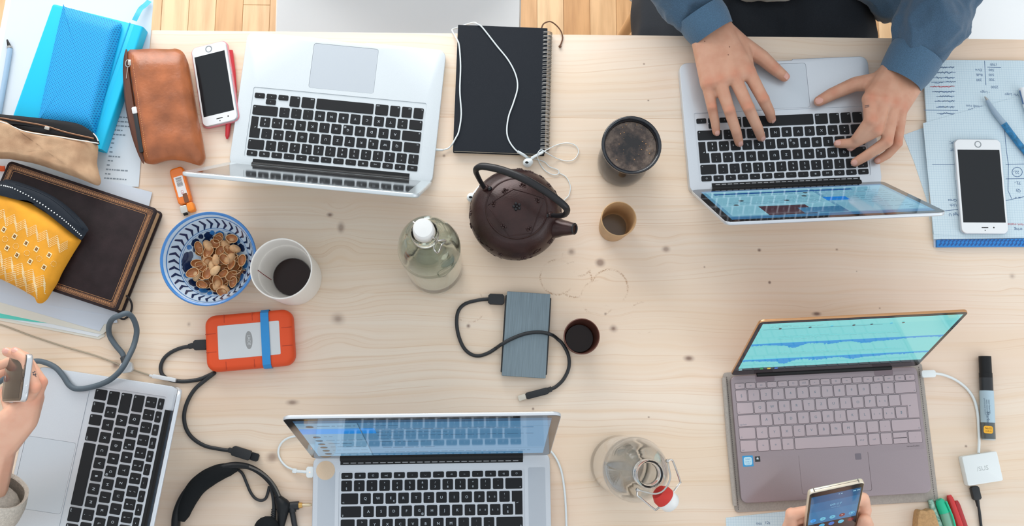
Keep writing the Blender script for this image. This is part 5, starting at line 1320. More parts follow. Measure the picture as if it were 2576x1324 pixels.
def earbud(c_, st_):
    t = part('earbud', hull_g(G(), [(c_, .0078), (c_ + Vector((.003, .001, .002)), .0062)]).tube([c_, c_.lerp(st_, .5), st_], [.0036, .0026, .0020], 10, smooth=2), EP, ep, world=True, angle=60)
    part('grille', G().ball(c_ + Vector((-.001, -.001, .0068)), .0026, 8, sc=(1.3, .8, .5)), DARKSLOT, t, world=True); return t
earbud(at(1327, 410, .0085), at(1342, 395, .0045)); earbud(at(1186, 497, .0085), at(1211, 464, .003))
# ------------------------------------------------------------------ phones lying on the table
PHW = M('phone_white', (232, 236, 238), .18, coat=.3); PHS = M('phone_silver', (206, 210, 214), .3, .6); PHB = M('phone_screen', (26, 30, 34), .12, spec=.35)
def phone(label, mat4, w, l, th, scr, case=None, group='white phones lying on the table'):
    """local y towards the home button end"""
    t = thing('phone', label, 'phone', mat=mat4, group=group)
    part('body', G().slab(rrect(w, l, .009, 6), 0, th, .0022, bevb=.0026, steps=4), PHS, t, angle=50)
    part('front_glass', G().slab(rrect(w - .0022, l - .0022, .0082, 6), th - .0002, th + .0003, .0003, steps=1), PHW, t)
    part('screen', G().slab([(-w / 2 + .0042, -l / 2 + scr[0]), (w / 2 - .0042, -l / 2 + scr[0]), (w / 2 - .0042, l / 2 - scr[1]), (-w / 2 + .0042, l / 2 - scr[1])], th + .0002, th + .00042), PHB, t, False)
    hb = part('home_button', G().lathe([(.0040, 0), (.0050, .00025), (.0057, .0002), (.0058, 0)], 28, c=(0, l / 2 - scr[1] / 2, th + .0003)), M('button_ring', (150, 156, 160), .3, .5), t)
    part('earpiece', G().slab(rrect(.011, .0014, .0006, 3, 0, -l / 2 + scr[0] * .55), th + .0002, th + .0004).slab(circle(.0012, 12, .0145, -l / 2 + scr[0] * .55), th + .0002, th + .0004).slab(circle(.0009, 12, 0, -l / 2 + scr[0] * .3), th + .0002, th + .0004), DARKSLOT, t)
    for s in (-1, 1): part('side_button', G().box(s * (w / 2) - .0006, s * (w / 2) + .0006, .01, .022, th * .35, th * .65), PHS, t)
    if case: part('case', G().slab(rrect(w + .0024, l + .0024, .0098, 6), -.0012, th * .6, .0006, bevb=.001), case, t)
    return t
# plus-size phone on the squared paper
P_ = pxo([(2405.3, 349.8), (2519.5, 350.2), (2533.2, 589), (2415.5, 588)], .0145); c_ = sum(P_, Vector()) / 4; u_ = ((P_[1] - P_[0]) + (P_[2] - P_[3]))
phone('large white phone with black screen resting on the squared paper', frame_px(c_, u_, .0078), .0778, .1581, .0071, (.0185, .0185))
# smaller phone tipped up on the red pen
A_, B_ = at(485, 122, .004), at(573, 103, .013); C_, D_ = at(594, 301, .013), at(511, 324, .004)
xv = ((B_ - A_) + (C_ - D_)).normalized(); yv = ((A_ - D_) + (B_ - C_)).normalized(); zv = xv.cross(yv).normalized(); yv = zv.cross(xv)
c_ = (A_ + B_ + C_ + D_) / 4 - zv * .0045
m4 = Matrix(((xv.x, yv.x, zv.x, c_.x), (xv.y, yv.y, zv.y, c_.y), (xv.z, yv.z, zv.z, c_.z), (0, 0, 0, 1)))
phone('small white phone in a pink case propped on a red pen', m4, .0600, .1370, .0070, (.017, .017), case=M('pink_case', (226, 140, 150), .4))
rp = thing('red_pen', 'red pen lying under the small white phone', 'pen', tuple(at(580, 240, 0)), 0)
part('barrel', G().tube([at(580, 128, .0042), at(590, 230, .0042), at(574, 318, .0042)], .0040, 12, smooth=2), M('red_plastic', (206, 40, 52), .3, coat=.3), rp, world=True)
part('tip', G().tube([at(574, 316, .0042), at(572, 342, .0036), at(571, 350, .003)], [.0042, .0034, .0012], 12, smooth=1), MATS['red_plastic'], rp, world=True)
# ------------------------------------------------------------------ squared paper pad, loose sheets and pens at the right
def squared():
    m = bpy.data.materials.new('squared_paper'); m.use_nodes = True; nt = m.node_tree; L = nt.links; p = nt.nodes['Principled BSDF']
    tc = nt.nodes.new('ShaderNodeTexCoord'); mp = nt.nodes.new('ShaderNodeMapping'); mp.inputs['Scale'].default_value = (1 / .004,) * 3; L.new(tc.outputs['Object'], mp.inputs[0])
    fr = nt.nodes.new('ShaderNodeVectorMath'); fr.operation = 'FRACTION'; L.new(mp.outputs[0], fr.inputs[0]); sx = nt.nodes.new('ShaderNodeSeparateXYZ'); L.new(fr.outputs[0], sx.inputs[0])
    mn = nt.nodes.new('ShaderNodeMath'); mn.operation = 'MINIMUM'; L.new(sx.outputs[0], mn.inputs[0]); L.new(sx.outputs[1], mn.inputs[1])
    r = nt.nodes.new('ShaderNodeValToRGB'); r.color_ramp.elements[0].position = .06; r.color_ramp.elements[0].color = lin((176, 202, 216)) + (1,); r.color_ramp.elements[1].position = .13; r.color_ramp.elements[1].color = lin((206, 224, 232)) + (1,)
    L.new(mn.outputs[0], r.inputs[0]); L.new(r.outputs[0], p.inputs['Base Color']); p.inputs['Roughness'].default_value = .75; MATS['squared_paper'] = m; return m
SQ = squared(); INK = M('blue_ink', (84, 112, 150), .8); INKR = M('red_ink', (196, 110, 120), .8)
pd_ = thing('writing_pad', 'squared writing pad covered in handwriting with a blue patterned binding', 'notepad', tuple(at(2480, 400, 0)), 0)
def plate(px, z0, z1): return G().slab([(p.x, p.y) for p in pxo(px, z1)], z0, z1)
part('backing', plate([(2324, 175), (2700, 175), (2700, 622), (2350, 622)], .0004, .0030), PAPERB, pd_, False, world=True)
part('top_sheet', plate([(2322, 154), (2390, 151), (2564, 152), (2700, 160), (2700, 598), (2349, 602), (2338, 420)], .0031, .0064), SQ, pd_, False, world=True)
part('folded_flap', plate([(2322, 310), (2470, 268), (2700, 205), (2700, 590), (2530, 598), (2349, 590)], .0065, .0070), SQ, pd_, False, world=True)
bdm = M('binding_blue', (30, 128, 206), .4)
part('binding', G().slab([(p.x, p.y) for p in pxo([(2357, 604), (2700, 598), (2700, 620), (2357, 622)], .0075)], .0031, .0078, .0012), bdm, pd_, world=True)
pt = G()
for k in range(26): ribbon(pt, [at(2362 + k * 10, 618, .0081), at(2368 + k * 10, 612, .0081), at(2366 + k * 10, 608, .0081), at(2373 + k * 10, 603, .0081)], .0026, .0079)
part('binding_pattern', pt, M('binding_dark', (28, 84, 150), .5), pd_, False, world=True, kind='stuff')
hw = G(); rb = random.Random(77)
def scribble(x0, x1, y, z=.0073, amp=3, mi=0, strike=False, wt=.0008, slant=0):
    pts = []; x = x0
    while x < x1:
        x += rb.uniform(2, 4.5); pts.append((x, y + rb.uniform(-amp, amp) + slant * (x - x0)))
        if rb.random() < .12 and len(pts) > 2:
            ribbon(hw, [at(a_, b_, z) for a_, b_ in pts], wt, z, mi); pts = []; x += 4
    if len(pts) > 1: ribbon(hw, [at(a_, b_, z) for a_, b_ in pts], wt, z, mi)
    if strike: ribbon(hw, [at(x0 - 4, y, z), at(x1 + 4, y - 1, z)], .0009, z, mi)
for i, y in enumerate((170, 183, 196, 207, 218, 231, 243, 255, 270, 286)): scribble(2350 + rb.uniform(-8, 12), 2398 + rb.uniform(-4, 4), y, .0066, 3, 1 if i == 4 else 0, True)
ribbon(hw, [at(2324, 277, .0066), at(2410, 278, .0066)], .0009, .0066); ribbon(hw, [at(2477, 153, .0066), at(2480, 214, .0066)], .0009, .0066); ribbon(hw, [at(2484, 169, .0066), at(2518, 170, .0066)], .0009, .0066)
PADINV = None
def written(body, x, y, size, z=.0073, mi=0, rot=pi):
    p_ = at(x, y, z); hw.text(body, size, 0, 0, 0, mi, Matrix.Translation(p_) @ Matrix.Rotation(rot + rb.uniform(-.06, .06), 4, 'Z'))
for s_, x, y in (('1700', 2500, 162), ('500', 2494, 176), ('500', 2494, 188), ('700', 2495, 200), ('2500', 2502, 219), ('Ehre', 2462, 176), ('Buffi', 2464, 188), ('200', 2463, 201), ('- Logo', 2478, 232), ('Wr Logo', 2545, 238), ('(cms/nod) rum', 2458, 268), ('gugus', 2446, 277)): written(s_, x, y, .0062, .0066)
for s_, x, y in (('22.-', 2556, 433), ('72.-', 2560, 460), ('Q)', 2562, 480), ('= =', 2560, 497), ('DC', 2395, 359), ('UT', 2396, 376), ('Greu', 2396, 504), ('Uch', 2398, 516), ('Agd U', 2400, 540), ('aring', 2562, 577), ('lc', 2562, 370)): written(s_, x, y, .0068)
written('Hort matter', 2555, 565, .0062, mi=1)
ring_ = [at(2559 + 13 * cos(t_ * .5236), 433 + 12 * sin(t_ * .5236), .0073) for t_ in range(13)]; ribbon(hw, ring_, .0009, .0073)
ribbon(hw, [at(2345, 414, .0073), at(2402, 414, .0073)], .0008, .0073); ribbon(hw, [at(2530, 414, .0073), at(2600, 412, .0073)], .0008, .0073); ribbon(hw, [at(2530, 450, .0073), at(2600, 449, .0073)], .0008, .0073); ribbon(hw, [at(2526, 320, .0073), at(2532, 380, .0073), at(2537, 415, .0073), at(2536, 480, .0073), at(2545, 500, .0073)], .0008, .0073); ribbon(hw, [at(2530, 505, .0073), at(2600, 490, .0073)], .0008, .0073); ribbon(hw, [at(2350, 534, .0073), at(2410, 527, .0073)], .0008, .0073)
part('handwriting', hw, [INK, INKR], pd_, False, world=True, kind='stuff')
sheet('paper_sheet', 'loose squared sheet sticking out between the pad and the typing laptop', [(2272, 340), (2330, 319), (2340, 560), (2330, 500), (2300, 410)], .0001, SQ, th=.0003)
bp = thing('ballpoint_pen', 'blue patterned ballpoint pen with a clear tip on the squared pad', 'pen', tuple(at(2540, 320, .0072)), 0)
part('grip', G().tube([at(2483, 252, .012), at(2504, 285, .012), at(2526, 312, .012)], [.0028, .0042, .0046], 12, smooth=2), M('pen_clear_grey', (150, 172, 190), .2, coat=.4), bp, world=True)
part('tip', G().tube([at(2477, 243, .0115), at(2484, 253, .012)], [.0008, .0028], 10, smooth=1), STEEL, bp, world=True)
part('barrel', G().tube([at(2525, 311, .012), at(2560, 358, .012), at(2620, 430, .012)], .0049, 14, smooth=2), M('pen_blue_pattern', (44, 138, 196), .35, var=(170, .5, (1, 1, 1)), rgb2=(28, 84, 112)), bp, world=True)
wp = thing('white_pen', 'white pen cap lying at the rim of the squared pad', 'pen', tuple(at(2576, 240, .0072)), 0)
part('barrel', G().tube([at(2570, 222, .0125), at(2580, 260, .0125), at(2600, 320, .0125)], .0052, 12, smooth=2), PHW, wp, world=True)
part('clip', G().tube([at(2565, 228, .014), at(2574, 262, .014)], .0012, 8, smooth=1), INK, wp, world=True)
# ------------------------------------------------------------------ adapter, marker, pens at the lower right
WPL = M('adapter_white', (232, 238, 238), .3)
uc = lead('adapter_cable', 'white lead from the rose-grey laptop down to the white adapter', [at(x, y, z) for x, y, z in ((2352, 940, .0085), (2375, 944, .006), (2405, 957, .004), (2432, 978, .003), (2450, 1005, .003), (2459, 1040, .003), (2462, 1080, .003), (2463, 1110, .004), (2462, 1140, .006))], .0022, WPL)
part('plug', boxalong(at(2317, 941.5, .0090), at(2352, 940.5, .0090), .0115, .0068), WPL, uc, world=True)
P_ = pxo([(2420, 1149), (2505, 1136), (2526, 1209), (2434, 1224)], .012); c_ = sum(P_, Vector()) / 4; u_ = ((P_[1] - P_[0]) + (P_[2] - P_[3])).normalized(); w_ = ((P_[1] - P_[0]).length + (P_[2] - P_[3]).length) / 2; d_ = ((P_[3] - P_[0]).length + (P_[2] - P_[1]).length) / 2
ad2 = thing('adapter', 'small square white adapter between the white lead and the black plug', 'adapter', (c_.x, c_.y, 0), math.atan2(u_.y, u_.x) )
part('housing', G().slab(rrect(w_, d_, .003, 4), 0, .0130, .0015, bevb=.001), WPL, ad2)
part('maker_lettering', G().text('/SUS', .0098, 0, 0, .01306, mat=Matrix.Shear('XZ', 4, (0, 0)) if False else None), M('print_grey', (178, 184, 184), .5), ad2, False)
pk = lead('black_power_cord', 'black cord and plug leaving the white adapter downward', [at(x, y, z) for x, y, z in ((2460, 1265, .006), (2464, 1290, .004), (2468, 1324, .003), (2474, 1370, .003), (2480, 1420, .003))], .0022, RUB)
part('plug', boxalong(at(2450, 1224, .0065), at(2458, 1258, .0065), .0125, .008), MATS['plug_black'], pk, world=True)
part('strain_relief', G().tube([at(2457, 1254, .0065), at(2461, 1275, .0055)], [.0036, .0024], 10, smooth=1), MATS['plug_black'], pk, world=True)
mk = thing('marker_pen', 'black felt marker with a printed pale label lying by the white lead', 'marker', tuple(at(2482, 1000, 0)), 0)
def mp_(t): return (2477.5 + (2487.5 - 2477.5) * t, 897 + (1108 - 897) * t)
def mseg(n, t0, t1, r, m, seg=20): return part(n, G().tube([at(*mp_(t0), .0095), at(*mp_(t1), .0095)], r, seg, smooth=1), m, mk, world=True)
mseg('cap', 0, .20, .0092, BLACKPL); mseg('cap_collar', .198, .26, .0098, BLACKPL); mseg('neck', .255, .42, .0100, M('marker_black', (32, 36, 40), .3))
mseg('label_wrap', .41, .79, .01045, M('label_pale', (176, 200, 212), .5)); mseg('tail', .78, .985, .0100, M('marker_grey', (84, 92, 94), .25, coat=.3)); mseg('end_cap', .98, 1.0, .0094, M('clear_end', (190, 196, 196), .2))
tg = G(); T_ = Matrix.Translation(at(*mp_(.60), .02002)) @ Matrix.Rotation(RAD(-91), 4, 'Z')
for k in range(9): tg.text(rb.choice(('permanent marker', 'for all surfaces', 'refillable colour', 'water based ink')), .0034, 0, .0048 - k * .0012 * 1, -.0000 + 0, 0, T_) if k in (1, 4, 7) else None
tg.text('Marker', .007, .018, 0, 0, 0, T_)
part('label_print', tg, M('print_dark', (70, 90, 112), .7), mk, False, world=True)
pos_ = at(*mp_(.875), .0200)
part('orange_label', G().merge(G().slab(rrect(.0145, .0115, .003, 3), -.0004, .0003).text('No.15', .0040, 0, .002, .0004, 1).text('made in', .0030, 0, -.002, .0004, 1), Matrix.Translation(pos_) @ Matrix.Rotation(RAD(-4), 4, 'Z')), [M('label_orange', (240, 176, 40), .5), DARKSLOT], mk, False, world=True)
def capsule_pen(name, label, pts, r, m, cat='pen'):
    t = thing(name, label, cat, (at(pts[0][0], pts[0][1], 0)), 0, 'pens at the near table edge')
    part('barrel', G().tube([at(*p_) for p_ in pts], r, 14, smooth=3), m, t, world=True); return t
GP = M('green_pattern', (46, 130, 110), .4, var=(260, .6, (1, 1, 1)), rgb2=(190, 220, 204))
capsule_pen('patterned_pen', 'slim pen with green and white speckled pattern beside the highlighter', [(2340, 1258, .0055), (2352, 1295, .0055), (2372, 1345, .0055)], [.0038, .0050, .0050], GP)
hl = capsule_pen('highlighter', 'translucent green highlighter with a bright green cap', [(2374, 1284, .008), (2388, 1330, .008), (2400, 1370, .008)], [.0078, .0080, .0080], M('green_clear', (120, 176, 150), .2, coat=.4))
part('cap', G().tube([at(2361, 1258, .008), at(2366, 1266, .008), at(2376, 1290, .008)], [.0050, .0078, .0086], 14, smooth=3), M('bright_green', (34, 196, 150), .35), hl, world=True)
part('clip', G().tube([at(2380, 1262, .016), at(2396, 1300, .016), at(2404, 1330, .016)], .0016, 8, smooth=2), MATS['bright_green'], hl, world=True)
capsule_pen('red_pen', 'longer bright red pen beside the green highlighter', [(2387, 1246, .006), (2392, 1262, .006), (2412, 1320, .006), (2424, 1360, .006)], [.0032, .0056, .0062, .0062], M('red_gloss', (206, 34, 34), .25, coat=.4))
capsule_pen('red_pen', 'shorter dark red pen nearest the black power cord', [(2404, 1260, .005), (2408, 1272, .0055), (2426, 1324, .0055), (2438, 1362, .0055)], [.0026, .0046, .0048, .0048], M('red_dark', (176, 30, 36), .3, coat=.3))
P_ = pxo([(2310, 1292), (2330, 1286), (2351, 1289), (2370, 1380), (2312, 1380)], .016)
solo('cork_block', G().slab([(p_.x, p_.y) for p_ in smooth_outline(P_, 4)], .0002, .018, .002), M('cork', (190, 150, 104), .8, var=(300, .15, (1, 1, 1)), bump=(500, .3, .0008)), 'tan cork block beside the speckled green pen', 'block')
np_ = sheet('paper_sheet', 'squared sheet under the hands holding the phone', [(1826, 1303), (2010, 1283), (2150, 1270), (2160, 1420), (1830, 1430)], .0004, SQ, extra=1)
hw = G()
for s_, x, y in (('oos', 1909, 1317), ('12s', 1931, 1316), ('oas', 1980, 1315)): written(s_, x, y, .006, .0010, rot=0)
part('handwriting', hw, INK, np_, False, world=True)
# ------------------------------------------------------------------ leads of the large laptop
mg1 = lead('charging_cable', 'thin white charging lead with a square plug at the large laptop', [at(x, y, z) for x, y, z in ((765, 1187, .0075), (745, 1184, .006), (722, 1175, .004), (706, 1158, .003), (700, 1138, .003), (706, 1118, .003), (722, 1104, .003), (745, 1098, .003), (790, 1100, .003), (850, 1110, .003))], .0017, EP)
part('plug', boxalong(at(771, 1188.5, .0085), at(790, 1188, .0085), .0165, .007), WPL, mg1, world=True)
part('collar', boxalong(at(736, 1184, .006), at(747, 1186, .0065), .0072, .005), EP, mg1, world=True); part('plug_neck', G().tube([at(747, 1186, .0065), at(771, 1188, .0082)], .0024, 8, smooth=1), EP, mg1, world=True)
part('charge_light', G().ball(at(779, 1189, .0121), .0007, 8), M('led_orange', (240, 150, 110), .4, emit=((255, 150, 90), 2.0)), mg1, world=True)
lead('power_lead', 'thin white lead running down the side of the large laptop', [at(x, y, .003) for x, y in ((1340, 1118), (1376, 1128), (1398, 1152), (1412, 1185), (1419, 1225), (1423, 1270), (1425, 1324), (1426, 1380))], .0017, EP)
# ------------------------------------------------------------------ headset
HB = M('headset_black', (24, 27, 30), .5, spec=.3); HF = M('headset_foam', (27, 30, 32), .9, spec=.2, bump=(900, .4, .0006))
def z7(l, z): return [at(420 + x / 6.779, 1140 + y / 6.779, z) for x, y in l]
hs = thing('headset', 'black wired headset lying between the sideways and the large laptop', 'headset', tuple(at(560, 1260, 0)), 0)
part('headband', G().tube(z7([(150, 1400), (150, 1250), (160, 1100), (200, 930), (290, 740), (430, 560), (620, 400), (850, 285), (1090, 225), (1260, 215), (1420, 245), (1580, 330), (1720, 450), (1820, 580), (1890, 720), (1930, 830)], .010), [.0085, .0085, .0085, .008, .008, .008, .008, .008, .008, .0065, .0055, .0055, .0055, .0055, .0055, .006], 12, smooth=4, flat=(.75, 1.1)), HB, hs, world=True, angle=60)
part('headband_pad', G().tube(z7([(235, 1160), (270, 1050), (320, 900), (400, 740), (520, 570), (700, 430), (900, 330), (1080, 280), (1210, 265)], .011), [.006, .0105, .0125, .0135, .014, .014, .0125, .0095, .004], 14, smooth=4, flat=(1, .8)), HF, hs, world=True, angle=60)
part('band_highlight_strip', G().tube(z7([(1400, 232), (1580, 315), (1740, 440), (1850, 590), (1920, 740)], .0152), .0016, 6, smooth=4), M('headset_grey', (92, 90, 86), .4), hs, world=True)
part('ear_joint', hull_g(hull_g(G(), [(z7([(1900, 780)], .010)[0], .006), (z7([(1985, 900)], .010)[0], .0105), (z7([(1975, 1010)], .010)[0], .0085)]), [(z7([(1975, 1010)], .010)[0], .0085), (z7([(1960, 1120)], .009)[0], .005), (z7([(1940, 1300)], .008)[0], .0045)]), HB, hs, world=True)
part('ear_cushion', G().ball(z7([(1700, 1300)], .014)[0], .019, 18, sc=(1, 1.0, .7)), HF, hs, world=True)
part('cord', G().tube(z7([(1215, 285), (1290, 360), (1360, 520), (1420, 660), (1500, 770), (1600, 812), (1680, 780), (1720, 680), (1745, 570)], .004), .0022, 8, smooth=5), RUB, hs, world=True)
part('cord', G().tube(z7([(1770, 570), (1800, 700), (1820, 850), (1825, 1000), (1815, 1150), (1790, 1300)], .006), [.003, .0026, .0026, .003, .0034, .0034], 8, smooth=5), RUB, hs, world=True)
for k in range(6): part('strain_rib', G().merge(G().lathe([(.0026, -.0012), (.0040, -.0010), (.0040, .0010), (.0026, .0012)], 10), Matrix.Translation(z7([(1823 - k * 4, 970 + k * 38)], .006)[0]) @ Matrix.Rotation(pi / 2, 4, 'X')), RUB, hs, world=True)
jk = lead('jack_lead', 'black angled headphone jack lead with a gold tip beside the large laptop', z7([(2130, 960), (2150, 1080), (2180, 1250), (2210, 1420)], .006), .0042, RUB, smooth=3)
part('jack_body', G().tube(z7([(2090, 905), (2250, 895)], .006), .0062, 12, smooth=1).tube(z7([(2130, 900), (2140, 1010)], .006), .0058, 12, smooth=1), MATS['plug_black'], jk, world=True)
part('jack_collar', G().tube(z7([(2250, 895), (2310, 890)], .006), [.0045, .0036], 12, smooth=1), M('gold', (206, 164, 96), .3, .9), jk, world=True)
part('jack_tip', G().tube(z7([(2310, 890), (2420, 885), (2470, 882)], .006), [.0026, .0026, .0016], 12, smooth=1), M('pale_gold', (206, 190, 160), .3, .9), jk, world=True)
# ------------------------------------------------------------------ people
def skin(name, base, red):
    m = bpy.data.materials.new(name); m.use_nodes = True; nt = m.node_tree; L = nt.links; p = nt.nodes['Principled BSDF']
    tc = nt.nodes.new('ShaderNodeTexCoord')
    n1 = nt.nodes.new('ShaderNodeTexNoise'); n1.inputs['Scale'].default_value = 45; n1.inputs['Detail'].default_value = 6; L.new(tc.outputs['Object'], n1.inputs['Vector'])
    r1 = nt.nodes.new('ShaderNodeValToRGB'); r1.color_ramp.elements[0].position = .35; r1.color_ramp.elements[0].color = lin(red) + (1,); r1.color_ramp.elements[1].position = .62; r1.color_ramp.elements[1].color = lin(base) + (1,)
    L.new(n1.outputs['Fac'], r1.inputs[0])
    at_ = nt.nodes.new('ShaderNodeAttribute'); at_.attribute_name = 'redness'
    mx = nt.nodes.new('ShaderNodeMix'); mx.data_type = 'RGBA'; L.new(at_.outputs['Fac'], mx.inputs[0]); L.new(r1.outputs[0], mx.inputs[6]); mx.inputs[7].default_value = lin(tuple(int(c * k) for c, k in zip(base, (.95, .76, .70)))) + (1,)
    L.new(mx.outputs[2], p.inputs['Base Color']); p.inputs['Roughness'].default_value = .48; p.inputs['Specular IOR Level'].default_value = .35
    p.inputs['Subsurface Weight'].default_value = .18; p.inputs['Subsurface Radius'].default_value = (.0045, .0016, .0009); p.inputs['Subsurface Scale'].default_value = 1.0
    n2 = nt.nodes.new('ShaderNodeTexNoise'); n2.inputs['Scale'].default_value = 700; n2.inputs['Detail'].default_value = 3; L.new(tc.outputs['Object'], n2.inputs['Vector'])
    b = nt.nodes.new('ShaderNodeBump'); b.inputs['Strength'].default_value = .12; b.inputs['Distance'].default_value = .0005; L.new(n2.outputs['Fac'], b.inputs['Height']); L.new(b.outputs[0], p.inputs['Normal'])
    MATS[name] = m; return m
SKIN = skin('skin_warm', (208, 160, 134), (200, 148, 122)); SKIN2 = skin('skin_pale', (230, 182, 156), (224, 170, 144))
NAIL = M('nail', (212, 158, 142), .3, coat=.2)
RED = []      # places where the skin is redder: knuckles
NAILS = []
def hand(g, wr, wu, rw, mcps, fingers, thumb, up, thick=.0125, nails=True):
    """wr/wu: radial and ulnar wrist; mcps: 4 knuckles index..little; fingers: lists of (point, radius) after the knuckle; thumb: list from its base"""
    k = len(mcps)
    for i in range(k - 1):
        hull_g(g, [(wr, rw), (wu, rw), (mcps[i], thick), (mcps[i + 1], thick * .97)])
    for i in range(k):   # tendons
        chain(g, [(wr.lerp(wu, (i + .6) / 4.2) + up * rw * .74, .0050), (mcps[i].lerp(wr.lerp(wu, .5), .35) + up * thick * .62, .0052), (mcps[i] + up * thick * .45, .0075)])
    # fleshy underside of the palm
    low = -up * .006
    hull_g(g, [(wr.lerp(wu, .5) + low, rw * .9), (mcps[0].lerp(wr, .35) + low, .012), (mcps[-1].lerp(wu, .35) + low, .012)])
    for i, f in enumerate(fingers):
        ch = [(mcps[i], thick * (.92 if i < 3 else .82))] + f
        chain(g, ch)
        d0 = (f[0][0] - mcps[i]).normalized()
        hull_g(g, [(mcps[i] + up * .0022, thick * .82), (f[0][0].lerp(mcps[i], .55), f[0][1] * .95)])      # knuckle
        g.ball(f[0][0] + up * .0010, f[0][1] * 1.03, 12)
        RED.append((mcps[i] + up * thick * .9, .010)); RED.append((f[0][0] + up * f[0][1], .009))
        if len(f) > 2: RED.append((f[-1][0], .009)); NAILS.append((f[-2][0], f[-1][0], f[-1][1], up))
    chain(g, thumb)
    hull_g(g, [thumb[0], (wr, rw * .85), (mcps[0], thick * .8)])
    hull_g(g, [(thumb[0][0].lerp(thumb[1][0], .6), .0085), (mcps[0].lerp(wr, .35), .009), (thumb[0][0], thumb[0][1] * .8)])
    if nails: NAILS.append((thumb[-2][0], thumb[-1][0], thumb[-1][1], up)); RED.append((thumb[-1][0], .010)); RED.append((thumb[-2][0] + up * .01, .008))
def nail_geo(g, mi):
    for a_, b_, r, up in NAILS:
        d_ = (b_ - a_).normalized(); n = (up - d_ * up.dot(d_)).normalized(); s = d_.cross(n).normalized()
        v = []; c = b_ + d_ * r * .12
        for i in range(7):
            for j in range(7):
                u_, w_ = -1 + 2 * i / 6, -1 + 2 * j / 6
                k = math.sqrt(max(0, 1 - (abs(u_) ** 2.5) * .75)); x = w_ * r * .60 * k; y = u_ * r * .66
                an = x / r; v.append(c + s * (sin(an) * r * 1.03) + d_ * y + n * (cos(an) * r * 1.0 - .0002 - .30 * r * max(0, u_) ** 2) )
        f = [(i * 7 + j, i * 7 + j + 1, i * 7 + j + 8, i * 7 + j + 7) for i in range(6) for j in range(6)]
        n0 = (v[1] - v[0]).cross(v[7] - v[0])
        if n0.dot(n) < 0: f = [q[::-1] for q in f]
        g.add(v, f, mi)
def head_geo(c, fwd, s=1.0):
    """head with brow, nose, chin, mouth and ears; c centre of the skull, fwd facing direction (unit, plan)"""
    g = G(); side = Vector((-fwd.y, fwd.x, 0)); up = Vector((0, 0, 1))
    P = lambda f, l, u_: c + fwd * f * s + side * l * s + up * u_ * s
    hull_g(g, [(P(-.02, 0, .03), .082 * s), (P(.02, 0, .02), .075 * s)]); hull_g(g, [(P(.03, 0, 0), .066 * s), (P(.05, 0, -.085), .032 * s), (P(.0, .035, -.05), .035 * s), (P(.0, -.035, -.05), .035 * s)])
    hull_g(g, [(P(.088, 0, .0), .010 * s), (P(.108, 0, -.030), .011 * s), (P(.092, 0, -.036), .016 * s)])
    hull_g(g, [(P(.083, .022, -.062), .007 * s), (P(.088, 0, -.060), .009 * s), (P(.083, -.022, -.062), .007 * s)])
    for l in (-1, 1):
        hull_g(g, [(P(-.005, l * .078, .01), .012 * s), (P(-.012, l * .082, -.02), .010 * s)]); hull_g(g, [(P(.083, l * .018, .018), .008 * s), (P(.078, l * .042, .016), .008 * s)])
    hull_g(g, [(P(-.015, 0, -.06), .055 * s), (P(-.04, 0, -.17), .058 * s)])
    return g
def person(name, label, hands_g, core_g, mats, loc):
    """one body mesh from the detailed hands and the coarser rest; origin near the seat"""
    hg = fuse(hands_g, .0019, 5, .5); g = G(); g.merge(hg); nh = len(g.v)
    if core_g is not None: g.merge(fuse(core_g, .008, 4, .5))
    ns = len(g.v); nail_geo(g, 1)
    t = bpy.data.objects.new(name, None)
    g2 = G(); g2.merge(g, Matrix.Translation(-Vector(loc)))
    me = mesh_data(name, g2, mats, True, 60)
    at_ = me.attributes.new('redness', 'FLOAT', 'POINT'); vals = [0.0] * len(g2.v)
    for i in range(nh):
        p_ = g.v[i]; s = 0.0
        for q, r in RED:
            d2 = (p_ - q).length_squared
            if d2 < r * r * 4: s = max(s, math.exp(-d2 / (r * r)))
        vals[i] = min(.5, s * .5)
    at_.data.foreach_set('value', vals)
    bpy.data.objects.remove(t)
    o = bpy.data.objects.new(name, me); COL.objects.link(o); o.location = loc; WM[o.name] = Matrix.Translation(loc); tag(o, label, 'person')
    RED.clear(); NAILS.clear(); return o, bvh_of(hg)
def rough_cloth(g, amp, sc, seed, axis_stretch=(1, 1, 1)):
    """folds: push vertices along their normals by ridged noise"""
    me = bpy.data.meshes.new('c'); me.from_pydata([tuple(v) for v in g.v], [], g.f); me.update()
    nn = [v.normal.copy() for v in me.vertices]; bpy.data.meshes.remove(me)
    for i, v in enumerate(g.v):
        q = Vector((v.x * sc * axis_stretch[0], v.y * sc * axis_stretch[1], v.z * sc * axis_stretch[2] + seed))
        k = (1 - abs(noise.noise(q)) * 2.2) + .5 * noise.noise(q * 2.3)
        g.v[i] = v + nn[i] * amp * (k - .5)
    return g
HOOD = M('hoodie_blue', (66, 94, 118), .95, var=(1100, .32, (1, 1, 1)), bump=(2200, .6, .0007), sheen=.25)
CUFF = M('cuff_blue', (72, 104, 130), .95, var=(1100, .30, (1, 1, 1)), bump=(2200, .6, .0007), sheen=.25)
JEANS = M('dark_jeans', (34, 40, 48), .85, var=(700, .2, (1, 1, 1))); SHIRT = M('grey_white_tee', (206, 208, 204), .85); HAIR = M('brown_hair', (62, 44, 34), .6, bump=(300, .6, .002))
UPZ = Vector((0, 0, 1))
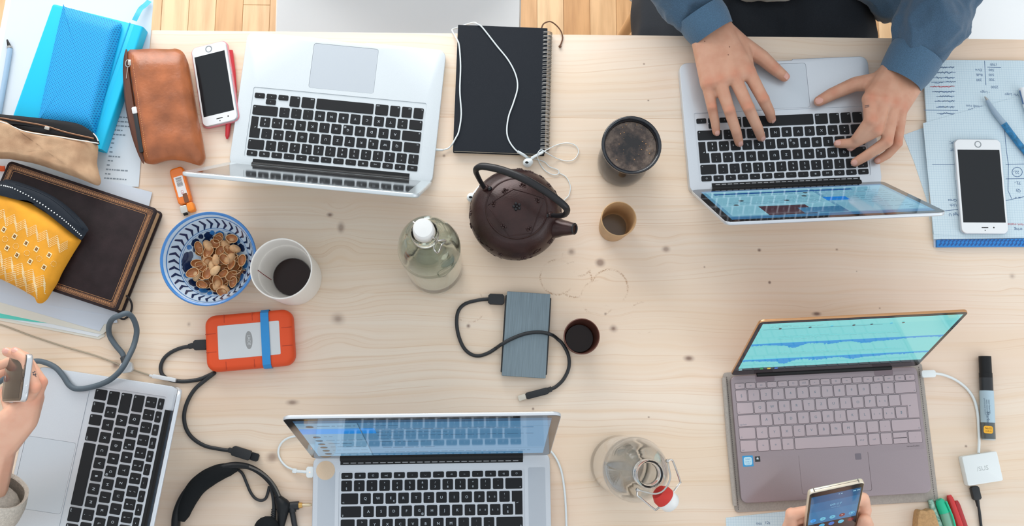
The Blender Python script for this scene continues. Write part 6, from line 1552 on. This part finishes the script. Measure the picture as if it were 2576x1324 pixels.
# ---- person typing, upper right
hg = G()
A = lambda l: [(at(x, y, z), r) for x, y, z, r in l]
wrA, wuA = at(1813, 68, .041), at(1768, 99, .040)
hand(hg, wrA, wuA, .0195, [at(1884, 183, .056), at(1846, 191, .059), at(1810, 205, .055), at(1780, 213, .047)],
     [A([(1920, 250, .051, .0100), (1936, 282, .037, .0088), (1940, 299, .0245, .0077)]), A([(1883, 272, .053, .0100), (1906, 322, .038, .0088), (1914, 345, .0250, .0077)]),
      A([(1835, 279, .049, .0095), (1852, 331, .036, .0085), (1859, 359, .0245, .0074)]), A([(1791, 271, .041, .0084), (1799, 308, .031, .0075), (1802, 333, .0235, .0066)])],
     A([(1862, 112, .040, .0165), (1914, 143, .035, .0128), (1948, 173, .029, .0108), (1973, 193, .0245, .0088)]), UPZ)
fa1 = at(1700, -50, .045)
hull_g(hg, [(wrA, .0195), (wuA, .0195), (at(1772, 54, .043), .024)])
hull_g(hg, [(at(1772, 54, .043), .024), (at(1745, 5, .044), .030), (fa1, .034)])
wrB, wuB = at(2238, 184, .045), at(2288, 221, .041)
hand(hg, wrB, wuB, .0195, [at(2187, 250, .066), at(2221, 253, .069), at(2247, 262, .063), at(2267, 273, .054)],
     [A([(2190, 304, .064, .0108), (2158, 346, .042, .0094), (2141, 368, .0255, .0080)]), A([(2204, 329, .056, .0104), (2150, 360, .033, .0088), (2109, 362, .0235, .0077)]),
      A([(2231, 357, .051, .0098), (2178, 393, .033, .0086), (2151, 409, .0235, .0076)]), A([(2257, 361, .040, .0086), (2233, 389, .028, .0076), (2208, 404, .0215, .0066)])],
     A([(2207, 206, .042, .0160), (2151, 212, .037, .0125), (2093, 237, .028, .0108), (2060, 255, .0240, .0089)]), UPZ)
fa2 = at(2372, -30, .055)
hull_g(hg, [(wrB, .0195), (wuB, .0195), (at(2292, 156, .046), .024)])
hull_g(hg, [(at(2292, 156, .046), .024), (at(2335, 85, .052), .030), (fa2, .036)])
PX = at(1955, 40, 0).x
core = G()
shR, shL = Vector((PX - .19, .88, .25)), Vector((PX + .19, .88, .25)); elR, elL = at(1600, -170, .06), at(2455, -150, .07)
chain(core, [(fa1, .030), (elR, .038), (shR, .05)]); chain(core, [(fa2, .032), (elL, .038), (shL, .05)])
hull_g(core, [(shR, .05), (shL, .05), (Vector((PX, .93, .0)), .12)]); hull_g(core, [(Vector((PX, .93, 0)), .12), (Vector((PX, .95, -.19)), .12)])
core.merge(head_geo(Vector((PX, .86, .47)), Vector((0, -1, 0))))
p1, pb1 = person('person', 'person in a blue hoodie and dark jeans typing with both hands', hg, core, [SKIN, NAIL], (PX, .9, -.29))
# hoodie, cuffs, jeans, tee, hair
hd_ = G()
chain(hd_, A([(1746, 12, .050, .0430), (1735, -4, .056, .0470), (1700, -50, .062, .050)]) + [(elR, .056), (shR, .074)])
chain(hd_, A([(2322, 108, .060, .0480), (2330, 92, .064, .052), (2348, 50, .068, .057), (2366, 0, .060, .059), (2400, -60, .062, .060)]) + [(elL, .060), (shL, .076)])
hull_g(hd_, [(shR, .075), (shL, .075), (Vector((PX, .93, .08)), .150), (Vector((PX, .93, -.10)), .150)])
chain(hd_, [(Vector((PX + .14, .90, 0)), .10), (at(2235, -20, -.10), .055), (at(2222, 18, -.15), .035)])
hull_g(hd_, [(Vector((PX - .08, 1.0, .30)), .05), (Vector((PX + .08, 1.0, .30)), .05), (Vector((PX, 1.04, .24)), .06)])
hood = rough_cloth(rough_cloth(fuse(hd_, .0036, 4, .5), .011, 13., 3.1, (1, 1, 1)), .0022, 34., 7.)
part('hoodie', hood, HOOD, p1, world=True, angle=80)
def cuff(a_, b_, r0, r1, n=40, k=9):
    d_ = (b_ - a_); q = d_.to_track_quat('Z', 'Y').to_matrix().to_4x4(); g = G(); prof = []
    L_ = d_.length
    for i in range(k + 1): prof.append((r0 + (r1 - r0) * i / k + .0022 * sin(pi * i / k), L_ * i / k))
    prof = [(r0 - .004, .004), (r0 - .0015, .0005)] + prof
    v = []; f = []; m = len(prof)
    for j in range(n):
        an = 2 * pi * j / n
        for r, z in prof: rr = r * (1 + .02 * noise.noise(Vector((cos(an) * 2, sin(an) * 2, z * 60)))); v.append((rr * cos(an), rr * sin(an), z))
    for j in range(n):
        j2 = (j + 1) % n
        for i in range(m - 1): f.append((j * m + i, j2 * m + i, j2 * m + i + 1, j * m + i + 1))
    return G().merge(G().add(v, f), Matrix.Translation(a_) @ q)
part('cuff', cuff(at(1793, 86, .0415), at(1758, 30, .047), .0365, .0400), CUFF, p1, world=True, angle=70)
part('cuff', cuff(at(2263, 203, .0430), at(2308, 132, .056), .0365, .0430), CUFF, p1, world=True, angle=70)
jn = G(); hipz = -.185
kL, kR = Vector((PX - .135, .46, -.205)), Vector((PX + .16, .47, -.205))
for kx, hx in ((kL, -.10), (kR, .12)):
    chain(jn, [(Vector((PX + hx, .95, hipz)), .098), (Vector(((kx.x + PX + hx) / 2, .70, -.192)), .104), (kx, .072), (Vector((kx.x, .56, -.60)), .055), (Vector((kx.x, .57, -.68)), .05)])
hull_g(jn, [(Vector((PX - .05, .80, -.20)), .09), (Vector((PX + .07, .80, -.20)), .09), (Vector((PX + .01, .62, -.215)), .075)])
hull_g(jn, [(Vector((PX - .10, .95, hipz)), .10), (Vector((PX + .10, .95, hipz)), .10), (Vector((PX, .95, -.12)), .12)])
part('jeans', rough_cloth(fuse(jn, .009, 4, .5), .006, 9., 1.), JEANS, p1, world=True, angle=80)
for kx in (kL, kR): part('shoe', fuse(hull_g(hull_g(G(), [(Vector((kx.x, .575, -.690)), .045), (Vector((kx.x, .58, -.705)), .03)]), [(Vector((kx.x, .58, -.700)), .038), (Vector((kx.x - .005, .40, -.714)), .024)]), .006, 3), M('shoe_grey', (70, 72, 76), .7), p1, world=True)
te = G(); c_ = at(1930, -52, -.09); hull_g(te, [(c_ + Vector((-.03, 0, 0)), .040), (c_ + Vector((.03, 0, 0)), .040), (Vector((PX - .04, .86, -.03)), .045), (Vector((PX + .04, .86, -.03)), .045)])
part('shirt_hem', rough_cloth(fuse(te, .005, 3), .004, 30., 2.), SHIRT, p1, world=True, angle=80)
hr = G(); hc_ = Vector((PX, .86, .47)); hull_g(hr, [(hc_ + Vector((0, .03, .04)), .084), (hc_ + Vector((0, -.01, .055)), .072)]); hull_g(hr, [(hc_ + Vector((0, .05, .0)), .075), (hc_ + Vector((0, .045, -.04)), .062)])
part('hair', rough_cloth(fuse(hr, .006, 3), .005, 40., 4.), HAIR, p1, world=True, angle=80)
TAT = M('tattoo_ink', (84, 78, 84), .6)
def on_skin(b, px, py, off=.0003):
    o = Vector((0, 0, CAMH)); d_ = (at(px, py, 0) - o).normalized(); h = b.ray_cast(o, d_)
    return (h[0] - d_ * off) if h[0] is not None else at(px, py, .06)
tg = G()
for dy in (-1.8, 1.8): tg.tube([on_skin(pb1, 2175.5, 268 + dy), on_skin(pb1, 2181, 267.4 + dy), on_skin(pb1, 2186.5, 266.5 + dy)], .0004, 5, smooth=2)
part('tattoo', tg, TAT, p1, False, world=True)
mg_ = G()
for x, y in ((2246.5, 178.5), (2248, 167), (1773, 104), (1832, 138), (1835, 118)): mg_.ball(on_skin(pb1, x, y, 0), .0010, 6, sc=(1, 1, .4))
part('mole', mg_, M('mole_brown', (104, 62, 50), .6), p1, False, world=True)
ch_t = make_chair('white moulded plastic chair under the person in the blue hoodie', PX, .84, 0, .418)

# ---- person at the left holding a phone
hg = G()
pt_, pb_ = at(60, 950, .30), at(10, 956, .205); yv = (pb_ - pt_).normalized(); wv_ = Vector((.06, 1, 0)); wv_ = (wv_ - yv * wv_.dot(yv)).normalized(); zv = wv_.cross(yv)
if zv.x > 0: zv = -zv
xv = yv.cross(zv).normalized()
pc_ = (pt_ + pb_) / 2
m4 = Matrix(((xv.x, yv.x, zv.x, pc_.x), (xv.y, yv.y, zv.y, pc_.y), (xv.z, yv.z, zv.z, pc_.z), (0, 0, 0, 1))) @ Matrix.Translation((0, 0, -.0076))
ph2 = phone('white phone held up by the hand over the sideways laptop', m4, .0590, .1238, .0076, (.0155, .0155), group='white phones')
for ch in ph2.children:
    if ch.name.startswith('front_glass'): ch.data.materials[0] = M('phone_front_black', (36, 34, 36), .12, coat=.4)
part('power_button', G().merge(G().slab(rrect(.010, .0026, .0012, 3), 0, .0008, .0003, steps=1), Matrix.Translation((-.014, -.1238 / 2, .0038)) @ Matrix.Rotation(pi / 2, 4, 'X')), PHS, ph2)
back = -zv
B3 = lambda l: [(at(x, y, z), r) for x, y, z, r in l]
up2 = Vector((.55, .1, .85)).normalized()
wr2, wu2 = at(26, 1052, .235), at(66, 1058, .225)
hand(hg, wr2, wu2, .0150, [at(60, 1012, .232), at(84, 1008, .245), at(92, 1000, .225), at(88, 1005, .205)],
     [B3([(88, 975, .285, .0080), (66, 905, .290, .0072), (40, 886, .288, .0064)]), B3([(104, 962, .262, .0080), (62, 898, .266, .0072), (18, 886, .268, .0064)]),
      B3([(98, 962, .228, .0078), (46, 900, .214, .0070), (-4, 922, .206, .0062)]), B3([(88, 962, .206, .0070), (40, 915, .192, .0062), (-14, 950, .186, .0056)])],
     B3([(40, 1040, .232, .0130), (28, 1025, .215, .0100), (18, 1000, .200, .0086), (12, 985, .195, .0074)]), up2, thick=.0098)
hull_g(hg, [(wr2, .0150), (wu2, .0150), (at(-5, 1125, .205), .023)]); el2 = Vector((-.86, -.16, .12)); chain(hg, [(at(-5, 1125, .205), .023), (at(-35, 1230, .18), .027)])
c2 = G(); sh2 = Vector((-1.02, -.12, .24)); chain(c2, [(at(-35, 1230, .18), .027), (el2, .034), (sh2, .042)])
hull_g(c2, [(sh2, .045), (Vector((-1.10, .22, .24)), .045), (Vector((-1.12, .05, .0)), .10)]); hull_g(c2, [(Vector((-1.12, .05, 0)), .10), (Vector((-1.14, .05, -.19)), .12)])
c2.merge(head_geo(Vector((-1.06, .05, .44)), Vector((1, 0, 0)), .95))
p2, pb2 = person('person', 'person in a cream knit sleeve holding up a white phone', hg, c2, [SKIN2, NAIL], (-1.12, .05, -.29))
KNIT = M('cream_knit', (206, 198, 186), .95, var=(300, .15, (1, 1, 1)), bump=(700, .8, .0016))
part('knit_cuff', cuff(at(2, 1232, .185), at(-22, 1290, .165), .0345, .036), KNIT, p2, world=True, angle=70)
s2 = G(); chain(s2, [(at(-22, 1285, .166), .036), (el2, .05), (sh2, .065)]); hull_g(s2, [(sh2, .065), (Vector((-1.10, .22, .24)), .065), (Vector((-1.12, .05, .0)), .13), (Vector((-1.13, .05, -.16)), .13)])
part('knit_sweater', rough_cloth(fuse(s2, .007, 3), .005, 20., 6.), KNIT, p2, world=True, angle=80)
j2 = G()
for s in (-1, 1): chain(j2, [(Vector((-1.13, .05 + s * .09, -.20)), .09), (Vector((-.98, .06 + s * .10, -.21)), .08), (Vector((-.93, .06 + s * .10, -.24)), .07), (Vector((-.98, .06 + s * .10, -.68)), .05)])
part('trousers', fuse(j2, .012, 3), JEANS, p2, world=True)
h2 = G(); hc_ = Vector((-1.06, .05, .44)); hull_g(h2, [(hc_ + Vector((-.03, 0, .04)), .082), (hc_ + Vector((.01, 0, .055)), .068)]); hull_g(h2, [(hc_ + Vector((-.05, 0, 0)), .075), (hc_ + Vector((-.07, 0, -.14)), .06)])
part('hair', rough_cloth(fuse(h2, .007, 3), .005, 40., 4.), HAIR, p2, world=True)
tg = G()
for k in range(4): tg.ball(on_skin(pb2, 83 + (0, 4, 6, 1)[k], 938 + (0, -2, 4, 5)[k], -.0001), .0013, 6, sc=(1, 1, .5))
tg.tube([on_skin(pb2, 86, 942), on_skin(pb2, 91, 948)], .0005, 5, smooth=1)
part('tattoo', tg, TAT, p2, False, world=True)
make_chair('white moulded plastic chair under the person in the cream knit', -1.0, .05, RAD(90), .395)

# ---- person at the near edge holding a phone in both hands
tl_, tr_ = at(2037, 1239, .205), at(2175, 1216, .205); xv = (tr_ - tl_).normalized(); tc_ = (tl_ + tr_) / 2; wph = (tr_ - tl_).length
dn = (at(2111, 1366, .076) - tc_).normalized(); dn = (dn - xv * dn.dot(xv) * .55).normalized(); xv = (xv - dn * xv.dot(dn)).normalized(); yv = -dn; zv = xv.cross(yv).normalized()
c3 = tc_ + dn * .076
m4 = Matrix(((xv.x, yv.x, zv.x, c3.x), (xv.y, yv.y, zv.y, c3.y), (xv.z, yv.z, zv.z, c3.z), (0, 0, 0, 1))) @ Matrix.Translation((0, 0, -.007))
ph3 = thing('phone', 'pale gold phone with a lit blue home screen held in two hands', 'phone', mat=m4)
lph = .152
part('body', G().slab(rrect(wph, lph, .006, 5), 0, .007, .0012, bevb=.0014, steps=3), M('champagne_metal', (222, 212, 192), .28, .5), ph3, angle=50)
part('edge_band', G().box(-wph / 2 + .006, wph / 2 - .006, lph / 2 - .0002, lph / 2 + .0002, .0030, .0036), M('edge_dark', (96, 92, 86), .4), ph3, False)
for s in (-1, 1): part('antenna_line', G().box(s * wph * .40 - .0007, s * wph * .40 + .0007, lph / 2 - .0006, lph / 2 + .0003, .0008, .0062), MATS['edge_dark'], ph3, False)
part('front_glass', G().slab(rrect(wph - .0016, lph - .003, .005, 5), .0068, .0073, .0003, steps=1), M('phone_front_dark', (30, 32, 34), .1, coat=.4), ph3)
sx, sy = wph - .0070, lph - .021
b0 = (34, 112, 160)
RR = [(0, 0, 1, 1, b0), (0, .68, 1, .86, (30, 102, 150)), (0, .86, 1, 1, (24, 84, 128)), (0, 0, 1, .42, (22, 30, 40)), (.55, .955, .575, .965, (150, 200, 220)), (.60, .953, .63, .967, (150, 200, 220)), (.84, .953, .90, .967, (150, 200, 220)), (.92, .953, .98, .967, (150, 200, 220))]
for k, cc in enumerate(((36, 150, 230), (96, 186, 214), (90, 180, 210), (110, 36, 44), (70, 170, 214))):
    RR.append((disc_pts(.10 + k * .20, .50, .062, .036, 18), cc))
    RR.append((.085 + k * .2, .496, .115 + k * .2, .504, (24, 50, 70) if k != 3 else (220, 220, 220)))
for k, cc in enumerate(((40, 60, 80), (60, 160, 200), (50, 110, 190), (80, 180, 214), (110, 30, 36))): RR.append((disc_pts(.10 + k * .20, .36, .062, .036, 18), cc))
RR.append((disc_pts(.9, .50, .045, .026, 18), (34, 112, 160))); RR.append((disc_pts(.9, .50, .025, .014, 18), (110, 190, 220)))
g_, mm = ui_mesh(sx, sy, -sx / 2, -lph / 2 + .009, .00735, RR, .95)
g_.text('09:17', .0075, .002, lph / 2 - .043, .00745, len(mm)); g_.text('sunny day', .0030, .002, lph / 2 - .050, .00745, len(mm)); mm.append(uimat((120, 184, 214), .9))
part('display', g_, mm, ph3, False, label='blue home screen with round icons')
hg = G(); up3 = -zv
def local3(x, y, z): return m4 @ Vector((x, y, z))
for s in (-1, 1):
    w2 = wph / 2
    mc = [local3(s * (w2 + .016), -.028 - i * .017, -.006 - i * .004) for i in range(4)]
    fs = []
    for i in range(4):
        fs.append([(local3(s * (w2 + .0135 - i * .001), -.004 - i * .018, -.010), .0090 - i * .0006), (local3(s * (w2 - .012), .000 - i * .018, -.0085), .0078), (local3(s * (w2 - .028), -.004 - i * .018, -.0082), .0070)])
    wr_, wu_ = local3(s * (w2 + .004), -.105, -.006), local3(s * (w2 - .006), -.118, -.030)
    th = [(local3(s * (w2 + .008), -.078, .004), .0145), (local3(s * (w2 + .014), -.046, .008), .0118), (local3(s * (w2 + .0100), -.026, .0105), .0098), (local3(s * (w2 + .004), -.036, .0165), .0082)]
    if s < 0: pass
    hand(hg, wr_, wu_, .0165, mc, fs, th, -zv if True else zv, thick=.0105, nails=False)
    NAILS[:] = []
    fe = Vector((wr_.x + s * .03, wr_.y - .12, -.0 + .055)); chain(hg, [(wr_.lerp(wu_, .5), .021), (fe, .032)])
c3g = G(); c0x = tc_.x
for s in (-1, 1):
    w2 = wph / 2; wm = local3(s * w2, -.11, -.018); fe = Vector((wm.x + s * .033, wm.y - .118, .055)); sh = Vector((c0x + s * .18, -.50, .27)); chain(c3g, [(fe, .030), (Vector((c0x + s * .2, -.44, .07)), .036), (sh, .045)])
hull_g(c3g, [(Vector((c0x - .18, -.50, .27)), .05), (Vector((c0x + .18, -.50, .27)), .05), (Vector((c0x, -.53, 0)), .11)]); hull_g(c3g, [(Vector((c0x, -.53, 0)), .11), (Vector((c0x, -.55, -.19)), .12)])
c3g.merge(head_geo(Vector((c0x, -.52, .50)), Vector((0, 1, 0))))
p3, pb3 = person('person', 'person at the near edge holding a lit phone in both hands', hg, c3g, [SKIN2, NAIL], (c0x, -.53, -.29))
s3 = G()
for s in (-1, 1): chain(s3, [(Vector((c0x + s * .16, -.38, .068)), .046), (Vector((c0x + s * .2, -.44, .07)), .052), (Vector((c0x + s * .18, -.50, .27)), .07)])
hull_g(s3, [(Vector((c0x - .18, -.50, .27)), .07), (Vector((c0x + .18, -.50, .27)), .07), (Vector((c0x, -.56, .0)), .14), (Vector((c0x, -.56, -.16)), .14)])
part('sweater', rough_cloth(fuse(s3, .008, 3), .005, 20., 8.), M('grey_sweater', (96, 100, 106), .9), p3, world=True, angle=80)
j3 = G()
for s in (-1, 1): chain(j3, [(Vector((c0x + s * .09, -.54, -.20)), .09), (Vector((c0x + s * .10, -.20, -.21)), .075), (Vector((c0x + s * .10, -.22, -.68)), .05)])
part('trousers', fuse(j3, .012, 3), JEANS, p3, world=True)
h3 = G(); hc_ = Vector((c0x, -.52, .50)); hull_g(h3, [(hc_ + Vector((0, -.03, .04)), .084), (hc_ + Vector((0, .01, .055)), .072)]); hull_g(h3, [(hc_ + Vector((0, -.05, 0)), .075), (hc_ + Vector((0, -.045, -.04)), .062)])
part('hair', rough_cloth(fuse(h3, .007, 3), .005, 40., 5.), HAIR, p3, world=True)
make_chair('white moulded plastic chair under the person holding the lit phone', c0x, -.36, pi, .418)
